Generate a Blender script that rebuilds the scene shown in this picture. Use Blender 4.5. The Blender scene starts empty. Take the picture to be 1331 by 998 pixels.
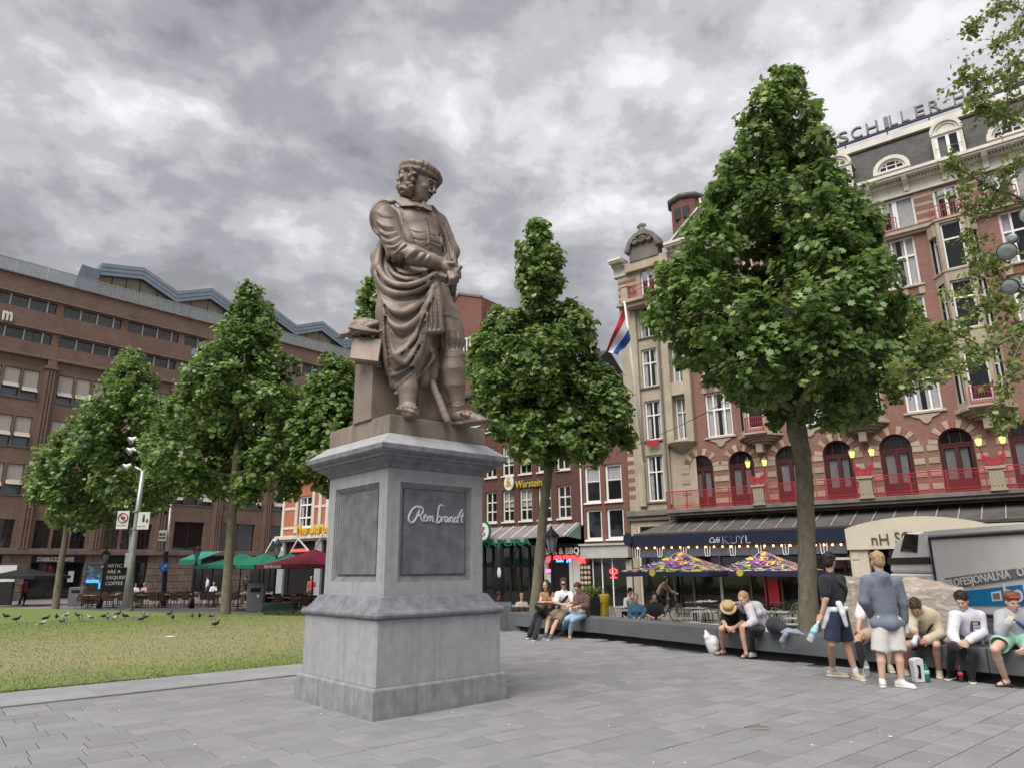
import bpy, bmesh, math, random
import numpy as np
from mathutils import Vector, Matrix, noise as mnoise
random.seed(7); np.random.seed(7)
R = math.radians
scene = bpy.context.scene
COL = scene.collection
# ------------------------------------------------------------------ camera
FPX, PITCH, ROLL, CAMH = 900.0, R(14.87), R(0.6), 1.6
cam_data = bpy.data.cameras.new('camera'); cam = bpy.data.objects.new('camera', cam_data); COL.objects.link(cam)
cam_data.sensor_fit = 'HORIZONTAL'; cam_data.sensor_width = 36.0
cam_data.lens = FPX / 1331.0 * 36.0
cam_data.clip_start = 0.1; cam_data.clip_end = 3000
_fw = np.array([0, math.cos(PITCH), math.sin(PITCH)]); _up0 = np.array([0, -math.sin(PITCH), math.cos(PITCH)]); _rt0 = np.array([1., 0, 0])
_rt = math.cos(ROLL) * _rt0 - math.sin(ROLL) * _up0
_up = math.sin(ROLL) * _rt0 + math.cos(ROLL) * _up0
cam.matrix_world = Matrix(((_rt[0], _up[0], -_fw[0], 0), (_rt[1], _up[1], -_fw[1], 0), (_rt[2], _up[2], -_fw[2], CAMH), (0, 0, 0, 1)))
scene.camera = cam
scene.render.resolution_x = 1024; scene.render.resolution_y = 767
def ray(x, y):
 return _rt * (x - 665.5) / FPX - _up * (y - 499.) / FPX + _fw
def atz(x, y, z=0.0):
 r = ray(x, y); t = (z - CAMH) / r[2]
 return Vector((r[0] * t, r[1] * t, z))
def aty(x, y, Y):
 r = ray(x, y); t = Y / r[1]
 return Vector((r[0] * t, Y, CAMH + r[2] * t))
# ------------------------------------------------------------------ sky, sun, exposure
SUN_EL, SUN_AZ = R(56), R(212)          # azimuth measured clockwise from +Y
world = bpy.data.worlds.new('World'); scene.world = world; world.use_nodes = True
wn = world.node_tree; wn.nodes.clear()
def WN(t, **k):
 n = wn.nodes.new(t)
 for a, b in k.items(): setattr(n, a, b)
 return n
def WL(a, b): wn.links.new(a, b)
def wmath(op, a, b=None, clamp=False):
 n = WN('ShaderNodeMath', operation=op, use_clamp=clamp)
 for i, v in enumerate((a, b)):
  if v is None: continue
  if isinstance(v, (int, float)): n.inputs[i].default_value = v
  else: WL(v, n.inputs[i])
 return n.outputs[0]
w_out = WN('ShaderNodeOutputWorld'); w_bg = WN('ShaderNodeBackground'); w_bg.inputs[1].default_value = 0.112
w_sky = WN('ShaderNodeTexSky', sky_type='NISHITA'); w_sky.sun_disc = False
w_sky.sun_elevation = SUN_EL; w_sky.sun_rotation = SUN_AZ
SKYO = (-3.1, 6.6, 2.5)
w_tc = WN('ShaderNodeTexCoord'); w_sep = WN('ShaderNodeSeparateXYZ'); WL(w_tc.outputs['Generated'], w_sep.inputs[0])
w_zz = wmath('ADD', wmath('MAXIMUM', w_sep.outputs[2], 0.0), 0.30)
w_cx = wmath('DIVIDE', w_sep.outputs[0], w_zz); w_cy = wmath('DIVIDE', w_sep.outputs[1], w_zz)
w_cmb = WN('ShaderNodeCombineXYZ'); WL(w_cx, w_cmb.inputs[0]); WL(w_cy, w_cmb.inputs[1]); w_cmb.inputs[2].default_value = SKYZ = 0.0
def wnoise(scale, detail, rough, dist, off=(0, 0, 0)):
 n = WN('ShaderNodeTexNoise'); n.inputs['Scale'].default_value = scale; n.inputs['Detail'].default_value = detail
 n.inputs['Roughness'].default_value = rough; n.inputs['Distortion'].default_value = dist
 m = WN('ShaderNodeMapping'); m.inputs['Location'].default_value = off
 WL(w_cmb.outputs[0], m.inputs[0]); WL(m.outputs[0], n.inputs['Vector'])
 return n.outputs[0]
w_big = wnoise(1.3, 2.5, 0.5, 0.0, SKYO)
w_mid = wnoise(4.6, 10.0, 0.56, 0.15, (2, 1.4, .6))
w_fine = wnoise(9.0, 6.0, 0.55, 0.2, (9, 3, 1))
w_mix = wmath('ADD', wmath('ADD', wmath('MULTIPLY', w_big, 0.55), wmath('MULTIPLY', w_mid, 0.45)), wmath('MULTIPLY', wmath('SUBTRACT', w_fine, .5), 0.16))
w_ramp = WN('ShaderNodeValToRGB'); WL(w_mix, w_ramp.inputs[0]); w_ramp.color_ramp.interpolation = 'EASE'
el = w_ramp.color_ramp.elements
el[0].position = .395; el[0].color = (2.5, 2.48, 2.58, 1)
el[1].position = .61; el[1].color = (.74, .74, .83, 1)
for p_, c_ in ((.44, (2.0, 1.98, 2.1, 1)), (.485, (1.48, 1.47, 1.59, 1)), (.54, (1.08, 1.075, 1.19, 1))):
 e = el.new(p_); e.color = c_
w_cov = WN('ShaderNodeMapRange'); WL(w_mix, w_cov.inputs[0])
w_cov.inputs[1].default_value = .28; w_cov.inputs[2].default_value = .35; w_cov.inputs[3].default_value = .6; w_cov.inputs[4].default_value = 1.0
w_m = WN('ShaderNodeMix', data_type='RGBA'); WL(w_cov.outputs[0], w_m.inputs[0]); WL(w_sky.outputs[0], w_m.inputs[6]); 
w_hz = WN('ShaderNodeMix', data_type='RGBA'); WL(wmath('MULTIPLY', wmath('SUBTRACT', 1.0, wmath('DIVIDE', wmath('ABSOLUTE', w_sep.outputs[2]), 0.42), True), 0.55), w_hz.inputs[0]); WL(w_ramp.outputs[0], w_hz.inputs[6]); w_hz.inputs[7].default_value = (1.95, 1.93, 2.03, 1); WL(w_hz.outputs[2], w_m.inputs[7])
WL(w_m.outputs[2], w_bg.inputs[0]); WL(w_bg.outputs[0], w_out.inputs[0])
sun_l = bpy.data.lights.new('sun', 'SUN'); sun_l.energy = 1.5; sun_l.angle = R(50); sun_l.color = (1.0, 0.96, 0.90)
sun = bpy.data.objects.new('sun', sun_l); COL.objects.link(sun)
_sd = Vector((math.sin(SUN_AZ) * math.cos(SUN_EL), math.cos(SUN_AZ) * math.cos(SUN_EL), math.sin(SUN_EL)))
sun.rotation_euler = (-_sd).to_track_quat('-Z', 'Y').to_euler(); sun.location = (0, 0, 40)
vs = scene.view_settings; vs.view_transform = 'Standard'; vs.look = 'None'; vs.exposure = 1.75; vs.gamma = 1
scene.cycles.max_bounces = 6; scene.cycles.diffuse_bounces = 3; scene.cycles.glossy_bounces = 2
scene.cycles.transparent_max_bounces = 12; scene.cycles.transmission_bounces = 4; scene.cycles.caustics_reflective = False; scene.cycles.caustics_refractive = False
# ------------------------------------------------------------------ materials
_mats = {}
def nt_math(nt, op, a, b=None, clamp=False):
 n = nt.nodes.new('ShaderNodeMath'); n.operation = op; n.use_clamp = clamp
 for i, v in enumerate((a, b)):
  if v is None: continue
  if isinstance(v, (int, float)): n.inputs[i].default_value = v
  else: nt.links.new(v, n.inputs[i])
 return n.outputs[0]
def nt_mix(nt, fac, a, b, blend='MIX'):
 n = nt.nodes.new('ShaderNodeMix'); n.data_type = 'RGBA'; n.blend_type = blend
 for i, v in ((0, fac), (6, a), (7, b)):
  if isinstance(v, (int, float)): n.inputs[i].default_value = v
  elif isinstance(v, tuple): n.inputs[i].default_value = (v + (1,))[:4]
  else: nt.links.new(v, n.inputs[i])
 return n.outputs[2]
def nt_noise(nt, vec, scale, detail=4, rough=.55, dist=0.):
 n = nt.nodes.new('ShaderNodeTexNoise'); n.inputs['Scale'].default_value = scale; n.inputs['Detail'].default_value = detail
 n.inputs['Roughness'].default_value = rough; n.inputs['Distortion'].default_value = dist
 if vec is not None: nt.links.new(vec, n.inputs['Vector'])
 return n.outputs[0]
def nt_map(nt, vec, sc=(1, 1, 1), loc=(0, 0, 0), rot=(0, 0, 0)):
 n = nt.nodes.new('ShaderNodeMapping'); n.inputs['Scale'].default_value = sc; n.inputs['Location'].default_value = loc; n.inputs['Rotation'].default_value = rot
 nt.links.new(vec, n.inputs[0]); return n.outputs[0]
def nt_range(nt, v, a, b, c=0., d=1.):
 n = nt.nodes.new('ShaderNodeMapRange'); nt.links.new(v, n.inputs[0])
 for i, k in enumerate((a, b, c, d)): n.inputs[i + 1].default_value = k
 return n.outputs[0]
def new_mat(name):
 m = bpy.data.materials.new(name); m.use_nodes = True; nt = m.node_tree
 return m, nt, nt.nodes['Principled BSDF']
def MAT(name, base, rough=.8, var=.12, scale=6., bump=.15, metal=0., spec=.3, tint=None, streak=0., fine=0., bdist=.01, rnd=0., coord='Object', alpha=1., emit=None, est=0., sheen=0., subs=0.):
 if name in _mats: return _mats[name]
 m, nt, b = new_mat(name)
 tc = nt.nodes.new('ShaderNodeTexCoord'); vec = tc.outputs[coord]
 n1 = nt_noise(nt, vec, scale, 6, .6)
 lo = tuple(c * (1 - var) for c in base); hi = tuple(min(1, c * (1 + var)) for c in base)
 if tint: hi = tint
 col = nt_mix(nt, nt_range(nt, n1, .32, .68), lo, hi)
 if streak:
  s = nt_noise(nt, nt_map(nt, vec, (scale * 1.6, scale * 1.6, .35)), 1.0, 5, .6)
  col = nt_mix(nt, nt_range(nt, s, .45, .75, 0, streak), col, tuple(c * .45 for c in base))
 if rnd:
  oi = nt.nodes.new('ShaderNodeObjectInfo')
  hv = nt.nodes.new('ShaderNodeHueSaturation'); nt.links.new(col, hv.inputs['Color'])
  nt.links.new(nt_range(nt, oi.outputs['Random'], 0, 1, 1 - rnd, 1 + rnd), hv.inputs['Value']); col = hv.outputs[0]
 nt.links.new(col, b.inputs['Base Color'])
 b.inputs['Roughness'].default_value = rough; b.inputs['Metallic'].default_value = metal
 b.inputs['Specular IOR Level'].default_value = spec; b.inputs['Alpha'].default_value = alpha
 if sheen: b.inputs['Sheen Weight'].default_value = sheen
 if subs: b.inputs['Subsurface Weight'].default_value = subs; b.inputs['Subsurface Radius'].default_value = (.02, .008, .004)
 if emit:
  b.inputs['Emission Color'].default_value = emit + (1,); b.inputs['Emission Strength'].default_value = est
 if bump:
  h = nt_noise(nt, vec, scale * (fine or 8.), 5, .65)
  bn = nt.nodes.new('ShaderNodeBump'); bn.inputs['Strength'].default_value = bump; bn.inputs['Distance'].default_value = bdist
  nt.links.new(h, bn.inputs['Height']); nt.links.new(bn.outputs[0], b.inputs['Normal'])
 _mats[name] = m; return m
def BRICK(name, c1, c2, mortar, bw=.21, bh=.065, mort=.008, dirt=.35, stripes=None, bump=.5):
 """brickwork in local x/z (and y/z) coordinates of a facade"""
 if name in _mats: return _mats[name]
 m, nt, b = new_mat(name)
 tc = nt.nodes.new('ShaderNodeTexCoord'); sp = nt.nodes.new('ShaderNodeSeparateXYZ'); nt.links.new(tc.outputs['Object'], sp.inputs[0])
 u = nt_math(nt, 'ADD', sp.outputs[0], sp.outputs[1]); cb = nt.nodes.new('ShaderNodeCombineXYZ')
 nt.links.new(u, cb.inputs[0]); nt.links.new(sp.outputs[2], cb.inputs[1])
 bt = nt.nodes.new('ShaderNodeTexBrick'); nt.links.new(cb.outputs[0], bt.inputs['Vector'])
 bt.inputs['Scale'].default_value = 1.; bt.inputs['Brick Width'].default_value = bw; bt.inputs['Row Height'].default_value = bh
 bt.inputs['Mortar Size'].default_value = mort; bt.inputs['Mortar Smooth'].default_value = .3; bt.inputs['Bias'].default_value = 0.
 bt.inputs['Color1'].default_value = c1 + (1,); bt.inputs['Color2'].default_value = c2 + (1,); bt.inputs['Mortar'].default_value = mortar + (1,)
 n1 = nt_noise(nt, tc.outputs['Object'], .5, 6, .65)
 col = nt_mix(nt, nt_range(nt, n1, .4, .75, 0, dirt), bt.outputs['Color'], tuple(c * .45 for c in c1))
 n2 = nt_noise(nt, nt_map(nt, tc.outputs['Object'], (2.2, 2.2, .25)), 1., 4, .6)
 col = nt_mix(nt, nt_range(nt, n2, .5, .8, 0, dirt), col, tuple(c * .6 for c in c2))
 n3 = nt_noise(nt, nt_map(nt, cb.outputs[0], (5., 16., 1)), 1., 2, .5)
 col = nt_mix(nt, nt_range(nt, n3, .3, .7, 0, .35), col, tuple(min(1, c * 1.5) for c in c2))
 nt.links.new(col, b.inputs['Base Color']); b.inputs['Roughness'].default_value = .9; b.inputs['Specular IOR Level'].default_value = .2
 bn = nt.nodes.new('ShaderNodeBump'); bn.inputs['Strength'].default_value = bump; bn.inputs['Distance'].default_value = .01; bn.invert = True
 nt.links.new(bt.outputs['Fac'], bn.inputs['Height']); nt.links.new(bn.outputs[0], b.inputs['Normal'])
 _mats[name] = m; return m
def GLASS(name='window glass', base=(.03, .035, .04), alpha=.55, rough=.06):
 if name in _mats: return _mats[name]
 m, nt, b = new_mat(name)
 b.inputs['Base Color'].default_value = base + (1,); b.inputs['Roughness'].default_value = rough
 b.inputs['Specular IOR Level'].default_value = .9; b.inputs['Alpha'].default_value = alpha
 tc = nt.nodes.new('ShaderNodeTexCoord'); h = nt_noise(nt, tc.outputs['Object'], 1.2, 2)
 bn = nt.nodes.new('ShaderNodeBump'); bn.inputs['Strength'].default_value = .08; bn.inputs['Distance'].default_value = .05
 nt.links.new(h, bn.inputs['Height']); nt.links.new(bn.outputs[0], b.inputs['Normal'])
 _mats[name] = m; return m
# ------------------------------------------------------------------ object helpers
def tag(o, label=None, cat=None, group=None, kind=None):
 if label: o['label'] = label
 if cat: o['category'] = cat
 if group: o['group'] = group
 if kind: o['kind'] = kind
 return o
def empty(name, loc=(0, 0, 0), rz=0., label=None, cat=None, group=None, parent=None):
 o = bpy.data.objects.new(name, None); COL.objects.link(o); o.location = loc; o.rotation_euler = (0, 0, rz)
 o.empty_display_size = .2
 if parent is not None: o.parent = parent
 return tag(o, label, cat, group)
def link_mesh(name, me, mats, parent=None, loc=None, rz=None, smooth=False):
 o = bpy.data.objects.new(name, me); COL.objects.link(o)
 if mats is not None and not me.materials:
  for m in (mats if isinstance(mats, (list, tuple)) else [mats]): me.materials.append(m)
 if parent is not None: o.parent = parent
 if loc is not None: o.location = loc
 if rz is not None: o.rotation_euler = (0, 0, rz)
 if smooth: me.polygons.foreach_set('use_smooth', [True] * len(me.polygons))
 return o
def kids(o): return [c for c in o.children]
def dup(o, parent=None, loc=None, rz=None, label=None, group=None, scale=None):
 c = o.copy(); COL.objects.link(c); c.parent = parent
 if loc is not None: c.location = loc
 if rz is not None: c.rotation_euler = (0, 0, rz)
 if scale is not None: c.scale = (scale,) * 3 if isinstance(scale, (int, float)) else scale
 if label: c['label'] = label
 if group: c['group'] = group
 for ch in kids(o): dup(ch, c)
 return c
class MB:
 def __init__(s): s.v = []; s.f = []; s.mi = []; s.m = 0
 def face(s, pts):
  n = len(s.v); s.v += [tuple(p) for p in pts]; s.f.append(tuple(range(n, n + len(pts)))); s.mi.append(s.m)
 def add(s, vs, fs):
  n = len(s.v); s.v += [tuple(p) for p in vs]
  for f in fs: s.f.append(tuple(i + n for i in f)); s.mi.append(s.m)
 def box(s, x0, x1, y0, y1, z0, z1):
  if x0 > x1: x0, x1 = x1, x0
  if y0 > y1: y0, y1 = y1, y0
  if z0 > z1: z0, z1 = z1, z0
  v = [(x0, y0, z0), (x1, y0, z0), (x1, y1, z0), (x0, y1, z0), (x0, y0, z1), (x1, y0, z1), (x1, y1, z1), (x0, y1, z1)]
  s.add(v, [(0, 3, 2, 1), (4, 5, 6, 7), (0, 1, 5, 4), (1, 2, 6, 5), (2, 3, 7, 6), (3, 0, 4, 7)]); return s
 def bar(s, a, b, w, d=None, up=(0, 0, 1)):
  """rectangular bar from a to b"""
  d = d or w; a = Vector(a); b = Vector(b); t = (b - a).normalized(); u = Vector(up)
  if abs(t.dot(u)) > .95: u = Vector((0, 1, 0))
  r = t.cross(u).normalized(); u = r.cross(t)
  v = []
  for p in (a, b):
   for i, j in ((-1, -1), (1, -1), (1, 1), (-1, 1)): v.append(p + r * (i * w / 2) + u * (j * d / 2))
  s.add(v, [(0, 3, 2, 1), (4, 5, 6, 7), (0, 1, 5, 4), (1, 2, 6, 5), (2, 3, 7, 6), (3, 0, 4, 7)]); return s
 def tube(s, pts, rad, n=8, caps=True):
  pts = [Vector(p) for p in pts]
  if isinstance(rad, (int, float)): rad = [rad] * len(pts)
  rings = []; pr = None
  for i, p in enumerate(pts):
   t = (pts[min(i + 1, len(pts) - 1)] - pts[max(i - 1, 0)]).normalized()
   if pr is None:
    u = Vector((0, 0, 1)) if abs(t.z) < .9 else Vector((1, 0, 0)); r = t.cross(u).normalized()
   else:
    r = (pr - t * pr.dot(t)).normalized()
   pr = r; u = r.cross(t)
   rings.append([p + (r * math.cos(2 * math.pi * k / n) + u * math.sin(2 * math.pi * k / n)) * rad[i] for k in range(n)])
  v = [q for rg in rings for q in rg]; f = []
  for i in range(len(pts) - 1):
   for k in range(n):
    k2 = (k + 1) % n; f.append((i * n + k, i * n + k2, (i + 1) * n + k2, (i + 1) * n + k))
  if caps: f.append(tuple(range(n))[::-1]); f.append(tuple(range((len(pts) - 1) * n, len(pts) * n)))
  s.add(v, f); return s
 def lathe(s, prof, n=16, c=(0, 0, 0), sq=None):
  """profile [(r,z)] around z; sq: square section"""
  v = []; f = []
  for r, z in prof:
   for k in range(n):
    a = 2 * math.pi * (k + (.5 if n == 4 else 0)) / n; rr = r * (math.sqrt(2) if n == 4 else 1)
    v.append((c[0] + rr * math.cos(a), c[1] + rr * math.sin(a), c[2] + z))
  for i in range(len(prof) - 1):
   for k in range(n):
    k2 = (k + 1) % n; f.append((i * n + k, i * n + k2, (i + 1) * n + k2, (i + 1) * n + k))
  f.append(tuple(range(n))[::-1]); f.append(tuple(range((len(prof) - 1) * n, len(prof) * n)))
  s.add(v, f); return s
 def sphere(s, c, r, n=10, m=7, sc=(1, 1, 1)):
  v = []; f = []
  for i in range(m + 1):
   th = math.pi * i / m
   for k in range(n):
    a = 2 * math.pi * k / n
    v.append((c[0] + r * sc[0] * math.sin(th) * math.cos(a), c[1] + r * sc[1] * math.sin(th) * math.sin(a), c[2] + r * sc[2] * math.cos(th)))
  for i in range(m):
   for k in range(n):
    k2 = (k + 1) % n; f.append((i * n + k, (i + 1) * n + k, (i + 1) * n + k2, i * n + k2))
  s.add(v, f); return s
 def prism(s, pts, axis, a, b):
  """extrude 2-D outline: axis 'y': pts (x,z) from y=a to b; 'x': pts (y,z); 'z': pts (x,y)"""
  P = {'y': lambda p, t: (p[0], t, p[1]), 'x': lambda p, t: (t, p[0], p[1]), 'z': lambda p, t: (p[0], p[1], t)}[axis]
  n = len(pts); v = [P(p, a) for p in pts] + [P(p, b) for p in pts]
  f = [tuple(range(n)), tuple(range(n, 2 * n))[::-1]] + [(i, i + n, (i + 1) % n + n, (i + 1) % n) for i in range(n)]
  s.add(v, f); return s
 def mesh(s, name, smooth=False, bevel=0.):
  me = bpy.data.meshes.new(name); me.from_pydata(s.v, [], s.f); me.polygons.foreach_set('material_index', s.mi)
  bm = bmesh.new(); bm.from_mesh(me); bmesh.ops.remove_doubles(bm, verts=bm.verts, dist=1e-5)
  if bevel: bmesh.ops.bevel(bm, geom=[e for e in bm.edges if len(e.link_faces) == 2 and e.calc_face_angle(0) > .5], offset=bevel, segments=1, affect='EDGES', clamp_overlap=True)
  bmesh.ops.recalc_face_normals(bm, faces=bm.faces); bm.to_mesh(me); bm.free()
  if smooth:
   me.polygons.foreach_set('use_smooth', [True] * len(me.polygons))
  me.update(); return me
 def build(s, name, mat, parent=None, loc=None, rz=None, smooth=False, bevel=0.):
  o = link_mesh(name, s.mesh(name, smooth, bevel), mat, parent, loc, rz)
  return o
def smooth_by_angle(o, ang=.7):
 me = o.data; bm = bmesh.new(); bm.from_mesh(me)
 for e in bm.edges: e.smooth = not (len(e.link_faces) == 2 and e.calc_face_angle(0) > ang)
 for f in bm.faces: f.smooth = True
 bm.to_mesh(me); bm.free(); return o
def text(name, body, size, mat, parent=None, loc=(0, 0, 0), rot=(math.pi / 2, 0, 0), depth=.01, shear=0., width=None, bold=0., space=1., align='LEFT', fillback=True, sx=None):
 cu = bpy.data.curves.new(name, 'FONT'); cu.body = body; cu.size = size; cu.extrude = depth; cu.shear = shear; cu.offset = bold
 cu.space_character = space; cu.align_x = align; cu.resolution_u = 3
 o = bpy.data.objects.new(name, cu); COL.objects.link(o)
 bpy.context.view_layer.update()
 dg = bpy.context.evaluated_depsgraph_get(); me = bpy.data.meshes.new_from_object(o.evaluated_get(dg))
 bpy.data.objects.remove(o); bpy.data.curves.remove(cu)
 w = max((v.co.x for v in me.vertices), default=1) - min((v.co.x for v in me.vertices), default=0)
 ob = link_mesh(name, me, mat, parent, loc); ob.rotation_euler = rot
 if width: ob.scale = (width / w, 1, 1)
 if not me.materials: me.materials.append(mat)
 return ob
# ------------------------------------------------------------------ signed distance modelling -> one continuous mesh
try:
 import openvdb as vdb
except Exception:
 vdb = None
class SDF:
 """numpy distance field on a grid; primitives are blended only inside their own neighbourhood"""
 def __init__(s, lo, hi, h):
  s.lo = np.array(lo, float); s.h = h; s.n = np.maximum(4, np.ceil((np.array(hi) - s.lo) / h).astype(int) + 1)
  s.d = np.full(s.n, 1.0, np.float32)
 def reg(s, lo, hi, pad):
  a = np.maximum(0, np.floor((np.array(lo) - pad - s.lo) / s.h).astype(int)); b = np.minimum(s.n, np.ceil((np.array(hi) + pad - s.lo) / s.h).astype(int) + 1)
  if (b <= a).any(): return None, None
  g = [(s.lo[i] + s.h * np.arange(a[i], b[i])).astype(np.float32) for i in range(3)]
  X, Y, Z = np.meshgrid(*g, indexing='ij', sparse=True)
  return tuple(slice(a[i], b[i]) for i in range(3)), (X, Y, Z)
 def blend(s, sl, d, k, mode='add'):
  o = s.d[sl]
  if mode == 'sub': d = -d
  if mode == 'add':
   if k > 0:
    h = np.clip(.5 + .5 * (o - d) / k, 0, 1); s.d[sl] = o * (1 - h) + d * h - k * h * (1 - h)
   else: s.d[sl] = np.minimum(o, d)
  else:
   if k > 0:
    h = np.clip(.5 - .5 * (o - d) / k, 0, 1); s.d[sl] = o * (1 - h) + d * h + k * h * (1 - h)
   else: s.d[sl] = np.maximum(o, d)
 def cone(s, a, b, ra, rb, k=.02, mode='add', fn=None, flat=None):
  """tapered capsule. flat=(axis vector, factor): squash the section along an axis. fn(P, t, d) may displace"""
  a = np.array(a, float); b = np.array(b, float); r = max(ra, rb); pad = r * (1.0 if flat is None else 1.0) + k + 3 * s.h
  sl, P = s.reg(np.minimum(a, b), np.maximum(a, b), pad)
  if sl is None: return s
  ab = b - a; L2 = max(1e-9, float(ab @ ab))
  q = [P[i] - a[i] for i in range(3)]
  t = np.clip((q[0] * ab[0] + q[1] * ab[1] + q[2] * ab[2]) / L2, 0, 1)
  e = [q[i] - ab[i] * t for i in range(3)]
  if flat is not None:
   ax = np.array(flat[0], float); ax /= np.linalg.norm(ax); m = e[0] * ax[0] + e[1] * ax[1] + e[2] * ax[2]
   e = [e[i] + ax[i] * m * (1 / flat[1] - 1) for i in range(3)]
  d = np.sqrt(e[0] ** 2 + e[1] ** 2 + e[2] ** 2) - (ra + (rb - ra) * t)
  if flat is not None: d = d * min(1, flat[1] * 1.15)
  if fn is not None: d = fn(P, t, d)
  s.blend(sl, d, k, mode); return s
 def chain(s, pts, rad, k=.02, mode='add', fn=None, flat=None):
  for i in range(len(pts) - 1): s.cone(pts[i], pts[i + 1], rad[i], rad[i + 1], k, mode, fn, flat)
  return s
 def ell(s, c, r, k=.02, mode='add', M=None, fn=None):
  """ellipsoid; M 3x3 rows = local axes"""
  c = np.array(c, float); r = np.array(r, float); R_ = r.max()
  sl, P = s.reg(c - R_, c + R_, k + 3 * s.h)
  if sl is None: return s
  q = [P[i] - c[i] for i in range(3)]
  if M is not None:
   M = np.array(M, float); q = [M[i][0] * q[0] + M[i][1] * q[1] + M[i][2] * q[2] for i in range(3)]
  k0 = np.sqrt((q[0] / r[0]) ** 2 + (q[1] / r[1]) ** 2 + (q[2] / r[2]) ** 2)
  k1 = np.sqrt((q[0] / r[0] ** 2) ** 2 + (q[1] / r[1] ** 2) ** 2 + (q[2] / r[2] ** 2) ** 2)
  d = k0 * (k0 - 1) / np.maximum(k1, 1e-6)
  if fn is not None: d = fn(P, q, d)
  s.blend(sl, d, k, mode); return s
 def box(s, c, r, rd=.01, k=.0, mode='add', M=None, fn=None):
  c = np.array(c, float); r = np.array(r, float); R_ = np.linalg.norm(r)
  sl, P = s.reg(c - R_, c + R_, k + 3 * s.h)
  if sl is None: return s
  q = [P[i] - c[i] for i in range(3)]
  if M is not None:
   M = np.array(M, float); q = [M[i][0] * q[0] + M[i][1] * q[1] + M[i][2] * q[2] for i in range(3)]
  e = [np.abs(q[i]) - (r[i] - rd) for i in range(3)]
  d = np.sqrt(sum(np.maximum(x, 0) ** 2 for x in e)) + np.minimum(np.maximum(np.maximum(e[0], e[1]), e[2]), 0) - rd
  if fn is not None: d = fn(P, q, d)
  s.blend(sl, d, k, mode); return s
 def tri_strip(s, A, B, th, k=.02, mode='add', steps=None, fn=None):
  """a sheet between polylines A and B (same count), thickness th: laid as many flat-ish capsules"""
  A = [np.array(p, float) for p in A]; B = [np.array(p, float) for p in B]
  for i in range(len(A) - 1):
   L = max(np.linalg.norm(A[i + 1] - A[i]), np.linalg.norm(B[i + 1] - B[i])); m = steps or max(1, int(L / (th * .9)))
   for j in range(m + (i == len(A) - 2)):
    f = j / m; s.cone(A[i] * (1 - f) + A[i + 1] * f, B[i] * (1 - f) + B[i + 1] * f, th, th, k, mode, fn)
  return s
 def noise(s, amp, scale, seed=0, detail=2):
  """gentle lumps"""
  rs = np.random.RandomState(seed); out = np.zeros(s.n, np.float32)
  X, Y, Z = [(s.lo[i] + s.h * np.arange(s.n[i])).astype(np.float32) for i in range(3)]
  for o in range(detail):
   for _ in range(3):
    w = rs.normal(size=3) ; w = w / np.linalg.norm(w) * scale * (1.7 ** o); ph = rs.rand(3) * 6.28
    out += (np.sin(X * w[0] + ph[0])[:, None, None] * np.sin(Y * w[1] + ph[1])[None, :, None] + np.sin(Z * w[2] + ph[2])[None, None, :] * .6).astype(np.float32) * (amp / 3 / (1.6 ** o))
  s.d += out; return s
 def mesh(s, name, adapt=0.0, smooth=True):
  h = s.h; d = s.d
  for ax in range(3):      # close the box sides
   idx = [slice(None)] * 3
   for e in (0, -1): idx[ax] = e; d[tuple(idx)] = np.maximum(d[tuple(idx)], h)
  d = np.clip(d, -3 * h, 3 * h).astype(np.float32)
  if vdb is not None:
   g = vdb.FloatGrid(3 * h); g.copyFromArray(d, tolerance=0.0)
   P, T, Q = g.convertToPolygons(isovalue=0.0, adaptivity=adapt)
   P = P * h + s.lo
   me = bpy.data.meshes.new(name)
   nt_, nq = len(T), len(Q)
   me.vertices.add(len(P)); me.vertices.foreach_set('co', P.astype(np.float32).ravel())
   lv = np.concatenate([T[:, ::-1].ravel(), Q[:, ::-1].ravel()]).astype(np.int32)
   me.loops.add(len(lv)); me.loops.foreach_set('vertex_index', lv)
   me.polygons.add(nt_ + nq)
   st = np.concatenate([np.arange(nt_) * 3, nt_ * 3 + np.arange(nq) * 4]).astype(np.int32)
   me.polygons.foreach_set('loop_start', st); me.update(calc_edges=True); me.validate()
  else:
   raise RuntimeError('no vdb')
  if smooth: me.polygons.foreach_set('use_smooth', [True] * len(me.polygons))
  return me
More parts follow.
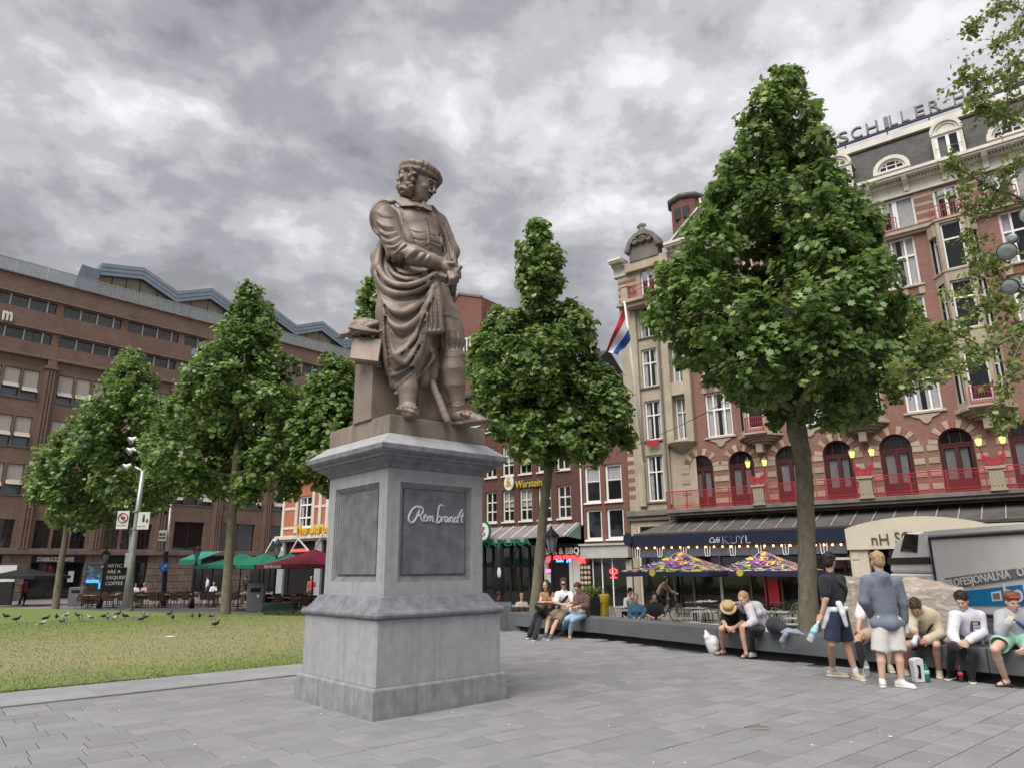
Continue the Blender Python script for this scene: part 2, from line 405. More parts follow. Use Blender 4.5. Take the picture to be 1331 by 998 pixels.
# ------------------------------------------------------------------ sculpting on a distance field through picture measurements
def unit(v): v = np.array(v, float); return v / np.linalg.norm(v)
def sdf_hit(s, px, py, y0, y1, off=0.0):
 """first surface point met along the sight line of a measured point"""
 r = ray(px, py); t = np.arange(y0 / r[1], y1 / r[1], s.h * .5)
 P = np.array([0, 0, CAMH]) + t[:, None] * r[None, :]
 I = np.round((P - s.lo) / s.h).astype(int); ok = ((I >= 0) & (I < s.n)).all(1)
 I2 = np.clip(I, 0, s.n - 1); d = s.d[I2[:, 0], I2[:, 1], I2[:, 2]]; d = np.where(ok, d, 1.0)
 w = np.nonzero(d < 0)[0]
 if len(w) == 0:
  k = int(np.argmin(d)); return P[k] if d[k] < .2 else None
 return P[w[0]] + r / np.linalg.norm(r) * off
def sdf_stroke(s, pts, rad, k=.02, mode='add', y0=5., y1=14., off=0.0, n=6):
 pts = [np.array(p, float) for p in pts]; C = catmull(pts, n) if len(pts) > 2 else pts
 rr = np.interp(np.linspace(0, 1, len(C)), np.linspace(0, 1, len(rad)), rad) if hasattr(rad, '__len__') else [rad] * len(C)
 if not hasattr(s, 'd0'): s.d0 = s.d.copy()
 keep = s.d; s.d = s.d0; H = [sdf_hit(s, p[0], p[1], y0, y1, 0.) for p in C]; s.d = keep
 ok = [i for i in range(len(H)) if H[i] is not None]
 if len(ok) < 2: return
 O = np.array([0, 0, CAMH]); D = [unit(ray(p[0], p[1])) for p in C]; T = np.interp(range(len(C)), ok, [float(np.linalg.norm(H[i] - O)) for i in ok])
 for _ in range(2): T[1:-1] = (T[:-2] + T[1:-1] * 2 + T[2:]) / 4
 H = [O + D[i] * (T[i] + off) for i in range(len(C))]
 for i in range(len(H) - 1):
  if np.linalg.norm(H[i] - H[i + 1]) < .45: s.cone(H[i], H[i + 1], rr[i], rr[i + 1], k, mode)
def catmull(P, n=5):
 out = []
 for i in range(len(P) - 1):
  a, b, c_, d = P[max(i - 1, 0)], P[i], P[i + 1], P[min(i + 2, len(P) - 1)]
  for j in range(n):
   t = j / n; out.append(.5 * ((2 * b) + (c_ - a) * t + (2 * a - 5 * b + 4 * c_ - d) * t * t + (3 * b - a - 3 * c_ + d) * t ** 3))
 out.append(P[-1]); return out
def AT(px, py, Y): return np.array(aty(px, py, Y))
def frame(f, up=(0, 0, 1)):
 """rows: side (to the figure's left... right-handed), forward, up"""
 f = unit(f); s_ = unit(np.cross(f, up)); u = np.cross(s_, f); return np.array([s_, f, u])
# ------------------------------------------------------------------ ground
ZS = -0.5                                    # street level beyond the raised plaza
m_street = MAT('street paving', (.17, .155, .15), .9, .15, .8, .3, streak=0, fine=30)
mb = MB(); mb.box(-1400, 1400, -300, 1600, ZS - .5, ZS); g = mb.build('street', m_street); tag(g, kind='structure')
PC = Vector((-1.48, 9.58, 0)); PA = R(41.77)
U = Vector((math.cos(PA), math.sin(PA), 0)); V = Vector((-math.sin(PA), math.cos(PA), 0))
# bench wall outline (front top edge) on the plaza side
WALL = [Vector(p) for p in ((-0.14, 19.6, 0), (1.98, 17.0, 0), (3.87, 14.0, 0), (5.38, 11.97, 0), (6.6, 10.35, 0), (8.6, 7.7, 0), (11.4, 4., 0))]
LAWN = [(-30.0, -6.8), (-12.4, 6.75), (-7.29, 10.56), (-3.82, 13.15), (-2.5, 14.2), (-3.2, 20.3), (-5.4, 24.6), (-7.8, 26.5), (-25.1, 35.4), (-60, 52), (-70, 10)]
plaza = [(-30, -7.), (-12, 7.), (-3.8, 13.4), (-1.0, 15.6), (-.9, 20.0)] + [(p.x + .3, p.y + .2) for p in WALL] + [(11, -12), (-30, -12)]
m_bed = MAT('joint sand', (.075, .073, .072), .95, .2, 4., .3)
mb = MB(); mb.prism(plaza, 'z', ZS + .01, -.03); o = mb.build('plaza_bed', m_bed); tag(o, kind='structure')
def slab_mat(name, attr):
 m, nt, b = new_mat(name); tc = nt.nodes.new('ShaderNodeTexCoord'); geo = nt.nodes.new('ShaderNodeNewGeometry')
 pos = geo.outputs['Position']
 if attr:
  a = nt.nodes.new('ShaderNodeAttribute'); a.attribute_name = 'rv'; rv = a.outputs['Fac']
 else:
  a = nt.nodes.new('ShaderNodeObjectInfo'); rv = a.outputs['Random']
 big = nt_noise(nt, pos, .35, 4, .6); mid = nt_noise(nt, pos, 3.2, 6, .65); fin = nt_noise(nt, pos, 60, 4, .7)
 col = nt_mix(nt, nt_range(nt, rv, 0, 1), (.195, .197, .203), (.262, .264, .268))
 col = nt_mix(nt, nt_range(nt, big, .35, .65, 0, .45), col, (.20, .192, .195))
 col = nt_mix(nt, nt_range(nt, mid, .42, .72, 0, .45), col, (.13, .133, .142))
 col = nt_mix(nt, nt_range(nt, fin, .55, .8, 0, .25), col, (.36, .36, .36))
 sp = nt.nodes.new('ShaderNodeTexVoronoi'); sp.inputs['Scale'].default_value = 2.6; nt.links.new(pos, sp.inputs['Vector'])
 spot = nt_range(nt, sp.outputs['Distance'], .02, .035, 1, 0)
 col = nt_mix(nt, nt_math(nt, 'MULTIPLY', spot, .6), col, (.07, .07, .07))
 nt.links.new(col, b.inputs['Base Color'])
 nt.links.new(nt_range(nt, mid, .3, .7, .50, .72), b.inputs['Roughness']); b.inputs['Specular IOR Level'].default_value = .35
 h = nt_noise(nt, pos, 45, 5, .7); bn = nt.nodes.new('ShaderNodeBump'); bn.inputs['Strength'].default_value = .3; bn.inputs['Distance'].default_value = .004
 nt.links.new(h, bn.inputs['Height']); nt.links.new(bn.outputs[0], b.inputs['Normal']); return m
m_slab = slab_mat('paving slab', False); m_slabs = slab_mat('paving slab field', True)
def inside(p, poly):
 c = False; n = len(poly)
 for i in range(n):
  x0, y0 = poly[i][0], poly[i][1]; x1, y1 = poly[i - 1][0], poly[i - 1][1]
  if (y0 > p[1]) != (y1 > p[1]) and p[0] < (x1 - x0) * (p[1] - y0) / (y1 - y0) + x0: c = not c
 return c
def slab_geo(L, W, H=.04, ch=.004):
 v = [(-L/2, -W/2, -H), (L/2, -W/2, -H), (L/2, W/2, -H), (-L/2, W/2, -H), (-L/2, -W/2, -ch), (L/2, -W/2, -ch), (L/2, W/2, -ch), (-L/2, W/2, -ch),
 (-L/2+ch, -W/2+ch, 0), (L/2-ch, -W/2+ch, 0), (L/2-ch, W/2-ch, 0), (-L/2+ch, W/2-ch, 0)]
 f = [(0, 1, 5, 4), (1, 2, 6, 5), (2, 3, 7, 6), (3, 0, 4, 7), (4, 5, 9, 8), (5, 6, 10, 9), (6, 7, 11, 10), (7, 4, 8, 11), (8, 9, 10, 11)]
 return v, f
SA = R(40.3); su = Vector((math.cos(SA), math.sin(SA), 0)); sv = Vector((-math.sin(SA), math.cos(SA), 0))
rs = random.Random(11); slabs = []
W_ = .305; J = .010
wallpoly = [(p.x, p.y) for p in WALL] + [(40, -5), (40, 40), (-1, 21)]
lawn_o = Vector((-3.82, 13.15, 0))
row = -40
while row < 62:
 x = -26 + rs.random() * .5
 vpos = row * W_
 while x < 26:
  L = rs.choice((.38, .42, .46, .5))
  c = su * (x + L / 2) + sv * (vpos) + Vector((0, 2, 0))
  x += L
  if c.y < 4.3 or c.y > 20.2 or abs(c.x) > c.y * .78 + 1.2: continue
  if (c - lawn_o).dot(sv) > -1.25 and c.x < -1.6: continue
  if inside((c.x + .1, c.y + .1), wallpoly): continue
  lc = c - PC
  if abs(lc.dot(U)) < .70 and abs(lc.dot(V)) < .75: continue
  slabs.append((c, L))
 row += 1
slabs.sort(key=lambda s: s[0].length)
_lib = {}
paving = empty('paving', (0, 0, 0)); tag(paving, kind='structure')
vis = [s for s in slabs if abs(s[0].x) < s[0].y * .74 and s[0].y > 5.4]
ids = set(id(s) for s in vis[:300])
fv = []; ff = []; rvv = []
for s in slabs:
 c, L = s; dz = rs.uniform(-.003, .002); tilt = (rs.uniform(-.002, .002), rs.uniform(-.002, .002))
 if id(s) in ids:
  if L not in _lib:
   me = bpy.data.meshes.new('slab'); me.from_pydata(*[slab_geo(L - J, W_ - J)[0], [], slab_geo(L - J, W_ - J)[1]]); me.materials.append(m_slab); _lib[L] = me
  o = bpy.data.objects.new('slab', _lib[L]); COL.objects.link(o); o.parent = paving; o.location = (c.x, c.y, dz); o.rotation_euler = (tilt[0], tilt[1], SA)
 else:
  vv, f4 = slab_geo(L - J, W_ - J); n = len(fv); r_ = rs.random()
  for a in vv: fv.append((c.x + su.x * a[0] + sv.x * a[1], c.y + su.y * a[0] + sv.y * a[1], a[2] + dz + a[0] * tilt[1]))
  for q in f4: ff.append(tuple(i + n for i in q)); rvv.append(r_)
me = bpy.data.meshes.new('slab_field'); me.from_pydata(fv, [], ff)
at = me.attributes.new('rv', 'FLOAT', 'FACE'); at.data.foreach_set('value', rvv)
o = link_mesh('slab_field', me, m_slabs, paving); tag(o, kind='stuff')
# wide border slabs along the lawn
m_kerb = MAT('border slab', (.215, .215, .222), .75, .14, 1.4, .25, rnd=.12, fine=30)
k0 = lawn_o + sv * -.62; 
for i in range(-9, 3):
 L = 1.5; c = k0 + su * (i * L + .4)
 mb = MB(); mb.box(-L/2 + .005, L/2 - .005, -.60, .60, -.06, .004); b_ = mb.mesh('border_slab', bevel=.006) if i == -9 else b_
 o = link_mesh('border_slab', b_, m_kerb, paving, (c.x, c.y, 0), SA)
# lawn
def lawn_mat():
 m, nt, b = new_mat('grass turf'); geo = nt.nodes.new('ShaderNodeNewGeometry'); pos = geo.outputs['Position']
 v = nt_map(nt, pos, (1, 1, 0), rot=(0, 0, -SA))
 sp = nt.nodes.new('ShaderNodeSeparateXYZ'); nt.links.new(v, sp.inputs[0])
 # distance from the paved edge across the lawn
 off = (Vector((lawn_o.x, lawn_o.y, 0)).dot(sv))
 w = nt_math(nt, 'SUBTRACT', sp.outputs[1], off)
 n1 = nt_noise(nt, pos, .35, 5, .6); n2 = nt_noise(nt, pos, 2.2, 6, .7); n3 = nt_noise(nt, nt_map(nt, pos, (14, 14, 14)), 1, 5, .7)
 w2 = nt_math(nt, 'ADD', w, nt_math(nt, 'MULTIPLY', nt_math(nt, 'SUBTRACT', n1, .5), 5.0))
 a = nt_range(nt, w2, .2, 2.6); c = nt_range(nt, w2, 8., 15.0, 1, 0)
 dry = nt_math(nt, 'MULTIPLY', a, c)
 dry = nt_math(nt, 'ADD', nt_math(nt, 'MULTIPLY', dry, .8), nt_math(nt, 'MULTIPLY', nt_math(nt, 'SUBTRACT', n2, .5), 1.1), True)
 col = nt_mix(nt, dry, (.125, .175, .05), (.255, .225, .12))
 col = nt_mix(nt, nt_range(nt, n3, .35, .75, 0, .45), col, (.20, .235, .09))
 col = nt_mix(nt, nt_range(nt, n3, .3, .40, .2, 0), col, (.09, .105, .035))
 nt.links.new(col, b.inputs['Base Color']); b.inputs['Roughness'].default_value = .95; b.inputs['Specular IOR Level'].default_value = .1
 bn = nt.nodes.new('ShaderNodeBump'); bn.inputs['Strength'].default_value = .8; bn.inputs['Distance'].default_value = .03
 nt.links.new(n3, bn.inputs['Height']); nt.links.new(bn.outputs[0], b.inputs['Normal']); return m
m_turf = lawn_mat()
mb = MB(); mb.prism(LAWN, 'z', ZS + .005, -.005); o = mb.build('lawn', m_turf); tag(o, kind='structure')
# grass blades on the near part of the lawn
rg = np.random.RandomState(3); NB = 90000
tt = rg.rand(NB) ** 1.6; al = rg.rand(NB)
du = al * 30 - 22.; dv = tt * 17 + .01
bx = lawn_o.x + su.x * du + sv.x * dv; by = lawn_o.y + su.y * du + sv.y * dv
keep = (by > 6) & (np.abs(bx) < by * .80 + .5) & (bx < -2.4 - (by - 14) * .12)
bx, by = bx[keep], by[keep]; n = len(bx)
ang = rg.rand(n) * 6.28; hgt = .010 + rg.rand(n) * .016; wd = .004 + .003 * rg.rand(n) + by * .00022; lean = rg.normal(size=(n, 2)) * .014
vv = np.zeros((n, 3, 3)); vv[:, 0] = np.c_[bx - np.cos(ang) * wd, by - np.sin(ang) * wd, np.full(n, -.006)]; vv[:, 1] = np.c_[bx + np.cos(ang) * wd, by + np.sin(ang) * wd, np.full(n, -.006)]
vv[:, 2] = np.c_[bx + lean[:, 0], by + lean[:, 1], hgt]
me = bpy.data.meshes.new('grass'); me.vertices.add(n * 3); me.vertices.foreach_set('co', vv.astype(np.float32).ravel()); me.loops.add(n * 3); me.loops.foreach_set('vertex_index', np.arange(n * 3, dtype=np.int32))
me.polygons.add(n); me.polygons.foreach_set('loop_start', (np.arange(n) * 3).astype(np.int32)); me.update(calc_edges=True)
o = link_mesh('grass', me, m_turf); tag(o, 'short worn grass blades growing on the lawn beside the paving', 'grass', kind='stuff')
# ------------------------------------------------------------------ pedestal
m_gran = MAT('grey bluestone', (.31, .31, .32), .62, .10, 8., .35, streak=.34, fine=24, bdist=.004)
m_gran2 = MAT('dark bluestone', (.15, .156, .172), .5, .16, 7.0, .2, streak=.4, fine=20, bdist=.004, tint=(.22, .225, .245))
m_gran3 = MAT('worn bluestone', (.24, .243, .255), .6, .2, 7.0, .3, streak=.6, fine=20, bdist=.005)
m_plinth = MAT('brown stained stone', (.23, .195, .155), .8, .22, 3., .35, streak=1., fine=20, bdist=.004)
ped = empty('monument_pedestal', PC, PA, 'square grey bluestone pedestal with moulded cornice and inscribed front panel, under the bronze statue', 'pedestal')
def sq(prof, name, mat, bevel=.008, n=4):
 mb = MB(); mb.lathe(prof, 4); return mb.build(name, mat, ped, bevel=bevel)
sq([(.972, -.03), (.976, .05), (.972, .300), (.958, .324)], 'base_step', m_gran3, .004)
sq([(.918, .322), (.915, 1.04)], 'lower_block', m_gran, .006)
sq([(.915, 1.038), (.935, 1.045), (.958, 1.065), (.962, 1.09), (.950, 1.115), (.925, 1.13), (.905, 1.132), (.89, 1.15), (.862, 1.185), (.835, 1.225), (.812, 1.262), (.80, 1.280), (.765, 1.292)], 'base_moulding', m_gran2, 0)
# shaft: frames with recessed panels on the four faces
s0, z0, z1 = .751, 1.29, 2.826
mb = MB(); c = .69
mb.box(-c, c, -c, c, z0, z1)
o = mb.build('shaft_core', m_gran2, ped)
mb = MB(); i_ = .565; zb, zt = 1.455, 2.655
for k in range(4):
 a = k * math.pi / 2; ca, sa = math.cos(a), math.sin(a)
 def bx4(x0, x1, d0, d1, za, zb_):
  pts = [(x0, -d0), (x1, -d0), (x1, -d1), (x0, -d1)]; pts = [(p[0] * ca - p[1] * sa, p[0] * sa + p[1] * ca) for p in pts]
  mb.prism(pts, 'z', za, zb_)
 bx4(-s0, -i_, c - .01, s0, z0, z1) if k % 2 == 0 else bx4(-s0 + .062, -i_, c - .01, s0, z0, z1)
 bx4(i_, s0, c - .01, s0, z0, z1) if k % 2 == 0 else bx4(i_, s0 - .062, c - .01, s0, z0, z1)
 bx4(-i_, i_, c - .01, s0, z0, zb); bx4(-i_, i_, c - .01, s0, zt, z1)
mb.build('shaft_frame', m_gran, ped)
for k in range(4):
 e = MB(); w = i_
 # stepped moulding inside the frame: two nested rims
 for (o_, d_, t_) in ((0., s0 - .018, .022), (.022, s0 - .034, .02), (.042, s0 - .050, .02)):
  ww = w - o_; a1 = zb + o_; a2 = zt - o_
  e.box(-ww, -ww + t_, -d_, -c + .005, a1, a2); e.box(ww - t_, ww, -d_, -c + .005, a1, a2)
  e.box(-ww + t_, ww - t_, -d_, -c + .005, a1, a1 + t_); e.box(-ww + t_, ww - t_, -d_, -c + .005, a2 - t_, a2)
 e.build('panel_moulding', m_gran3, ped, rz=k * math.pi / 2)
 e = MB(); w2 = i_ - .085; e.box(-w2, w2, -c - .028, -c + .01, zb + .085, zt - .075)
 p = e.build('panel', MAT('slate panel', (.115, .12, .135), .5, .22, 4.0, .2, streak=.4, fine=24, bdist=.004, tint=(.17, .175, .19)), ped, rz=k * math.pi / 2, bevel=.006)
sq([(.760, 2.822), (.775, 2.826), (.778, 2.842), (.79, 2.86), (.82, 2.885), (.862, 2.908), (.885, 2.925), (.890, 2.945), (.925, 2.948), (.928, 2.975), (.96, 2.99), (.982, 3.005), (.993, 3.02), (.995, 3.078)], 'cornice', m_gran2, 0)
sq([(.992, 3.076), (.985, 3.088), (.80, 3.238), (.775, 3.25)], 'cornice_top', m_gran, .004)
sq([(.780, 3.248), (.780, 3.484)], 'statue_base', m_plinth, .008)
# inscription traced on the front face as raised script
def on_face(zx, zy, off):
 x = 500 + zx / 5.543; y = 600 + zy / 5.543
 r = Vector(ray(x, y)); n = V; p0 = PC - V * (c + off)       # front face normal is -V
 t = (p0 - Vector((0, 0, CAMH))).dot(n) / r.dot(n); w = Vector((0, 0, CAMH)) + r * t - PC
 return Vector((w.dot(U), w.dot(V), w.z))
strokes = [('R', [(262,334),(238,320),(208,333),(183,368),(172,405),(180,430),(198,436),(220,415),(238,378),(250,345)]), ('R', [(238,330),(262,325),(277,345),(268,372),(244,388),(256,392),(264,412),(276,428)]),
 ('e', [(284,405),(297,395),(299,382),(290,380),(282,397),(284,417),(293,426),(303,420)]), ('m', [(309,390),(309,428),(313,403),(322,390),(329,397),(328,428),(332,404),(341,391),(348,399),(347,426),(355,430)]),
 ('b', [(418,322),(407,308),(394,318),(386,350),(381,400),(376,436),(391,434),(402,420),(404,402),(396,391),(384,396)]), ('r', [(411,396),(411,432),(414,407),(423,396),(431,399)]),
 ('a', [(453,399),(441,396),(433,411),(436,430),(447,429),(455,403),(455,426),(461,433)]), ('n', [(467,398),(467,433),(471,409),(480,397),(489,405),(488,432),(495,433)]),
 ('d', [(523,403),(511,399),(502,413),(505,431),(516,432),(525,411),(545,362),(560,342)]), ('d', [(527,398),(523,430),(531,434)]), ('t', [(563,365),(553,413),(554,430),(563,433)]), ('t', [(541,395),(569,387)])]
m_let = MAT('pale carved stone', (.50, .51, .53), .6, .1, 6, .1)
for nm, st in strokes:
 pts = catmull([on_face(a, b, .034) for a, b in st]); mb = MB(); k = len(pts)
 mb.tube(pts, [.0125 if nm != 'R' else .0145] * k, 6); mb.build('inscription_letter', m_let, ped, smooth=True)
# ------------------------------------------------------------------ the bronze statue
def bronze():
 m, nt, b = new_mat('weathered bronze'); geo = nt.nodes.new('ShaderNodeNewGeometry'); pos = geo.outputs['Position']
 n1 = nt_noise(nt, pos, 1.6, 6, .6); n2 = nt_noise(nt, nt_map(nt, pos, (9, 9, 1.2)), 1., 5, .6); n3 = nt_noise(nt, pos, 40, 4, .6)
 col = nt_mix(nt, nt_range(nt, n1, .35, .65), (.185, .142, .112), (.255, .203, .163))
 col = nt_mix(nt, nt_range(nt, n2, .5, .78, 0, .55), col, (.12, .085, .068))
 col = nt_mix(nt, nt_range(nt, n2, .22, .42, .35, 0), col, (.33, .28, .235))
 # shade painted into the creases of the casting, picked out by pointiness
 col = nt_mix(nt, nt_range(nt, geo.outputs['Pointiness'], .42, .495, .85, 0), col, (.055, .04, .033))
 nt.links.new(col, b.inputs['Base Color']); b.inputs['Roughness'].default_value = .52; b.inputs['Metallic'].default_value = .15; b.inputs['Specular IOR Level'].default_value = .45
 bn = nt.nodes.new('ShaderNodeBump'); bn.inputs['Strength'].default_value = .25; bn.inputs['Distance'].default_value = .006
 nt.links.new(n3, bn.inputs['Height']); nt.links.new(bn.outputs[0], b.inputs['Normal']); return m
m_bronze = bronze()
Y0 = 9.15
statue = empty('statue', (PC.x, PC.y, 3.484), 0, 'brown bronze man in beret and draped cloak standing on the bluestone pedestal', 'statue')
def st_part(name, s, adapt=.0, mat=None):
 me = s.mesh(name, adapt); o = link_mesh(name, me, mat or m_bronze); 
 co = np.empty(len(me.vertices) * 3, np.float32); me.vertices.foreach_get('co', co); co = co.reshape(-1, 3) - np.array([PC.x, PC.y, 3.484], np.float32)
 me.vertices.foreach_set('co', co.ravel()); o.parent = statue; return o
def A(px, py, dy=0.): return AT(px, py, Y0 + dy)
UU = np.array([math.cos(PA), math.sin(PA), 0]); FF = np.array([math.sin(PA), -math.cos(PA), 0])       # figure's left, figure's front
def tilt(flatv): return flatv
H_ = .0125
s = SDF((-2.75, 7.9, 3.44), (-.15, 10.35, 7.35), H_)
BM = np.array([UU, FF, [0, 0, 1]])
# torso
s.ell(A(541, 303, .02), (.44, .33, .50), 0, M=BM)
s.ell(A(546, 322, -.05), (.37, .32, .36), .06, M=BM)
s.ell(A(549, 348, .02), (.37, .33, .30), .06, M=BM)
s.cone(A(505, 284, -.27), A(566, 287, .30), .15, .13, .10)       # shoulder girdle
s.cone(A(536, 284, .06), A(539, 266, .02), .17, .135, .06)         # neck root
s.cone(A(539, 268, .02), A(543, 252, -.03), .125, .115, .03)
# hips and thighs under the drapery
s.ell(A(544, 378, .0), (.42, .36, .34), .10, M=BM)
# right arm
SH, EL, WR = A(499, 285, -.33), A(516, 326, -.50), A(573, 343, -.48)
s.cone(SH, EL, .215, .175, .05); s.ell(A(497, 283, -.31), (.215, .215, .26), .04)
s.chain([EL, A(540, 333.5, -.56), A(560, 339.5, -.52), WR], [.18, .165, .135, .098], .035)
s.chain([A(563, 340, -.52), A(571, 342.3, -.49)], [.128, .118], .01)       # cuff
# left arm under the cloak
s.chain([A(569, 291, .30), A(585, 328, .30), A(576, 352, -.10)], [.19, .17, .11], .05)
# collar
for a, b_ in (((519, 258), (544, 272)), ((544, 272), (553, 283))): pass
# cloak: behind right arm, over the left shoulder, down the far side
s.chain([A(490, 268, -.08), A(486, 281, -.06), A(489, 299, -.02)], [.07, .085, .07], .03)
s.chain([A(527, 262, .25), A(512, 263.5, .05), A(497, 264, -.10), A(488, 270, -.15)], [.05, .05, .055, .06], .02)   # cloak edge over shoulder
s.ell(A(505, 345, .10), (.26, .30, .46), .08)
s.ell(A(532, 330, .34), (.45, .22, .72), .08, M=BM)
s.chain([A(561, 272, .22), A(574, 290, .30), A(583, 312, .34), A(588, 340, .32), A(589, 370, .28), A(587, 395, .25)], [.09, .105, .11, .10, .085, .05], .03)
s.chain([A(566, 290, .20), A(576, 318, .22), A(580, 345, .2)], [.07, .07, .06], .02)
s.chain([A(552, 300, .5), A(575, 345, .55), A(573, 395, .5)], [.22, .25, .2], .1)
# left hip bulge of gathered cloth
s.chain([A(499, 318, -.10), A(493, 335, -.16), A(494, 352, -.24), A(501, 369, -.30), A(516, 378, -.34)], [.12, .15, .155, .15, .15], .05)
s.chain([A(495, 345, -.24), A(503, 366, -.40), A(522, 376, -.48), A(545, 371, -.50), A(562, 361, -.46), A(570, 357, -.44)], [.10, .13, .13, .11, .085, .06], .03)
# long skirt of the cloak over the right leg
s.chain([A(522, 380, -.20), A(521, 410, -.26), A(522, 440, -.30), A(523, 470, -.34), A(519, 497, -.36)], [.36, .36, .32, .27, .13], .08)
s.chain([A(548, 380, -.20), A(545, 420, -.22), A(541, 450, -.26), A(534, 478, -.30)], [.26, .26, .24, .18], .08)
s.chain([A(514, 400, -.2), A(507, 440, -.22), A(508, 480, -.28), A(510, 503, -.34)], [.20, .12, .10, .06], .05)
# inner edge cascade
s.chain([A(556, 380, -.34), A(553, 415, -.36), A(549, 440, -.34), A(553, 448, -.32), A(562, 456, -.30), A(564, 466, -.28), A(552, 483, -.32), A(534, 499, -.38), A(514, 512, -.40)], [.09, .09, .075, .07, .06, .055, .05, .05, .06], .03)
s.chain([A(553, 440, -.2), A(560, 440, -.15), A(566, 452, -.12), A(566, 468, -.10)], [.12, .10, .06, .04], .03)
s.d += .032
# left leg (image right): breeches, stocking, shoe
s.cone(A(563, 385, .08), A(581, 425, -.02), .25, .19, .05)
s.ell(A(585, 433, -.08), (.185, .19, .27), .05)
s.cone(A(580, 412, .0), A(588, 444, -.10), .19, .175, .05)
s.cone(A(588, 453, -.10), A(589, 463, -.10), .145, .145, .012)
LK, LA_ = A(589.5, 468, -.10), A(595.5, 528, -.02)
s.chain([LK, A(589.5, 480, -.09), A(591, 500, -.05), A(594, 518, -.02), LA_, A(596, 540, .0)], [.150, .157, .146, .108, .095, .105], .02)
s.chain([A(597, 542, .03), A(610, 541.5, -.07), A(622, 544.5, -.16), A(630, 547, -.21)], [.105, .098, .075, .052], .03, flat=((0, 0, 1), .8))
s.box(A(614, 549.5, -.08), (.30, .10, .022), .02, .02, M=frame((UU * .0 + np.array([.86, -.5, 0]))) [[1, 0, 2]])
# right leg under the hem and its shoe
s.chain([A(527, 470, -.35), A(530, 505, -.40), A(530, 527, -.42)], [.17, .13, .105], .03)
s.chain([A(529, 531, -.40), A(534, 536, -.50), A(537, 537.5, -.58)], [.115, .105, .08], .03)
# right hand: back of hand and fingers over the chisel
s.ell(A(583, 348, -.50), (.10, .062, .085), .03)
s.cone(A(577, 344.5, -.49), A(586, 350, -.50), .072, .068, .02)
for i, (a, b_, c_) in enumerate((((590, 349.5), (596.5, 355), (597.5, 361)), ((588.5, 352.5), (594.5, 359.5), (594.5, 366)), ((586, 354.5), (591, 362.5), (590, 369)), ((583.5, 355.5), (586.5, 363.5), (585, 369.5)))):
 s.chain([A(*a, -.50 - .01 * i), A(*b_, -.54 - .01 * i), A(*c_, -.50 - .01 * i)], [.033, .030, .026], .006)
s.chain([A(582, 343, -.54), A(590, 343.5, -.58), A(596, 348, -.56)], [.036, .032, .026], .008)
s.cone(A(582, 372, -.50), A(599, 347.5, -.58), .020, .026, .004)
# left hand gripping the cloth
s.ell(A(573, 358.5, -.40), (.10, .09, .085), .02)
for i in range(4): s.chain([A(569.5 + i * 3.4, 352.5 + i * .9, -.44), A(569 + i * 3.6, 357.5 + i * 1.1, -.50), A(569.5 + i * 3.3, 363.5 + i * .8, -.45)], [.030, .031, .027], .006)
# hanging end of the cloth below the hand
for t in np.linspace(0, 1, 6):
 s.chain([A(566 + 3 * t, 366, -.44), A(556 + 15 * t, 398, -.46), A(553.5 + 20 * t, 431 - .5 * t, -.44)], [.035, .05, .045], .018)
s.cone(A(552, 430.5, -.45), A(577, 431, -.42), .026, .026, .01)
# solid mass behind the legs: falling cloak and trunk support
s.chain([A(560, 400, .35), A(562, 450, .35), A(560, 500, .3), A(560, 545, .25)], [.30, .27, .25, .25], .05)
s.box(A(546, 520, .05), (.12, .12, .36), .03, .03, M=BM)
s.chain([A(548, 455, .0), A(550, 495, -.05)], [.2, .14], .05)
s.chain([A(564, 462, -.05), A(564, 476, -.08), A(563, 490, -.10)], [.085, .095, .075], .02)
# --- carved folds, drawn on the surface
ad = lambda pts, r, k=.03, off=-.0: sdf_stroke(s, pts, r, k, 'add', 7.9, 10.3, off + (r if not hasattr(r, '__len__') else max(r)) * .2)
cu = lambda pts, r, k=.025, off=0.: sdf_stroke(s, pts, r, k, 'sub', 7.9, 10.3, off)
# skirt: swags rising to the gripping hand
for pts in ([(497,388),(506,401),(523,408),(541,399),(556,385),(565,372)], [(499,405),(508,421),(524,428),(541,416),(555,396),(563,380)]):
 ad(pts, [.014, .030, .038, .030, .016], .045)
for pts in ([(562,384),(553,410),(541,436),(526,456),(510,464)], [(557,402),(549,434),(536,462),(519,484),(509,488)], [(499,395),(501,430),(505,468),(510,504)], [(504,418),(508,446),(517,468),(531,474)], [(553,428),(547,456),(533,482),(514,506)], [(548,440),(540,466),(526,490)]):
 ad(pts, [.012, .028, .034, .028, .014], .04)
for pts in ([(500,397),(510,412),(525,417),(541,407),(556,392)], [(560,393),(550,420),(537,446),(521,461)], [(502,412),(511,434),(524,440),(538,428)], [(554,416),(546,446),(531,472),(515,484)], [(502,410),(504,440),(508,478)], [(550,440),(541,468),(527,488),(514,498)]):
 cu(pts, [.008, .018, .022, .018, .008], .028)
# gathered roll over the hips
for pts in ([(492,334),(494,352),(505,366),(522,372),(545,368),(567,356)], [(488,342),(490,360),(503,377),(522,383),(543,377),(560,366)], [(504,333),(507,350),(518,362),(538,364),(560,352)],
 [(512,330),(514,345),(522,356),(540,357),(565,349)], [(496,318),(492,335),(489,350)]):
 ad(pts, [.018, .032, .038, .032, .02], .045)
for pts in ([(490,345),(494,360),(505,372),(524,378),(546,372),(563,361)], [(499,336),(501,350),(512,363),(530,368),(553,361)], [(509,334),(511,348),(520,359),(538,361),(560,352)], [(497,383),(512,390),(532,388),(550,378),(562,368)], [(524,333),(527,346),(534,352)]):
 cu(pts, [.014, .024, .026, .022, .014], .02)
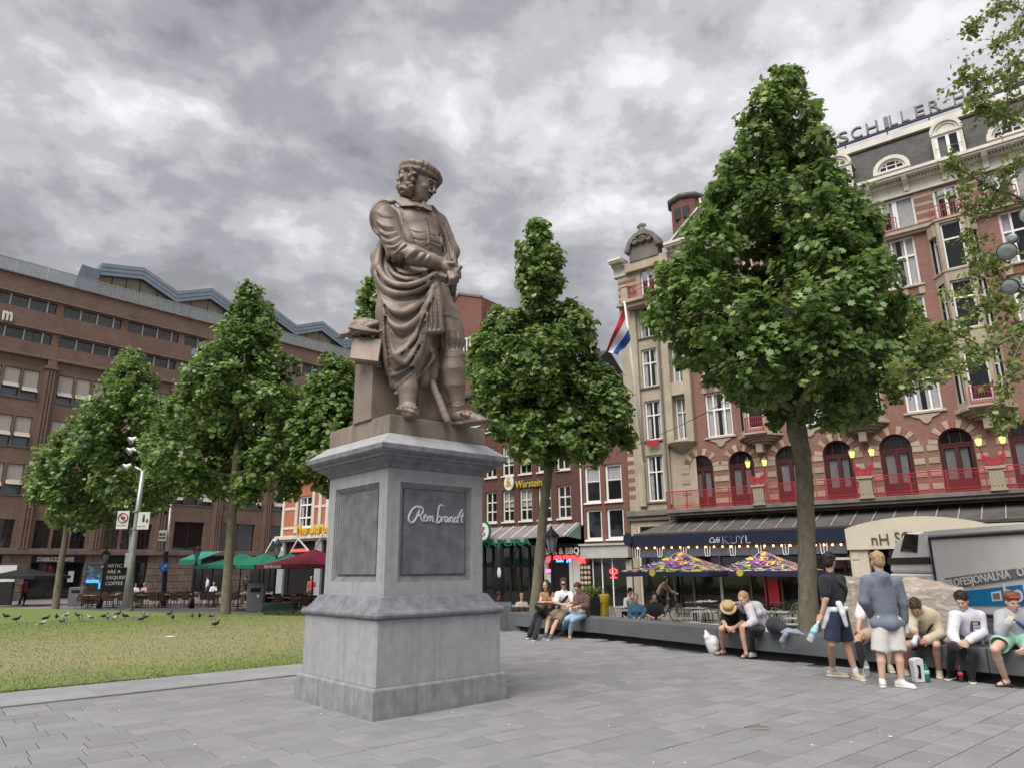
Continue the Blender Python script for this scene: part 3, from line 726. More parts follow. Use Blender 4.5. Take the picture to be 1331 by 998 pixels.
# cloth end pleats
for x in (557, 562.5, 568): cu([(564 + (x - 562) * .3, 374), (x + 1, 398), (x + 1.5, 427)], [.006, .014, .016], .012)
for x in (554, 560, 566, 572): ad([(563 + (x - 562) * .3, 372), (x + 1, 400), (x + 1, 428)], [.008, .014, .016], .012)
# far side cloak folds
for pts in ([(563,277),(574,300),(581,325),(585,343)], [(566,290),(573,312),(577,335)], [(571,280),(583,305),(590,335),(592,360),(590,390)]): ad(pts, [.012, .026, .022], .02)
for pts in ([(566,284),(574,305),(580,330)], [(576,292),(584,318),(588,345)], [(570,300),(575,325),(577,338)]): cu(pts, [.010, .020, .016], .015)
# sleeve wrinkles
for pts in ([(490,288),(500,295),(512,296)], [(493,300),(503,306),(516,303)], [(497,312),(508,315),(521,309)], [(503,322),(513,322),(523,314)], [(512,332),(520,327),(528,318)], [(528,337),(535,330),(541,325)], [(543,340),(548,334),(552,330)], [(552,343),(556,337),(559,333)], [(491,276),(500,282),(510,283)]):
 ad(pts, [.008, .020, .008], .022); 
for pts in ([(492,295),(501,301),(514,300)], [(495,306),(505,311),(518,306)], [(500,318),(511,319),(522,312)], [(535,340),(541,333),(546,328)], [(516,330),(524,323),(531,318)]): cu(pts, [.006, .012, .006], .015)
# armhole and cloak rim round the shoulder
ad([(519,259),(508,264),(496,263),(487,270),(483,283),(486,297),(492,305)], [.022, .028, .030, .030, .024], .015); cu([(512,268),(500,266),(491,272),(487,284),(490,297)], [.008, .012, .010], .008)
ad([(512,266),(520,276),(525,288)], [.015, .016, .012], .01)
cu([(514,266),(523,277),(528,291),(533,306),(538,318)], [.008, .014, .016], .012)
# doublet: waist seams, chest line, button placket
for pts in ([(530,299),(543,303),(553,303)], [(535,310),(546,313),(557,312)], [(540,321),(550,322),(561,319)], [(558,312),(566,316),(572,318)], [(559,318),(566,322),(572,325)], [(546,327),(556,329),(564,328)], [(557,304),(566,307),(571,307)]):
 cu(pts, [.004, .009, .004], .012)
cu([(551,284),(555,300),(555,318),(559,327)], .005, .006); cu([(554.5,284),(558,300),(558,318),(562,327)], .005, .006)
for i in range(15):
 t = i / 14.; p = np.array([552.5, 284]) * (1 - t) ** 2 + 2 * t * (1 - t) * np.array([559, 303]) + t * t * np.array([559, 325])
 h = sdf_hit(s, p[0], p[1], 7.9, 10.3, .0)
 if h is not None: s.ell(h, (.020, .020, .018), .003)
# breeches gathers and stocking details
for x in (576, 580, 585, 590, 595): ad([(x + (x - 586) * .15, 428), (x + (x - 586) * .2, 441), (x, 452)], [.006, .016, .010], .014)
for x in (578, 583, 588, 593): cu([(x + (x - 586) * .15, 432), (x + (x - 586) * .2, 443), (x, 453)], [.004, .012, .008], .010)
cu([(577,412),(586,413),(594,418)], .009, .01); ad([(577,410),(586,410.5),(594,415)], .012, .01)
for y in (455.5, 458.5, 462): ad([(578, y + .6), (589, y + 1.4), (600, y + .3)], .013, .008)
ad([(597,459),(603,462),(606,468)], .018, .008); ad([(598,461),(601,468),(604,471)], .016, .008)
for pts in ([(585,500),(594,501),(602,499)], [(586,523),(594,524),(602,522)], [(587,527),(595,528),(603,526)], [(581,478),(590,479),(600,477)]): ad(pts, [.003, .009, .003], .012)
cu([(588,537),(600,533),(606,536),(610,541)], .005, .006); cu([(588,546),(604,549.5),(620,549),(635,550)], .006, .006)
for dx, dy in ((0, 0), (4, -1.5), (7, 1), (2, 3), (6, 4), (-2, 1)):
 h = sdf_hit(s, 603 + dx, 536 + dy, 7.9, 10.3)
 if h is not None: s.ell(h, (.036, .036, .028), .006)
for i in range(7):
 h = sdf_hit(s, 518 + i * 3.6, 531 - 2.2 * math.sin(i / 6 * 3.14), 7.9, 10.3)
 if h is not None: s.ell(h, (.036, .036, .026), .008)
ad([(516,534),(522,532),(530,533),(538,536)], .02, .01)
s.noise(.0022, 14, 4, 2)
st_part('robed_figure', s, .0)
# head (finer grid)
s = SDF((-1.85, 8.6, 6.75), (-.95, 9.75, 7.75), .0085)
hc = A(545.5, 240.5, -.05); M = frame((.93, -.27, -.33))        # rows side(right of the figure), forward, up
sd_, fd, ud = M
def HP(a, b_, c_): return hc + sd_ * a + fd * b_ + ud * c_
s.ell(hc + ud * .04 - fd * .02, (.175, .225, .225), 0, M=M)
s.ell(HP(0, .07, -.08), (.140, .150, .20), .05, M=M)
s.ell(HP(0, .115, -.215), (.075, .075, .07), .05, M=M)       # chin
s.cone(HP(0, -.06, -.15), A(539, 268, .02), .125, .14, .04)
s.cone(A(539, 272, .02), A(538, 280, .04), .15, .16, .03)
s.chain([HP(-.09, .20, .055), HP(0, .225, .06), HP(.09, .20, .055)], [.025, .03, .025], .03)   # brow
for e in (-1, 1):
 s.ell(HP(e * .068, .205, .012), (.040, .030, .026), .02, 'sub', M=M)
 s.ell(HP(e * .066, .178, .010), (.034, .034, .028), .006, M=M)
 s.chain([HP(e * .10, .185, .022), HP(e * .066, .212, .030), HP(e * .03, .20, .018)], [.007, .009, .006], .006)
 s.ell(HP(e * .085, .150, -.06), (.045, .05, .045), .03, M=M)
 s.chain([HP(e * .005, .245, -.098), HP(e * .045, .228, -.108), HP(e * .085, .19, -.100)], [.015, .016, .006], .008)   # moustache
 s.cone(HP(e * .035, .215, -.085), HP(e * .035, .225, -.080), .022, .02, .012)
s.chain([HP(0, .215, .045), HP(0, .250, -.02), HP(0, .275, -.072)], [.020, .023, .032], .015)
s.cone(HP(0, .26, -.082), HP(0, .235, -.088), .024, .02, .01)
s.chain([HP(-.048, .195, -.140), HP(0, .225, -.146), HP(.048, .195, -.140)], [.012, .020, .012], .008)
s.chain([HP(-.05, .205, -.1285), HP(0, .245, -.130), HP(.05, .205, -.1285)], [.004, .006, .004], .004, 'sub')
s.ell(HP(0, .18, -.20), (.03, .03, .035), .015, M=M)
st_part('head', s, .0)
s = SDF((-2.0, 8.5, 6.75), (-.95, 9.95, 7.85), .010)
rh = np.random.RandomState(5)
for i in range(120):      # curly hair masses round the back and side of the head
 th = rh.uniform(-2.65, .35) if rh.rand() < .6 else rh.uniform(2.5, 3.6); ph = rh.uniform(-.95, .55)
 a, b_, c_ = .195 * math.cos(ph) * math.cos(th - math.pi / 2 + 1.2), .23 * math.cos(ph) * math.sin(th - math.pi / 2 + 1.2), .25 * math.sin(ph)
 # keep off the face
 if b_ > .09: continue
 p = HP(a * 1.02, b_ - .02, c_ - .0); s.chain([p, p + rh.normal(size=3) * .04, p + rh.normal(size=3) * .05], [.042, .038, .025], .012)
for i in range(46):
 t = rh.rand(); px_, py_ = 522 + t * 12 + rh.uniform(-3, 3), 232 + rh.rand() * 18; p = A(px_, py_, -.12 + rh.uniform(-.06, .03) + (px_ - 530) * -.006)
 s.chain([p, p + rh.normal(size=3) * .035, p + rh.normal(size=3) * .045], [.045, .038, .022], .01)
s.chain([HP(-.165, .08, .10), HP(-.175, .03, .0), HP(-.165, -.02, -.10)], [.05, .05, .04], .02)
st_part('curly_hair', s, .0)
s = SDF((-2.0, 8.5, 7.1), (-.9, 10.0, 8.0), .010)
n_ = unit((.30, .04, 1.0)); bm_ = frame(np.cross(n_, (0, 1, 0)), n_); bm_ = np.array([unit(np.cross(n_, (0, 1, 0))), unit(np.cross(n_, np.cross(n_, (0, 1, 0)))), n_])
bc = A(546, 229.5, .0)
def ruff(P, q, d):
 a = np.arctan2(q[1], q[0]); return d + .0035 * np.sin(a * 15 + np.sin(a * 3) * 2) * np.clip(np.sqrt(q[0] ** 2 + q[1] ** 2) / .25, 0, 1) + .0015 * np.sin(a * 31)
s.ell(bc + n_ * .035, (.335, .325, .138), 0, M=bm_, fn=ruff)
s.ell(bc - n_ * .05, (.32, .30, .085), .03, M=bm_, fn=ruff)
s.ell(bc - n_ * .12 + fd * .03, (.20, .225, .075), .02, M=bm_)
s.ell(bc - n_ * .19 + fd * .02 , (.19, .215, .05), .01, M=bm_)
st_part('beret', s, .0)
# collar points
s = SDF((-1.95, 8.4, 6.55), (-.85, 9.75, 7.35), .009)
for (a, b_, c_) in (((-.03, 0), 0, 0),):
 L_ = [A(521, 255.5, -.10), A(530, 262, -.22), A(538, 268, -.32), A(544, 273, -.36)]; O_ = [A(514, 261, -.17), A(522, 268, -.30), A(531, 274, -.40), A(539.5, 276, -.45)]
 s.tri_strip(L_, O_, .018, .008)
 L2 = [A(546, 273, -.34), A(551, 270, -.22), A(552, 266, -.08)]; O2 = [A(561, 284, -.33), A(560, 277, -.2), A(560, 270, -.05)]
 s.tri_strip(L2, O2, .018, .008)
 s.chain([A(522, 257, -.02), A(530, 262, -.16), A(541, 270, -.30), A(548, 271, -.26), A(551, 264, -.1)], [.03, .03, .03, .03, .03], .02)
 for i in range(9): p = A(546 + rh.uniform(-3.5, 3), 278 + rh.uniform(-4, 4), -.42); s.ell(p, (.022, .022, .022), .006)
st_part('collar', s, .0)
# pillar, portfolio, plumed hat, scabbard
cpt = atz(481, 544, 3.484)
def uvl(p): w = Vector(p) - PC; return w.dot(U), w.dot(V)
cu_, cv_ = uvl(cpt)
def loc_box(name, u0, u1, v0, v1, z0, z1, bevel=.01, taper=0.):
 mb = MB(); mb.box(u0, u1, v0, v1, z0 - 3.484, z1 - 3.484); me = mb.mesh(name, bevel=bevel)
 o = link_mesh(name, me, m_bronze, statue); o.rotation_euler = (0, 0, PA); return o
ztop = aty(470, 447, cpt.y + .1).z
loc_box('pillar', cu_, cu_ + .62, cv_, cv_ + .46, 3.48, ztop)
# portfolio leaning on the pillar top: quad with pages
q0 = [AT(458, 436.5, 8.78), AT(496, 441, 8.68), AT(491.5, 470, 8.60), AT(454.5, 465.5, 8.70)]
def slab_from(q, th, name, nrm=None, bevel=.006):
 q = [Vector(p) for p in q]; n = (q[1] - q[0]).cross(q[3] - q[0]).normalized()
 if n.y < 0: n = -n
 mb = MB(); v = [p for p in q] + [p + n * th for p in q]
 v = [p - Vector((PC.x, PC.y, 3.484)) for p in v]
 mb.add(v, [(0, 1, 2, 3), (7, 6, 5, 4), (0, 4, 5, 1), (1, 5, 6, 2), (2, 6, 7, 3), (3, 7, 4, 0)]); return mb.build(name, m_bronze, statue, bevel=bevel)
slab_from(q0, .045, 'portfolio_cover'); q1 = [Vector(p) + Vector((0, .09, .0)) for p in q0]; 
ins = [Vector(q0[i]).lerp(sum((Vector(p) for p in q0), Vector()) / 4, .05) + Vector((.0, .045, 0)) for i in range(4)]; slab_from(ins, .10, 'portfolio_pages')
slab_from([Vector(p) + Vector((.01, .145, -.03)) for p in q0], .03, 'portfolio_cover')
s = SDF((-2.75, 8.2, 4.6), (-1.55, 9.6, 5.5), .011)
rb = np.random.RandomState(9)
s.ell(AT(481, 431, 8.85), (.30, .26, .045), 0, M=frame((.5, -.8, -.35)))
s.ell(AT(474, 426, 8.95), (.20, .18, .13), .02)
s.chain([AT(466, 433, 8.72), AT(478, 438, 8.58), AT(492, 437, 8.58), AT(498, 429, 8.66), AT(496, 420, 8.8)], [.028, .03, .03, .028, .02], .02)
for i in range(30):      # plume
 t = i / 29.; c = AT(492 - 42 * t + 3 * math.sin(i), 420 + 3 * math.sin(t * 3) + 26 * max(0, t - .35) ** 1.4, 8.78 + .05 * math.sin(i * 2.)); d = rb.normal(size=3) * .05 + np.array([-.05, 0, -.03 - .06 * t])
 s.chain([c, c + d, c + d * 1.6], [.045, .035, .012], .01)
for i in range(12):
 c = AT(468 + rb.uniform(-4, 14), 431 + rb.uniform(-3, 5), 8.66); s.ell(c, (.05, .04, .03), .008)
s.chain([AT(452, 450, 8.85), AT(449, 475, 8.92), AT(447, 500, 8.98), AT(449, 518, 8.95)], [.06, .06, .07, .06], .02)
s.chain([AT(456, 452, 8.85), AT(453, 480, 8.9), AT(453, 512, 8.92)], [.04, .05, .05], .02)
st_part('plumed_hat_and_cloth', s, .0)
s = SDF((-1.5, 8.5, 3.44), (-.6, 9.8, 4.5), .011)
pp = [A(559.5, 490, -.12), A(563, 500, -.14), A(567, 511, -.17), (A(571.5, 521, -.19)), A(576.5, 534, -.2), A(581, 546, -.2)]
C = catmull(pp, 5)
for i in range(len(C) - 1): s.cone(C[i], C[i + 1], .046 + .004 * (i % 3), .046, .006, flat=((0, 1, 0), .6))
st_part('scabbard', s, .0)
# ------------------------------------------------------------------ plane trees
def leaf_mat(name, c0, c1, c2):
 m, nt, b = new_mat(name)
 a = nt.nodes.new('ShaderNodeAttribute'); a.attribute_name = 'rv'
 ramp = nt.nodes.new('ShaderNodeValToRGB'); nt.links.new(a.outputs['Fac'], ramp.inputs[0]); e = ramp.color_ramp.elements
 e[0].position = 0; e[0].color = c0 + (1,); e[1].position = 1; e[1].color = c2 + (1,); q = e.new(.55); q.color = c1 + (1,)
 nt.links.new(ramp.outputs[0], b.inputs['Base Color']); b.inputs['Roughness'].default_value = .42; b.inputs['Specular IOR Level'].default_value = .45
 tr = nt.nodes.new('ShaderNodeBsdfTranslucent'); hv = nt.nodes.new('ShaderNodeHueSaturation'); hv.inputs['Value'].default_value = 1.9; hv.inputs['Hue'].default_value = .485; nt.links.new(ramp.outputs[0], hv.inputs['Color']); nt.links.new(hv.outputs[0], tr.inputs[0])
 mx = nt.nodes.new('ShaderNodeMixShader'); mx.inputs[0].default_value = .30; nt.links.new(b.outputs[0], mx.inputs[1]); nt.links.new(tr.outputs[0], mx.inputs[2])
 nt.links.new(mx.outputs[0], nt.nodes['Material Output'].inputs[0]); return m
m_leaf = leaf_mat('plane leaves', (.042, .085, .020), (.115, .195, .042), (.27, .36, .12))
m_leaf2 = leaf_mat('elm leaves', (.08, .12, .025), (.15, .21, .045), (.26, .33, .09))
def bark_mat():
 m, nt, b = new_mat('plane bark'); tc = nt.nodes.new('ShaderNodeTexCoord'); v = nt_map(nt, tc.outputs['Object'], (1, 1, .55))
 n1 = nt_noise(nt, v, 6, 6, .7, .6); n2 = nt_noise(nt, v, 22, 5, .7); vo = nt.nodes.new('ShaderNodeTexVoronoi'); vo.inputs['Scale'].default_value = 9; nt.links.new(v, vo.inputs['Vector'])
 col = nt_mix(nt, nt_range(nt, n1, .35, .65), (.115, .095, .062), (.20, .18, .125))
 col = nt_mix(nt, nt_range(nt, n2, .55, .7, 0, .6), col, (.30, .29, .22)); col = nt_mix(nt, nt_range(nt, vo.outputs['Distance'], .05, .18, .55, 0), col, (.06, .048, .03))
 nt.links.new(col, b.inputs['Base Color']); b.inputs['Roughness'].default_value = .85
 bn = nt.nodes.new('ShaderNodeBump'); bn.inputs['Strength'].default_value = .6; bn.inputs['Distance'].default_value = .02; nt.links.new(n2, bn.inputs['Height']); nt.links.new(bn.outputs[0], b.inputs['Normal']); return m
m_bark = bark_mat()
LEAF_BIG = np.array([(0, -.5), (.16, -.30), (.46, -.22), (.34, .02), (.50, .26), (.20, .24), (0, .56), (-.20, .24), (-.50, .26), (-.34, .02), (-.46, -.22), (-.16, -.30)])
LEAF_MID = np.array([(0, -.5), (.42, -.15), (.30, .30), (0, .52), (-.30, .30), (-.42, -.15)])
LEAF_FAR = np.array([(0, -.5), (.42, 0), (0, .5), (-.42, 0)])
def leaves_mesh(name, P, N, size, shape, rng, bend=.25):
 n = len(P); k = len(shape)
 N = N / np.linalg.norm(N, axis=1)[:, None]
 a = rng.normal(size=(n, 3)); T = np.cross(N, a); T /= np.linalg.norm(T, axis=1)[:, None]; B = np.cross(N, T)
 sz = size * rng.uniform(.62, 1.25, n)
 co = P[:, None, :] + (T[:, None, :] * shape[None, :, 0, None] + B[:, None, :] * shape[None, :, 1, None]) * sz[:, None, None]
 r2 = (shape ** 2).sum(1); co -= N[:, None, :] * (r2[None, :, None] * bend * sz[:, None, None])
 me = bpy.data.meshes.new(name); me.vertices.add(n * k); me.vertices.foreach_set('co', co.astype(np.float32).ravel())
 me.loops.add(n * k); me.loops.foreach_set('vertex_index', np.arange(n * k, dtype=np.int32))
 me.polygons.add(n); me.polygons.foreach_set('loop_start', (np.arange(n) * k).astype(np.int32)); me.update(calc_edges=True)
 return me
def tree(name, label, base, trunk, blobs, Y, nleaf, lsize, shape, seed, limbs=7, depth=.85, mat=None, mb_dark=0., group=None, twigs=0, shell=.55):
 rng = np.random.RandomState(seed); root = empty(name, base, 0, label, 'tree', group)
 mat = mat or m_leaf
 C = []; Rr = []
 ax = aty(trunk[0][0], trunk[0][1], Y).x
 # crown half-width by height gives the depth of each clump
 W3 = [(aty(x, y, Y), r * Y / 860.) for x, y, r in blobs]
 cxm = np.average([w[0].x for w in W3], weights=[w[1] for w in W3])
 def half(z): return max([abs(w[0].x - cxm) + w[1] for w in W3 if abs(w[0].z - z) < w[1] * .8] or [.5])
 for w, r in W3:
  hw = half(w.z); room = math.sqrt(max(0, hw ** 2 - (w.x - cxm) ** 2)) * depth
  offs = [0] if room < r * .6 else [-room * rng.uniform(.55, .95), room * rng.uniform(.55, .95), rng.uniform(-.3, .3) * room]
  for d in offs:
   if d and rng.rand() < .18: continue
   Y2 = Y + d; sc_ = 1.0
   C.append((w.x * 1.0, Y2, w.z + rng.uniform(-.15, .15) * r)); Rr.append(r * rng.uniform(.78, 1.0) * (1 if d == 0 else .92))
 C = np.array(C); Rr = np.array(Rr)
 # keep the silhouette: pull clumps that sit nearer or farther along their sight line
 for i in range(len(C)):
  f = C[i, 1] / Y; C[i, 0] *= f if abs(f - 1) < .35 else 1; C[i, 2] = CAMH + (C[i, 2] - CAMH) * f; Rr[i] *= f
 wgt = Rr ** 2.2; wgt /= wgt.sum(); idx = rng.choice(len(C), nleaf, p=wgt)
 d = rng.normal(size=(nleaf, 3)); d /= np.linalg.norm(d, axis=1)[:, None]
 # twig clusters: leaves gather round tips spread over each clump
 K = 36; tips = rng.normal(size=(len(C), K, 3)); tips /= np.linalg.norm(tips, axis=2)[:, :, None]; tips *= rng.uniform(.62, 1.18, (len(C), K, 1))
 tj = rng.randint(0, K, nleaf); tp = tips[idx, tj]
 rad = Rr[idx][:, None]
 P = C[idx] + tp * rad + d * (rng.rand(nleaf, 1) ** .6) * (.15 * rad + lsize * .75)
 out = P - C[idx]; out /= np.maximum(.001, np.linalg.norm(out, axis=1))[:, None]
 N = out * .55 + np.array([0, 0, .65]) + rng.normal(size=(nleaf, 3)) * .42
 me = leaves_mesh('crown', P, N, lsize, shape, rng)
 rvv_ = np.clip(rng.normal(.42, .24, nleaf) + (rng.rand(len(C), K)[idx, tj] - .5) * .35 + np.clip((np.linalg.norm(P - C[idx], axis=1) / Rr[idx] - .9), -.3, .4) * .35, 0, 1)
 at = me.attributes.new('rv', 'FLOAT', 'FACE'); at.data.foreach_set('value', rvv_.astype(np.float32))
 o = link_mesh('crown', me, mat, root); o.location = (-base[0], -base[1], -base[2])
 # trunk and limbs
 mb = MB(); B_ = Vector(base); tp_ = [aty(x, y, Y) for x, y, r in trunk]; rr = [r * Y / 1300. for _, _, r in trunk]
 pts = [Vector((tp_[0].x, Y, base[2] - .05))] + tp_; rr = [rr[0] * 1.18] + rr
 pts = catmull(pts, 4); rr = np.interp(np.linspace(0, 1, len(pts)), np.linspace(0, 1, len(rr)), rr)
 rr = [r * (1 + .05 * math.sin(i * 2.3)) for i, r in enumerate(rr)]
 mb.tube([p - B_ for p in pts], rr, 14)
 mb.build('trunk', m_bark, root, smooth=True)
 order = np.argsort(-Rr)[:limbs * 3]; rng.shuffle(order)
 zt0 = pts[int(len(pts) * .55)].z; zt1 = pts[-1].z
 for i in order[:limbs + 4]:
  c = Vector(C[i]); z_ = min(max(c.z - .5 * abs(c.x - ax) - .3, zt0), zt1)
  k = min(range(len(pts)), key=lambda j: abs(pts[j].z - z_)); p0 = pts[k]; mid = p0.lerp(c, .5) + Vector((0, 0, -.08 * (c - p0).length))
  mb = MB(); q = catmull([p0, mid, c], 4); r0 = rr[k] * .5
  mb.tube([a - B_ for a in q], np.linspace(r0, .02, len(q)), 7); mb.build('limb', m_bark, root, smooth=True)
 if twigs:
  mb = MB()
  for i in range(len(C)):
   for j in range(twigs):
    t_ = Vector(C[i] + tips[i, j] * Rr[i]); c = Vector(C[i]); q = [c - B_, c.lerp(t_, .5) + Vector((0, 0, -.05)) - B_, t_ - B_]; mb.tube(q, [.018, .012, .005], 4, caps=False)
  o = mb.build('twigs', m_bark, root); tag(o, kind='stuff')
 return root
TG = 'plane trees on the square'
tree('plane_tree', 'largest plane tree, before the hotel and behind the standing young men', (aty(1053, 800, 14.6).x, 14.6, ZS),
 [(1053, 830, 19), (1050, 760, 16.5), (1048, 680, 15.5), (1044, 600, 15.5), (1036, 560, 18), (1030, 500, 15), (1026, 400, 13), (1022, 280, 9), (1019, 160, 5), (1018, 100, 2)],
 [(1018,112,30),(1000,150,42),(1040,148,32),(1060,185,24),(985,200,46),(1040,205,44),(1072,235,28),(955,222,24),(955,262,48),(1025,268,62),(1095,272,46),(1125,290,22),(925,325,48),(990,335,64),(1070,330,66),(1120,325,36),(885,372,46),(945,395,60),(1030,405,70),(1105,398,62),(1160,418,40),(868,415,30),(920,450,46),(985,465,54),(1060,465,62),(1125,460,54),(1185,452,42),(1222,462,24),(1095,505,36),(1040,520,30),(975,498,34),(1165,485,30),(1085,545,20),(1010,535,22),(1120,530,22),(915,300,20),(1140,350,28)],
 14.6, 62000, .150, LEAF_BIG, 1, limbs=12, twigs=3)
tree('plane_tree', 'plane tree directly right of the statue, with a narrow top above a wide crown', (aty(697, 800, 20.5).x, 20.5, ZS),
 [(692, 830, 11), (700, 740, 9.5), (707, 660, 8.5), (713, 600, 8.5), (708, 540, 7.5), (702, 460, 7), (699, 360, 4), (698, 300, 1.5)],
 [(698,302,20),(688,328,24),(715,335,22),(700,360,30),(722,368,14),(684,370,14),(700,392,22),(742,402,14),(660,430,34),(715,425,40),(750,425,26),(636,455,30),(622,480,18),(700,470,52),(755,460,38),(648,505,36),(712,520,54),(772,500,38),(795,530,28),(745,560,38),(690,570,30),(800,562,22),(655,550,24),(630,520,20),(770,580,22),(815,572,12),(715,590,20)],
 20.5, 40000, .17, LEAF_MID, 2, limbs=9, twigs=2)
tree('plane_tree', 'tall plane tree with a pointed crown between the light pole and the pedestal', (aty(297, 795, 29).x, 29, 0),
 [(293, 795, 9.5), (297, 730, 8.2), (301, 680, 8), (304, 640, 8), (308, 590, 7), (315, 520, 5), (322, 430, 3), (325, 380, 1.2)],
 [(325,385,18),(318,405,22),(338,412,20),(303,432,24),(335,445,34),(285,465,28),(320,480,42),(362,480,26),(262,495,28),(305,515,46),(350,520,40),(380,520,18),(240,530,28),(275,555,40),(330,560,46),(375,560,34),(210,560,22),(230,585,34),(290,600,42),(350,605,38),(395,600,24),(205,600,20),(255,625,26),(320,635,24),(375,630,18),(195,580,14),(405,575,14)],
 29, 34000, .21, LEAF_MID, 3, limbs=8)
tree('plane_tree', 'plane tree behind the leaning floodlight pole with two white signs', (aty(170, 787, 38).x, 38, ZS),
 [(168, 800, 7), (170, 740, 5.5), (172, 690, 5), (173, 640, 4.5), (172, 540, 3), (171, 470, 1.2)],
 [(172,466,15),(165,482,20),(185,495,22),(150,508,22),(175,520,30),(130,538,26),(205,528,20),(170,555,38),(215,560,24),(125,575,30),(165,595,38),(215,600,26),(150,630,30),(195,640,26),(225,630,16),(170,665,20),(100,585,16)],
 38, 20000, .25, LEAF_FAR, 4, limbs=6)
tree('plane_tree', 'leftmost plane tree, low wide crown before the coffee shop', (aty(83, 783, 41).x, 41, ZS),
 [(72, 790, 6.5), (78, 740, 5.5), (85, 700, 5), (88, 660, 4.5), (92, 600, 2.5)],
 [(100,555,16),(88,575,22),(112,585,24),(70,600,24),(98,612,30),(55,630,20),(85,645,28),(120,645,28),(45,645,12),(105,672,18),(140,668,18),(75,670,14),(140,610,22)],
 41, 13000, .26, LEAF_FAR, 5, limbs=5)
tree('plane_tree', 'plane tree partly hidden behind the left side of the pedestal', (aty(446, 790, 27).x, 27, 0),
 [(446, 800, 9), (445, 700, 8), (444, 640, 7), (442, 560, 5), (438, 480, 2)],
 [(428,468,14),(440,485,20),(415,502,20),(442,515,28),(405,530,20),(430,550,32),(462,545,26),(398,560,20),(412,585,30),(450,590,34),(390,600,18),(425,620,22),(385,575,12),(480,570,24)],
 27, 14000, .21, LEAF_MID, 6, limbs=5)
tree('plane_tree', 'plane tree whose top shows beside the left hip of the bronze figure', (aty(497, 790, 24).x, 24, 0),
 [(497, 800, 10), (496, 700, 9), (494, 600, 7), (488, 480, 5), (482, 380, 1.5)],
 [(481,371,10),(478,388,14),(490,402,16),(478,415,14),(492,440,20),(505,470,26),(525,500,30),(500,520,30),(520,560,32)],
 24, 11000, .19, LEAF_MID, 7, limbs=4)
# the elm whose branches reach in from the right edge
rng = np.random.RandomState(21); EB = Vector((9.6, 9.4, ZS)); elm = empty('elm_tree', EB, 0, 'pale leafed tree at the right edge reaching thin branches into the picture', 'tree')
mb = MB(); mb.tube([Vector((0, 0, 0)), Vector((.05, 0, 3)), Vector((-.1, .05, 6)), Vector((.05, .1, 10))], [.30, .25, .2, .08], 12); mb.build('trunk', m_bark, elm, smooth=True)
ebr = [[(1480,520),(1400,465),(1331,437),(1285,455),(1240,478),(1195,483),(1168,478)], [(1331,437),(1312,480),(1300,530),(1304,560)], [(1285,455),(1255,440),(1215,425),(1185,440)], [(1490,380),(1400,330),(1331,262),(1290,245),(1255,225),(1235,212)],
 [(1331,262),(1290,262),(1262,268),(1240,255)], [(1450,250),(1380,150),(1331,82),(1300,98),(1265,108),(1248,104)], [(1400,80),(1331,15),(1300,8),(1275,30),(1262,40)], [(1331,82),(1310,120),(1312,150)], [(1331,160),(1300,150),(1275,140),(1262,128)],
 [(1420,380),(1331,375),(1300,360),(1270,330),(1262,300)], [(1331,330),(1295,335),(1275,355),(1235,390)], [(1331,437),(1310,400),(1290,390),(1262,405)], [(1331,15),(1318,45),(1290,62)], [(1331,200),(1318,215),(1305,228)]]
LP = []; LN = []
for i, br in enumerate(ebr):
 Yb = 10.2 + rng.uniform(-.8, .9); C = catmull([aty(x, y, Yb + .03 * j) for j, (x, y) in enumerate(br)], 6)
 mb = MB(); mb.tube([c - EB for c in C], np.linspace(.036 if i in (0, 3, 5) else .018, .006, len(C)), 6); mb.build('branch', m_bark, elm, smooth=True)
 side = []
 for j, c in enumerate(C):
  if j < len(C) * .15: continue
  for q in range(2):
   d = Vector(rng.normal(size=3) * np.array([1, 1, .8])).normalized() * rng.uniform(.12, .42); side.append((c, c + d))
 mb = MB()
 for a, b_ in side:
  mb.tube([a - EB, a.lerp(b_, .5) + Vector((0, 0, .03)) - EB, b_ - EB], [.006, .004, .002], 4, caps=False)
  for t in np.linspace(.2, 1.05, 12):
   LP.append(np.array(a.lerp(b_, t)) + rng.normal(size=3) * .045); LN.append(rng.normal(size=3) * .8 + np.array([0, 0, .7]))
 tag(mb.build('twigs', m_bark, elm), kind='stuff')
me = leaves_mesh('crown', np.array(LP) - np.array(EB), np.array(LN), .072, LEAF_MID, rng); at = me.attributes.new('rv', 'FLOAT', 'FACE'); at.data.foreach_set('value', rng.uniform(.1, .95, len(LP)).astype(np.float32))
link_mesh('crown', me, m_leaf2, elm)
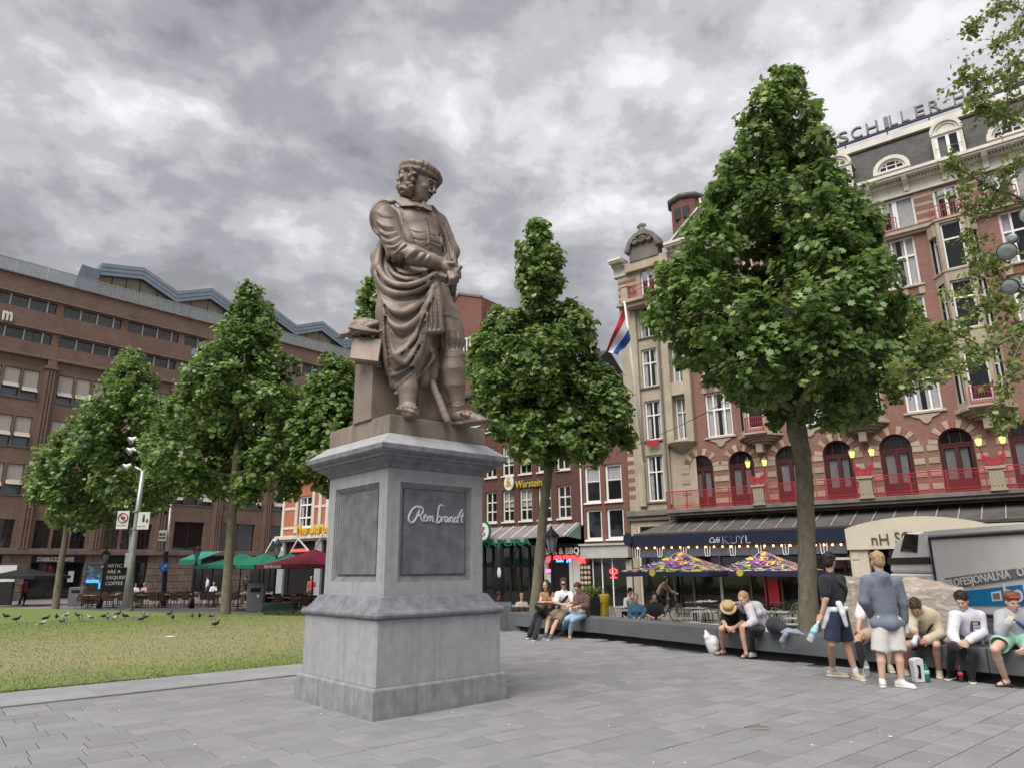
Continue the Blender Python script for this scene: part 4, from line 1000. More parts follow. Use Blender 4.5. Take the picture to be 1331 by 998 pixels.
# ------------------------------------------------------------------ facade toolkit
class Facade:
 def __init__(s, name, label, p0, ang, cat='building'):
  s.p0 = Vector((p0[0], p0[1], ZS)); s.a = ang; s.root = empty(name, s.p0, ang, label, cat)
  s.d = Vector((math.cos(ang), math.sin(ang), 0)); s.n = Vector((-math.sin(ang), math.cos(ang), 0)); s.cache = {}
 def fp(s, x, y, out=0.):
  """local (x, z) of a measured point lying 'out' metres in front of the facade plane"""
  r = Vector(ray(x, y)); p = s.p0 - s.n * out; t = (p - Vector((0, 0, CAMH))).dot(s.n) / r.dot(s.n)
  w = Vector((0, 0, CAMH)) + r * t - s.p0; return w.dot(s.d), w.z
 def wp(s, x, y, z): return s.p0 + s.d * x + s.n * y + Vector((0, 0, z))
 def wall(s, name, x0, x1, z0, z1, holes, mat, y=0., dep=.22, parent=None):
  mb = MB(); xs = sorted({x0, x1} | {min(max(v, x0), x1) for h in holes for v in h[:2]}); zs = sorted({z0, z1} | {min(max(v, z0), z1) for h in holes for v in h[2:4]})
  for j in range(len(zs) - 1):
   run = None
   for i in range(len(xs) - 1):
    cx, cz = (xs[i] + xs[i + 1]) / 2, (zs[j] + zs[j + 1]) / 2
    solid = not any(h[0] < cx < h[1] and h[2] < cz < h[3] for h in holes)
    if solid: run = run if run is not None else xs[i]
    if (not solid or i == len(xs) - 2) and run is not None:
     e = xs[i + 1] if solid else xs[i]; mb.face([(run, y, zs[j]), (e, y, zs[j]), (e, y, zs[j + 1]), (run, y, zs[j + 1])]); run = None
  for h in holes:
   a, b, c, d = h[:4]; c = max(c, z0); d = min(d, z1)
   if d <= c: continue
   mb.face([(a, y, c), (a, y + dep, c), (a, y + dep, d), (a, y, d)]); mb.face([(b, y, c), (b, y, d), (b, y + dep, d), (b, y + dep, c)])
   mb.face([(a, y, d), (a, y + dep, d), (b, y + dep, d), (b, y, d)]); mb.face([(a, y, c), (b, y, c), (b, y + dep, c), (a, y + dep, c)])
  o = mb.build(name, mat, parent or s.root); return o
 def window(s, x0, x1, z0, z1, cols=2, rows=(1.,), fr=None, gl=None, y=.12, fw=.07, mw=.045, curtain=None, cur=(0., 1.), sill=None, arch=False, name='window', sillm=None, colw=None):
  w, h = round(x1 - x0, 2), round(z1 - z0, 2); key = (w, h, cols if colw is None else tuple(colw), tuple(rows), fr.name, gl.name, curtain.name if curtain else None, cur, sill, fw)
  if key in s.cache:
   c = dup(s.cache[key], s.root); c.location = (x0, y, z0); return c
  mb = MB()
  mb.box(0, fw, 0, .08, 0, h); mb.box(w - fw, w, 0, .08, 0, h); mb.box(fw, w - fw, 0, .08, 0, fw); mb.box(fw, w - fw, 0, .08, h - fw, h)
  cw = colw or [1. / cols] * cols; cx = np.concatenate([[0], np.cumsum(cw)]) * (w - 2 * fw) + fw
  rt = np.array(rows) / sum(rows); rz = np.concatenate([[0], np.cumsum(rt)]) * (h - 2 * fw) + fw
  for x in cx[1:-1]: mb.box(x - mw / 2, x + mw / 2, .004, .076, fw, h - fw)
  for z in rz[1:-1]: mb.box(fw, w - fw, .012, .07, z - mw / 2, z + mw / 2)
  o = mb.build(name, fr, s.root, (x0, y, z0))
  for i in range(len(cx) - 1):
   for j in range(len(rz) - 1):
    m2 = MB(); m2.face([(cx[i], .05, rz[j]), (cx[i + 1], .05, rz[j]), (cx[i + 1], .05, rz[j + 1]), (cx[i], .05, rz[j + 1])]); m2.build('pane', gl, o)
  if curtain is not None:
   m2 = MB(); n = 14
   def cpan(xa, xb):
    xs_ = np.linspace(xa, xb, n)
    for k in range(n - 1):
     ya, yb = .14 + .025 * (k % 2), .14 + .025 * ((k + 1) % 2)
     m2.face([(xs_[k], ya, h * (1 - cur[1])), (xs_[k + 1], yb, h * (1 - cur[1])), (xs_[k + 1], yb, h - .02), (xs_[k], ya, h - .02)])
   if cur[0] <= 0: cpan(.04, w - .04)
   else: cpan(.04, w * (1 - cur[0]) / 2); cpan(w - w * (1 - cur[0]) / 2, w - .04)
   m2.build('curtain', curtain, o).location = (0, -.05, 0)
  if sill:
   m2 = MB(); m2.box(-sill, w + sill, -y - .10, .02, -.10, -.002); m2.build('sill', sillm or fr, o, bevel=.01)
  s.cache[key] = o; return o
def part(root, name, mat, fn, loc=None, smooth=False, bevel=0.):
 mb = MB(); fn(mb); return mb.build(name, mat, root, loc, smooth=smooth, bevel=bevel)
m_white = MAT('white window paint', (.74, .73, .70), .45, .05, 5, .06, streak=.12)
m_cream = MAT('cream entablature', (.60, .57, .50), .65, .10, 1.5, .1, streak=.3)
m_sand = MAT('sandstone', (.37, .315, .235), .85, .18, .9, .25, streak=.45, fine=20)
m_sand2 = MAT('sandstone block', (.34, .285, .21), .85, .15, .9, .25, streak=.3, rnd=.12)
m_darkst = MAT('dark weathered stone', (.16, .145, .13), .85, .25, 1.5, .3, streak=.4)
m_brickH = BRICK('hotel red brick', (.178, .086, .066), (.23, .114, .088), (.23, .19, .165))
m_brickB = MAT('red voussoir brick', (.22, .10, .078), .9, .15, 14, .4, rnd=.12)
m_brickW = BRICK('brown brick', (.080, .034, .028), (.112, .048, .038), (.095, .075, .066), dirt=.3)
m_brickN = BRICK('dull red brick', (.135, .058, .044), (.175, .074, .057), (.18, .14, .12), dirt=.3)
m_brickR = BRICK('orange red brick', (.36, .095, .050), (.42, .13, .075), (.36, .26, .20), dirt=.2)
m_brickL = BRICK('bank brown brick', (.165, .105, .080), (.235, .155, .118), (.18, .15, .13), bw=.24, bh=.07, dirt=.7)
m_glass = GLASS('window glass', alpha=.38); m_glassd = GLASS('dark window glass', (.012, .013, .015), .85, .05); m_glassb = GLASS('bluish glass', (.10, .15, .19), .9, .08)
m_curt = MAT('white curtain', (.80, .80, .80), .9, .12, 9, 0); m_blind = MAT('taupe blind', (.42, .385, .35), .8, .06, 3, .0, streak=.15); m_blind2 = MAT('pale awning cloth', (.46, .42, .38), .85, .06, 3, 0)
m_black = MAT('black paint', (.018, .018, .020), .5, .2, 4, .05); m_dark = MAT('unlit black', (.010, .009, .009), .9, .2, 2, 0)  # m_dark: near-black colour that paints in the darkness of unlit openings
m_red = MAT('red painted iron', (.34, .028, .042), .45, .12, 5, .08); m_redwood = MAT('dark red joinery', (.065, .013, .011), .45, .15, 4, .1)
m_slate = MAT('grey slate', (.052, .048, .048), .7, .25, 3, .3, fine=5, streak=.2); m_lead = MAT('lead sheet', (.115, .105, .10), .5, .25, 1.3, .25, metal=.2, streak=.35); m_leadrib = MAT('lead roll', (.27, .27, .26), .6, .15, 2, .1)
m_navy = MAT('navy canvas', (.010, .014, .035), .8, .15, 3, .08); m_greyawn = MAT('grey blue canvas', (.085, .10, .13), .8, .1, 3, .05)
m_gutter = MAT('dark gutter', (.05, .047, .045), .6, .2, 3, .1)
m_bulb = MAT('warm bulb', (1., .55, .2), .4, 0, 5, 0, emit=(1., .42, .12), est=3.)
K = 1.3125
def S(s): return s * K
def Z(z): return 1.6 + (z - 1.6) * K + .5
AH = R(-37.34)
hp0 = atz(745, 787, ZS)
# ------------------------------------------------------------------ the hotel
H = Facade('hotel', 'red brick and sandstone hotel with red balcony railings and letters on the roof', (hp0.x, hp0.y), AH)
x0h, x1h = S(2.98), S(24.5)
# openings
arches = [6.25, 7.86, 9.65, 11.33, 13.17, 14.92, 16.82, 18.55, 20.4, 22.1]; aw = .485; zsp = 5.40
bays = [8.72, 12.28, 15.90, 19.5, 23.1]; tris = [7.15, 10.5, 14.22, 17.75, 21.3]
holes = []
for a in arches: holes.append((S(a - aw), S(a + aw), Z(3.78), Z(zsp + aw)))
for t in tris:
 for (za, zb) in ((6.55, 8.35), (8.95, 10.62), (11.0, 12.85)): holes.append((S(t - .53), S(t + .53), Z(za), Z(zb)))
for b in bays: holes.append((S(b - .38), S(b + .38), Z(13.12), Z(14.36)))
for t in tris: holes.append((S(t - .80), S(t + .72), Z(13.20), Z(14.40)))
stoneA = S(6.06)
holesA = [(S(3.88), S(4.62), Z(4.2), Z(6.12)), (S(3.93), S(4.66), Z(6.75), Z(8.45)), (S(3.92), S(4.66), Z(9.05), Z(10.75)), (S(3.94), S(4.69), Z(11.28), Z(12.9)), (S(4.10), S(4.80), Z(13.2), Z(14.8)),
 (S(5.33), S(5.86), Z(6.62), Z(8.42)), (S(5.33), S(5.86), Z(9.0), Z(10.7)), (S(5.33), S(5.86), Z(11.2), Z(12.85)), (S(5.33), S(5.90), Z(13.2), Z(14.45))]
H.wall('brick_wall', stoneA, x1h, Z(3.70), Z(14.42), holes, m_brickH)
H.wall('corner_wall', x0h, stoneA, 0, Z(14.42), [h for h in holesA], m_sand)
# ground floor piers and dark cafe front
H.wall('ground_floor', stoneA, x1h, 0, Z(3.70), [(S(6.3), S(8.2), .1, 2.9), (S(8.5), S(10.6), .1, 2.9), (S(10.75), S(11.35), .1, 2.9), (S(12.35), S(13.6), 0, 2.9), (S(14), S(16), .1, 2.9), (S(17), S(22), .1, 2.9)], MAT('cafe front cream stone', (.42, .38, .30), .8, .15, 1.5, .2))
part(H.root, 'dark_backing', m_dark, lambda mb: (mb.box(x0h + .2, x1h, 1.4, 1.5, 0, Z(14.4)), mb.box(x0h + .2, x1h, .5, 1.45, Z(3.6), Z(3.7)), mb.box(x0h + .2, x1h, .5, 1.45, -.02, .02), mb.box(x0h+.2, x1h, .5, 1.45, Z(6.3), Z(6.34)), mb.box(x0h+.2, x1h, .5, 1.45, Z(8.8), Z(8.84)), mb.box(x0h+.2, x1h, .5, 1.45, Z(10.8), Z(10.84)), mb.box(x0h+.2, x1h, .5, 1.45, Z(12.98), Z(13.02))))  # near-black sheets added behind the panes so the rooms read unlit
part(H.root, 'side_wall', m_brickH, lambda mb: mb.box(x0h, x0h + .19, .01, 12, 0, Z(14.40)))
# alternate stone stripes on piers of the arcade and on the top floor, quoins of the corner
def blocks(lst, mat=m_sand2, name='stone_block', y=-.035):
 lib = {}
 for a, b, c, d in lst:
  k = (round(b - a, 2), round(d - c, 2))
  if k not in lib: mb = MB(); mb.box(0, k[0], 0, .07, 0, k[1]); lib[k] = mb.mesh(name, bevel=.012)
  link_mesh(name, lib[k], mat, H.root, (a, y, c))
L_ = []
for i in range(len(arches) - 1):
 a, b = arches[i] + aw, arches[i + 1] - aw
 if b - a > .3:
  for q in range(4): L_.append((S(a + .02), S(min(a + .34, b - .02)), Z(3.95 + q * .42), Z(4.15 + q * .42))); 
  if b - a > .62:
   for q in range(4): L_.append((S(b - .34), S(b - .02), Z(3.95 + q * .42), Z(4.15 + q * .42)))
for q in range(4): L_.append((S(5.42), S(5.75), Z(3.95 + q * .42), Z(4.15 + q * .42)))
blocks(L_)
L_ = []
for a, b in [(x0h + .01, S(3.90)), (S(4.82), S(5.30))]:
 for q in range(4): L_.append((a, b, Z(13.12 + q * .30), Z(13.27 + q * .30)))
blocks(L_, m_brickB, 'brick_stripe', -.012)
L_ = []
edges = sorted([(S(b - .38), S(b + .38)) for b in bays] + [(S(t - .80), S(t + .72)) for t in tris])
prev = stoneA
for a, b in edges:
 if a - prev > .15:
  for q in range(4): L_.append((prev + .01, a - .01, Z(13.22 + q * .31), Z(13.34 + q * .31)))
 prev = b
blocks(L_, m_sand2, 'stone_stripe', -.015)
L_ = []
for q in range(6): L_.append((x0h - .012, x0h + .42, Z(4.35 + q * .36), Z(4.53 + q * .36)))
blocks(L_, m_brickB, 'brick_stripe', -.012)
# arches: spandrel corners, voussoirs, red joinery
r_in = S(aw)
def spandrel(mb):
 n = 12
 for a in arches:
  cx, cz = S(a), Z(zsp + aw) - r_in
  for sg in (-1, 1):
   pts = [(cx + sg * r_in * math.sin(t), cz + r_in * math.cos(t)) for t in np.linspace(0, math.pi / 2, n)]
   for i in range(n - 1):
    p, q = pts[i], pts[i + 1]; top = cz + r_in + .002
    f = [(p[0], -.002, p[1]), (q[0], -.002, q[1]), (q[0], -.002, top), (p[0], -.002, top)]
    mb.face(f if sg > 0 else f[::-1]); mb.face([(p[0], -.002, p[1]), (p[0], .22, p[1]), (q[0], .22, q[1]), (q[0], -.002, q[1])])
part(H.root, 'arch_spandrel', m_brickH, spandrel)
vl = []
nv = 11
for i in range(nv):
 t0, t1 = math.pi * i / nv + .012, math.pi * (i + 1) / nv - .012; mb = MB(); ri, ro = r_in + .004, r_in + (.36 if i % 2 == 0 else .33)
 mb.prism([(ri * math.cos(t0), ri * math.sin(t0)), (ro * math.cos(t0), ro * math.sin(t0)), (ro * math.cos((t0 + t1) / 2), ro * math.sin((t0 + t1) / 2)), (ro * math.cos(t1), ro * math.sin(t1)), (ri * math.cos(t1), ri * math.sin(t1)), (ri * math.cos((t0 + t1) / 2), ri * math.sin((t0 + t1) / 2))], 'y', 0, .08)
 vl.append(mb.mesh('voussoir', bevel=.01))
for a in arches:
 cz = Z(zsp + aw) - r_in
 for i in range(nv):
  if i in (0, nv - 1) or True: link_mesh('voussoir', vl[i], None, H.root, (S(a), -.05 if i % 2 == 0 else -.04, cz))
for i, me in enumerate(vl): me.materials.append(m_sand2 if i % 2 == 0 else m_brickB)
def arch_window():
 w = 2 * r_in; h = Z(zsp + aw) - Z(3.78); zt = h - r_in; mb = MB()
 n = 16
 for k in range(n):
  a0, a1 = math.pi * k / n, math.pi * (k + 1) / n
  p = [(w / 2 + rr * math.cos(t), zt + rr * math.sin(t)) for rr, t in ((r_in, a0), (r_in, a1), (r_in - .07, a1), (r_in - .07, a0))]; mb.prism(p, 'y', 0, .09)
 mb.box(0, .07, 0, .09, 0, zt); mb.box(w - .07, w, 0, .09, 0, zt); tz = zt - .02
 mb.box(.07, w - .07, .002, .088, tz - .04, tz + .04); mb.box(w / 3 - .02, w / 3 + .02, .01, .08, tz, h - .12); mb.box(2 * w / 3 - .02, 2 * w / 3 + .02, .01, .08, tz, h - .12)
 o = mb.build('arched_window', m_redwood, None)
 for i, (a, b) in enumerate(((.05, w / 3), (w / 3, 2 * w / 3), (2 * w / 3, w - .05))):
  m2 = MB(); pts = [(a, tz), (b, tz)] + [(x, zt + math.sqrt(max(0, r_in ** 2 - (x - w / 2) ** 2)) - .03) for x in np.linspace(b, a, 6)]
  m2.face([(p[0], .05, p[1]) for p in pts]); m2.build('pane', m_glass, o)
 m2 = MB()
 for sg in (0, 1):
  xa = .07 if sg == 0 else w / 2; xb = w / 2 if sg == 0 else w - .07
  m2.box(xa, xa + .085, .015, .085, 0, tz - .04); m2.box(xb - .085, xb, .015, .085, 0, tz - .04); m2.box(xa + .085, xb - .085, .018, .082, 0, .62); m2.box(xa + .085, xb - .085, .018, .082, tz - .16, tz - .04)
 m2.build('double_door', m_redwood, o)
 for sg in (0, 1):
  xa = .155 if sg == 0 else w / 2 + .085; xb = w / 2 - .085 if sg == 0 else w - .155; m3 = MB(); m3.face([(xa, .05, .62), (xb, .05, .62), (xb, .05, tz - .16), (xa, .05, tz - .16)]); m3.build('pane', m_glass, o)
  m3 = MB(); xs_ = np.linspace(xa + .02, xb - .1 * sg, 12)
  for k in range(11): m3.face([(xs_[k], .12 + .03 * (k % 2), .4), (xs_[k + 1], .12 + .03 * ((k + 1) % 2), .4), (xs_[k + 1], .12 + .03 * ((k + 1) % 2), tz - .1), (xs_[k], .12 + .03 * (k % 2), tz - .1)])
  m3.build('curtain', MAT('grey net curtain', (.38, .39, .39), .9, .12, 9, 0), o)
 return o
aw0 = arch_window(); aw0.parent = H.root; aw0.location = (S(arches[0] - aw), .13, Z(3.78))
for a in arches[1:]: dup(aw0, H.root, (S(a - aw), .13, Z(3.78)))
# regular white windows
for (x, X, z, zz) in holesA[:4]: H.window(x, X, z, zz, 2, (1.8, 1.), m_white, m_glass, fw=.085, mw=.07, curtain=m_curt, cur=(.45, 1.), sill=.12, sillm=m_darkst)
for (x, X, z, zz) in holesA[4:5]: H.window(x, X, z, zz, 2, (1,), m_white, m_glass, fw=.10, mw=.10)
for (x, X, z, zz) in holesA[5:]: H.window(x, X, z, zz, 2, (1.8, 1.), m_white, m_glass, fw=.08, mw=.06, curtain=m_curt, cur=(.2, 1.), sill=.10, sillm=m_darkst)
for i, t in enumerate(tris):
 for j, (za, zb) in enumerate(((6.55, 8.35), (8.95, 10.62), (11.0, 12.85))):
  H.window(S(t - .53), S(t + .53), Z(za), Z(zb), 3, (1.7, 1.), m_white, m_glass, fw=.09, mw=.09, colw=[.27, .46, .27], curtain=m_curt, cur=(.45 if (i + j) % 2 else .15, 1.), sill=.14, sillm=m_sand)
  L_ = [(S(t - .62), S(t - .42), Z(zb) + .01, Z(zb) + .38), (S(t + .42), S(t + .62), Z(zb) + .01, Z(zb) + .38), (S(t - .10), S(t + .10), Z(zb) + .01, Z(zb) + .40)]; blocks(L_)
  blocks([(S(t - .40) + q * .118, S(t - .40) + q * .118 + .10, Z(zb) + .01, Z(zb) + .33) for q in range(4)] + [(S(t + .12) + q * .105, S(t + .12) + q * .105 + .09, Z(zb) + .01, Z(zb) + .33) for q in range(4)], m_brickB, 'brick_soldier', -.02)
 H.window(S(t - .80), S(t + .10), Z(13.20), Z(14.40), 2, (1,), m_white, m_glass, fw=.11, mw=.12, curtain=m_curt, cur=(.6, 1.))
 H.window(S(t + .10), S(t + .72), Z(13.20), Z(14.40), 1, (1,), m_white, m_glass, fw=.09, curtain=m_curt, cur=(0., 1.), sill=.04, sillm=m_darkst)
 part(H.root, 'carved_shield', m_sand2, lambda mb: mb.prism([(-.60, 0), (-.52, -.10), (-.25, -.20), (-.16, -.36), (0, -.46), (.16, -.36), (.25, -.20), (.52, -.10), (.60, 0)], 'y', -.07, .02), (S(t), 0, Z(6.55) - .13), bevel=.03)
for b in bays: H.window(S(b - .38), S(b + .38), Z(13.12), Z(14.36), 2, (1,), m_white, m_glass, fw=.10, mw=.11, curtain=m_curt, cur=(.6, 1.))
def rail(root, x0, x1, y, z0, h, step=.11, mat=None, side=True, arc=True, name='balcony_rail', dep=None):
 dep = dep if dep is not None else -y
 def f(mb):
  mb.box(x0, x1, y - .018, y + .018, z0 + h - .035, z0 + h); mb.box(x0, x1, y - .014, y + .014, z0 + .06, z0 + .09); mb.box(x0, x1, y - .010, y + .010, z0 + h * .62, z0 + h * .62 + .02)
  n = max(2, int((x1 - x0) / step))
  for i in range(n + 1):
   x = x0 + (x1 - x0) * i / n; w = .02 if i % max(1, n) == 0 else .009; mb.box(x - w, x + w, y - w, y + w, z0, z0 + h - .03)
  if side:
   for x in (x0, x1):
    mb.box(x - .012, x + .012, y, y + dep, z0 + h - .03, z0 + h); mb.box(x - .01, x + .01, y, y + dep, z0 + .06, z0 + .085)
    for q in range(1, int(dep / .12)): mb.box(x - .008, x + .008, y + q * .12 - .008, y + q * .12 + .008, z0 + .06, z0 + h - .03)
 return part(root, name, mat or m_red, f)
for b in bays: rail(H.root, S(b - .52), S(b + .52), -.28, Z(13.06), .72)
for t in tris: rail(H.root, S(t - .86), S(t + .10), -.28, Z(13.06), .72)
# stone string course and ledges
part(H.root, 'string_course', m_sand, lambda mb: (mb.box(stoneA, x1h, -.30, .0, Z(12.93), Z(13.05)), mb.box(stoneA, x1h, -.20, 0, Z(12.85), Z(12.93)), mb.box(x0h - .1, stoneA, -.22, 0, Z(12.92), Z(13.05))), bevel=.015)
# octagonal sandstone bays through three storeys
def bay(b):
 w, d = S(.74), .62; cxx = S(b); plan = [(-w, 0), (-w * .55, -d), (w * .55, -d), (w, 0)]
 z0, z1 = Z(6.42), Z(12.90)
 segs = [(plan[0], plan[1], .30), (plan[1], plan[2], .0), (plan[2], plan[3], .30)]
 root = empty('bay_window', (cxx, 0, 0), 0, parent=H.root)
 fl = ((6.62, 8.38), (9.0, 10.7), (11.12, 12.82))
 mb = MB(); ops = []
 for (p, q, _) in segs:
  P_, Q_ = Vector((p[0], p[1], 0)), Vector((q[0], q[1], 0)); L = (Q_ - P_).length; u = (Q_ - P_).normalized(); n = Vector((u.y, -u.x, 0))
  m_ = .13 if L > 1 else .16; zs = [z0] + [v for f in fl for v in (Z(f[0]), Z(f[1]))] + [z1]
  for k in range(len(zs) - 1):
   win = k % 2 == 1
   spans = [(0, L)] if not win else [(0, m_), (L - m_, L)]
   for a, c in spans:
    A_, B_ = P_ + u * a, P_ + u * c; mb.face([(A_.x, A_.y, zs[k]), (B_.x, B_.y, zs[k]), (B_.x, B_.y, zs[k + 1]), (A_.x, A_.y, zs[k + 1])])
   if win: ops.append((P_, u, n, L, m_, zs[k], zs[k + 1]))
 # corbelled foot and projecting ledges
 mb.build('bay_wall', m_sand, root); part(root, 'dark_backing', m_dark, lambda mb: mb.box(-w * .93, w * .93, -.04, -.015, z0, z1))  # near-black sheet hides the brick behind the panes, painting an unlit room
 def ledge(mb, z, h_, e): mb.prism([(p[0] * (1 + e), p[1] * (1 + e) if p[1] else 0) for p in plan], 'z', z, z + h_)
 for a_ in [(z0 - .16, .16, .16), (z1, .1, .10)] + [(Z(f[0]) - .12, .12, .06) for f in fl[1:]]: part(root, 'bay_ledge', m_sand, lambda mb: ledge(mb, *a_), bevel=.02)
 part(root, 'corbel', m_sand2, lambda mb: ([mb.prism([(p[0] * e, p[1] * e) for p in plan], 'z', z0 - .16 - .12 * (i + 1), z0 - .16 - .12 * i) for i, e in enumerate((.9, .72, .5))], mb.box(-.16, .16, -.5, 0, z0 - .95, z0 - .5)), bevel=.02)
 for (P_, u, n, L, m_, a, c) in ops:
  w_ = L - 2 * m_; wide = w_ > .9; ang = math.atan2(u.y, u.x)
  fm = MB(); fw = .07; h = c - a
  fm.box(0, fw, 0, .07, 0, h); fm.box(w_ - fw, w_, 0, .07, 0, h); fm.box(fw, w_ - fw, 0, .07, 0, fw); fm.box(fw, w_ - fw, 0, .07, h - fw, h); fm.box(fw, w_ - fw, .01, .06, h * .63, h * .63 + .07)
  if wide:
   for q in (1, 2): fm.box(fw + (w_ - 2 * fw) * q / 3 - .018, fw + (w_ - 2 * fw) * q / 3 + .018, .012, .055, h * .63, h - fw)
  loc = P_ + u * m_ - n * .12 ; o = fm.build('window', m_white, root, (loc.x, loc.y, a), ang)
  for (zl, zh) in ((fw, h * .63), (h * .66, h - fw)):
   pm = MB(); pm.face([(fw, .04, zl), (w_ - fw, .04, zl), (w_ - fw, .04, zh), (fw, .04, zh)]); pm.build('pane', m_glass, o)
  if wide:
   pm = MB(); xs_ = np.linspace(.03, w_ * .42, 9)
   for k in range(8): pm.face([(xs_[k], .12 + .03 * (k % 2), .02), (xs_[k + 1], .12 + .03 * ((k + 1) % 2), .02), (xs_[k + 1], .12 + .03 * ((k + 1) % 2), h - .02), (xs_[k], .12 + .03 * (k % 2), h - .02)])
   pm.build('curtain', m_curt, o)
 for sg in (-1, 1):
  part(root, 'roundel', m_sand2, lambda mb: (mb.box(-.26, .26, -.05, .05, -.3, .3)), (sg * w * .80, -d * .52, z1 - .36 + .001), bevel=.03).rotation_euler = (0, 0, sg * .95)
 rl = rail(root, -.42, .42, -d - .30, z0 + .0, .78, .10, side=True, dep=.30); part(root, 'balcony_floor', m_sand, lambda mb: mb.box(-.55, .55, -d - .36, -d + .02, z0 - .10, z0 - .0), bevel=.02)
 return root
# copies of the bay
by0 = bay(bays[0])
for i, b in enumerate(bays[1:]):
 r_ = empty('bay_window', (S(b), 0, 0), 0, parent=H.root)
 for ch in kids(by0): dup(ch, r_)
# first floor balcony
def balcony(mb): mb.box(S(5.05), x1h, -1.25, 0, Z(3.60), Z(3.74)); mb.box(S(5.05), x1h, -1.15, 0, Z(3.50), Z(3.60))
part(H.root, 'balcony_slab', m_darkst, balcony, bevel=.02)
ends = [S(5.10)] + [S(v) for b in bays for v in (b - .28, b + .28)] + [x1h]
for i in range(0, len(ends) - 1, 2):
 a, b = ends[i], ends[i + 1]
 part(H.root, 'balcony_rail', m_red, lambda mb: ([mb.box(a, b, -1.16 - w, -1.16 + w, Z(3.76) + z, Z(3.76) + z + t) for z, t, w in ((.02, .04, .02), (.14, .025, .012), (.74, .025, .012), (.86, .045, .025))],
 [mb.box(x - .022, x + .022, -1.18, -1.14, Z(3.74), Z(3.76) + .88) for x in np.arange(a, b + .01, (b - a) / max(1, round((b - a) / 1.15)))]))
 o = part(H.root, 'mesh_infill', m_red, lambda mb: [mb.box(x - .004, x + .004, -1.164, -1.156, Z(3.76) + .05, Z(3.76) + .86) for x in np.arange(a, b, .055)] + [mb.box(a, b, -1.163, -1.157, Z(3.76) + z, Z(3.76) + z + .006) for z in np.arange(.2, .74, .09)]); tag(o, kind='stuff')
m_lamp = MAT('lit lantern glass', (1, .7, .25), .3, .05, 4, 0, emit=(1., .55, .12), est=.9); m_brass = MAT('green bronze cap', (.16, .15, .07), .5, .2, 6, .1, metal=.4)
for i, b in enumerate(bays):
 c = S(b)
 part(H.root, 'balcony_pier', m_sand2, lambda mb: (mb.box(-.30, .30, -1.34, -1.0, 0, .10), mb.box(-.25, .25, -1.30, -1.04, .10, .86), mb.box(-.32, .32, -1.36, -.98, .86, .97), [mb.box(x - .035, x + .035, -1.325, -1.29, .2, .75) for x in (-.14, 0, .14)]), (c, 0, Z(3.70)), bevel=.012)
 z = Z(3.70) + .97
 def br(mb):
  for sg in (-1, 1):
   mb.bar((sg * .06, -1.17, z), (sg * .06, -1.17, z + .35), .04); mb.tube(catmull([Vector((sg * .08, -1.17, z + .02)), Vector((sg * .30, -1.17, z + .25)), Vector((sg * .34, -1.17, z + .55)), Vector((sg * .40, -1.17, z + .82))], 4), .026, 6)
   mb.bar((sg * .40, -1.17, z + .25), (sg * .40, -1.17, z + .86), .03); mb.prism([(sg * .12, z + .30), (sg * .38, z + .30), (sg * .36, z + .72), (sg * .30, z + .48), (sg * .14, z + .42)], 'y', -1.18, -1.16)
  mb.box(-.40, .40, -1.185, -1.155, z + .25, z + .31); mb.box(-.38, .38, -1.18, -1.16, z + .06, z + .10)
  for x in (-.25, -.12, 0, .12, .25): mb.box(x - .018, x + .018, -1.18, -1.16, z, z + .38)
 o = part(H.root, 'lantern_bracket', m_red, br, (c, 0, 0))
 for sg in (-1, 1):
  ln = part(o, 'lantern', m_lamp, lambda mb: mb.lathe([(.07, 0), (.125, .26)], 6), (sg * .40, -1.17, z + .88))
  part(ln, 'lantern_cap', m_brass, lambda mb: (mb.lathe([(.17, .27), (.15, .31), (.07, .38), (.03, .40), (.03, .46), (.0, .50)], 6), mb.lathe([(.09, -.05), (.08, 0)], 6), [mb.bar((.07 * math.cos(q * 1.047), .07 * math.sin(q * 1.047), 0), (.13 * math.cos(q * 1.047), .13 * math.sin(q * 1.047), .27), .014) for q in range(6)]))
# cornice, mansard, dormers, lunettes, rooftop letters
def cornice(mb, xa, xb):
 mb.box(xa, xb, -.10, .3, Z(14.42), Z(14.50)); mb.box(xa, xb, -.05, .3, Z(14.50), Z(14.86)); mb.box(xa, xb, -.26, .3, Z(14.86), Z(14.95)); mb.box(xa, xb, -.62, .3, Z(14.98), Z(15.06)); mb.box(xa, xb, -.70, .3, Z(15.06), Z(15.17))
 x = xa + .05
 while x < xb - .1: mb.box(x, x + .06, -.36, -.25, Z(14.90), Z(14.97)); x += .13
part(H.root, 'entablature', m_cream, lambda mb: (cornice(mb, S(5.55), x1h)))
part(H.root, 'entablature', m_cream, lambda mb: (cornice(mb, x0h - .25, S(3.45))))
lib = None
x = 6.4
while x < 24:
 if lib is None:
  mb = MB(); mb.prism([(-.62, .0), (-.05, 0), (-.05, -.62), (-.16, -.60), (-.20, -.3), (-.5, -.16)], 'x', -.11, .11); lib = mb.mesh('console_bracket', bevel=.015)
 link_mesh('console_bracket', lib, m_cream, H.root, (S(x), 0, Z(14.98))); x += 1.2
zr0, zr1, back = Z(15.17), Z(17.2), 1.15
part(H.root, 'mansard_roof', m_slate, lambda mb: (mb.add([(S(5.6), -.30, zr0), (x1h, -.30, zr0), (x1h, back, zr1), (S(6.9), back, zr1), (S(5.6), 6, zr0), (S(6.9), 6, zr1), (x1h, 6, zr1), (x1h, 6, zr0)], [(0, 1, 2, 3), (4, 0, 3, 5), (3, 2, 6, 5), (1, 7, 6, 2)])))
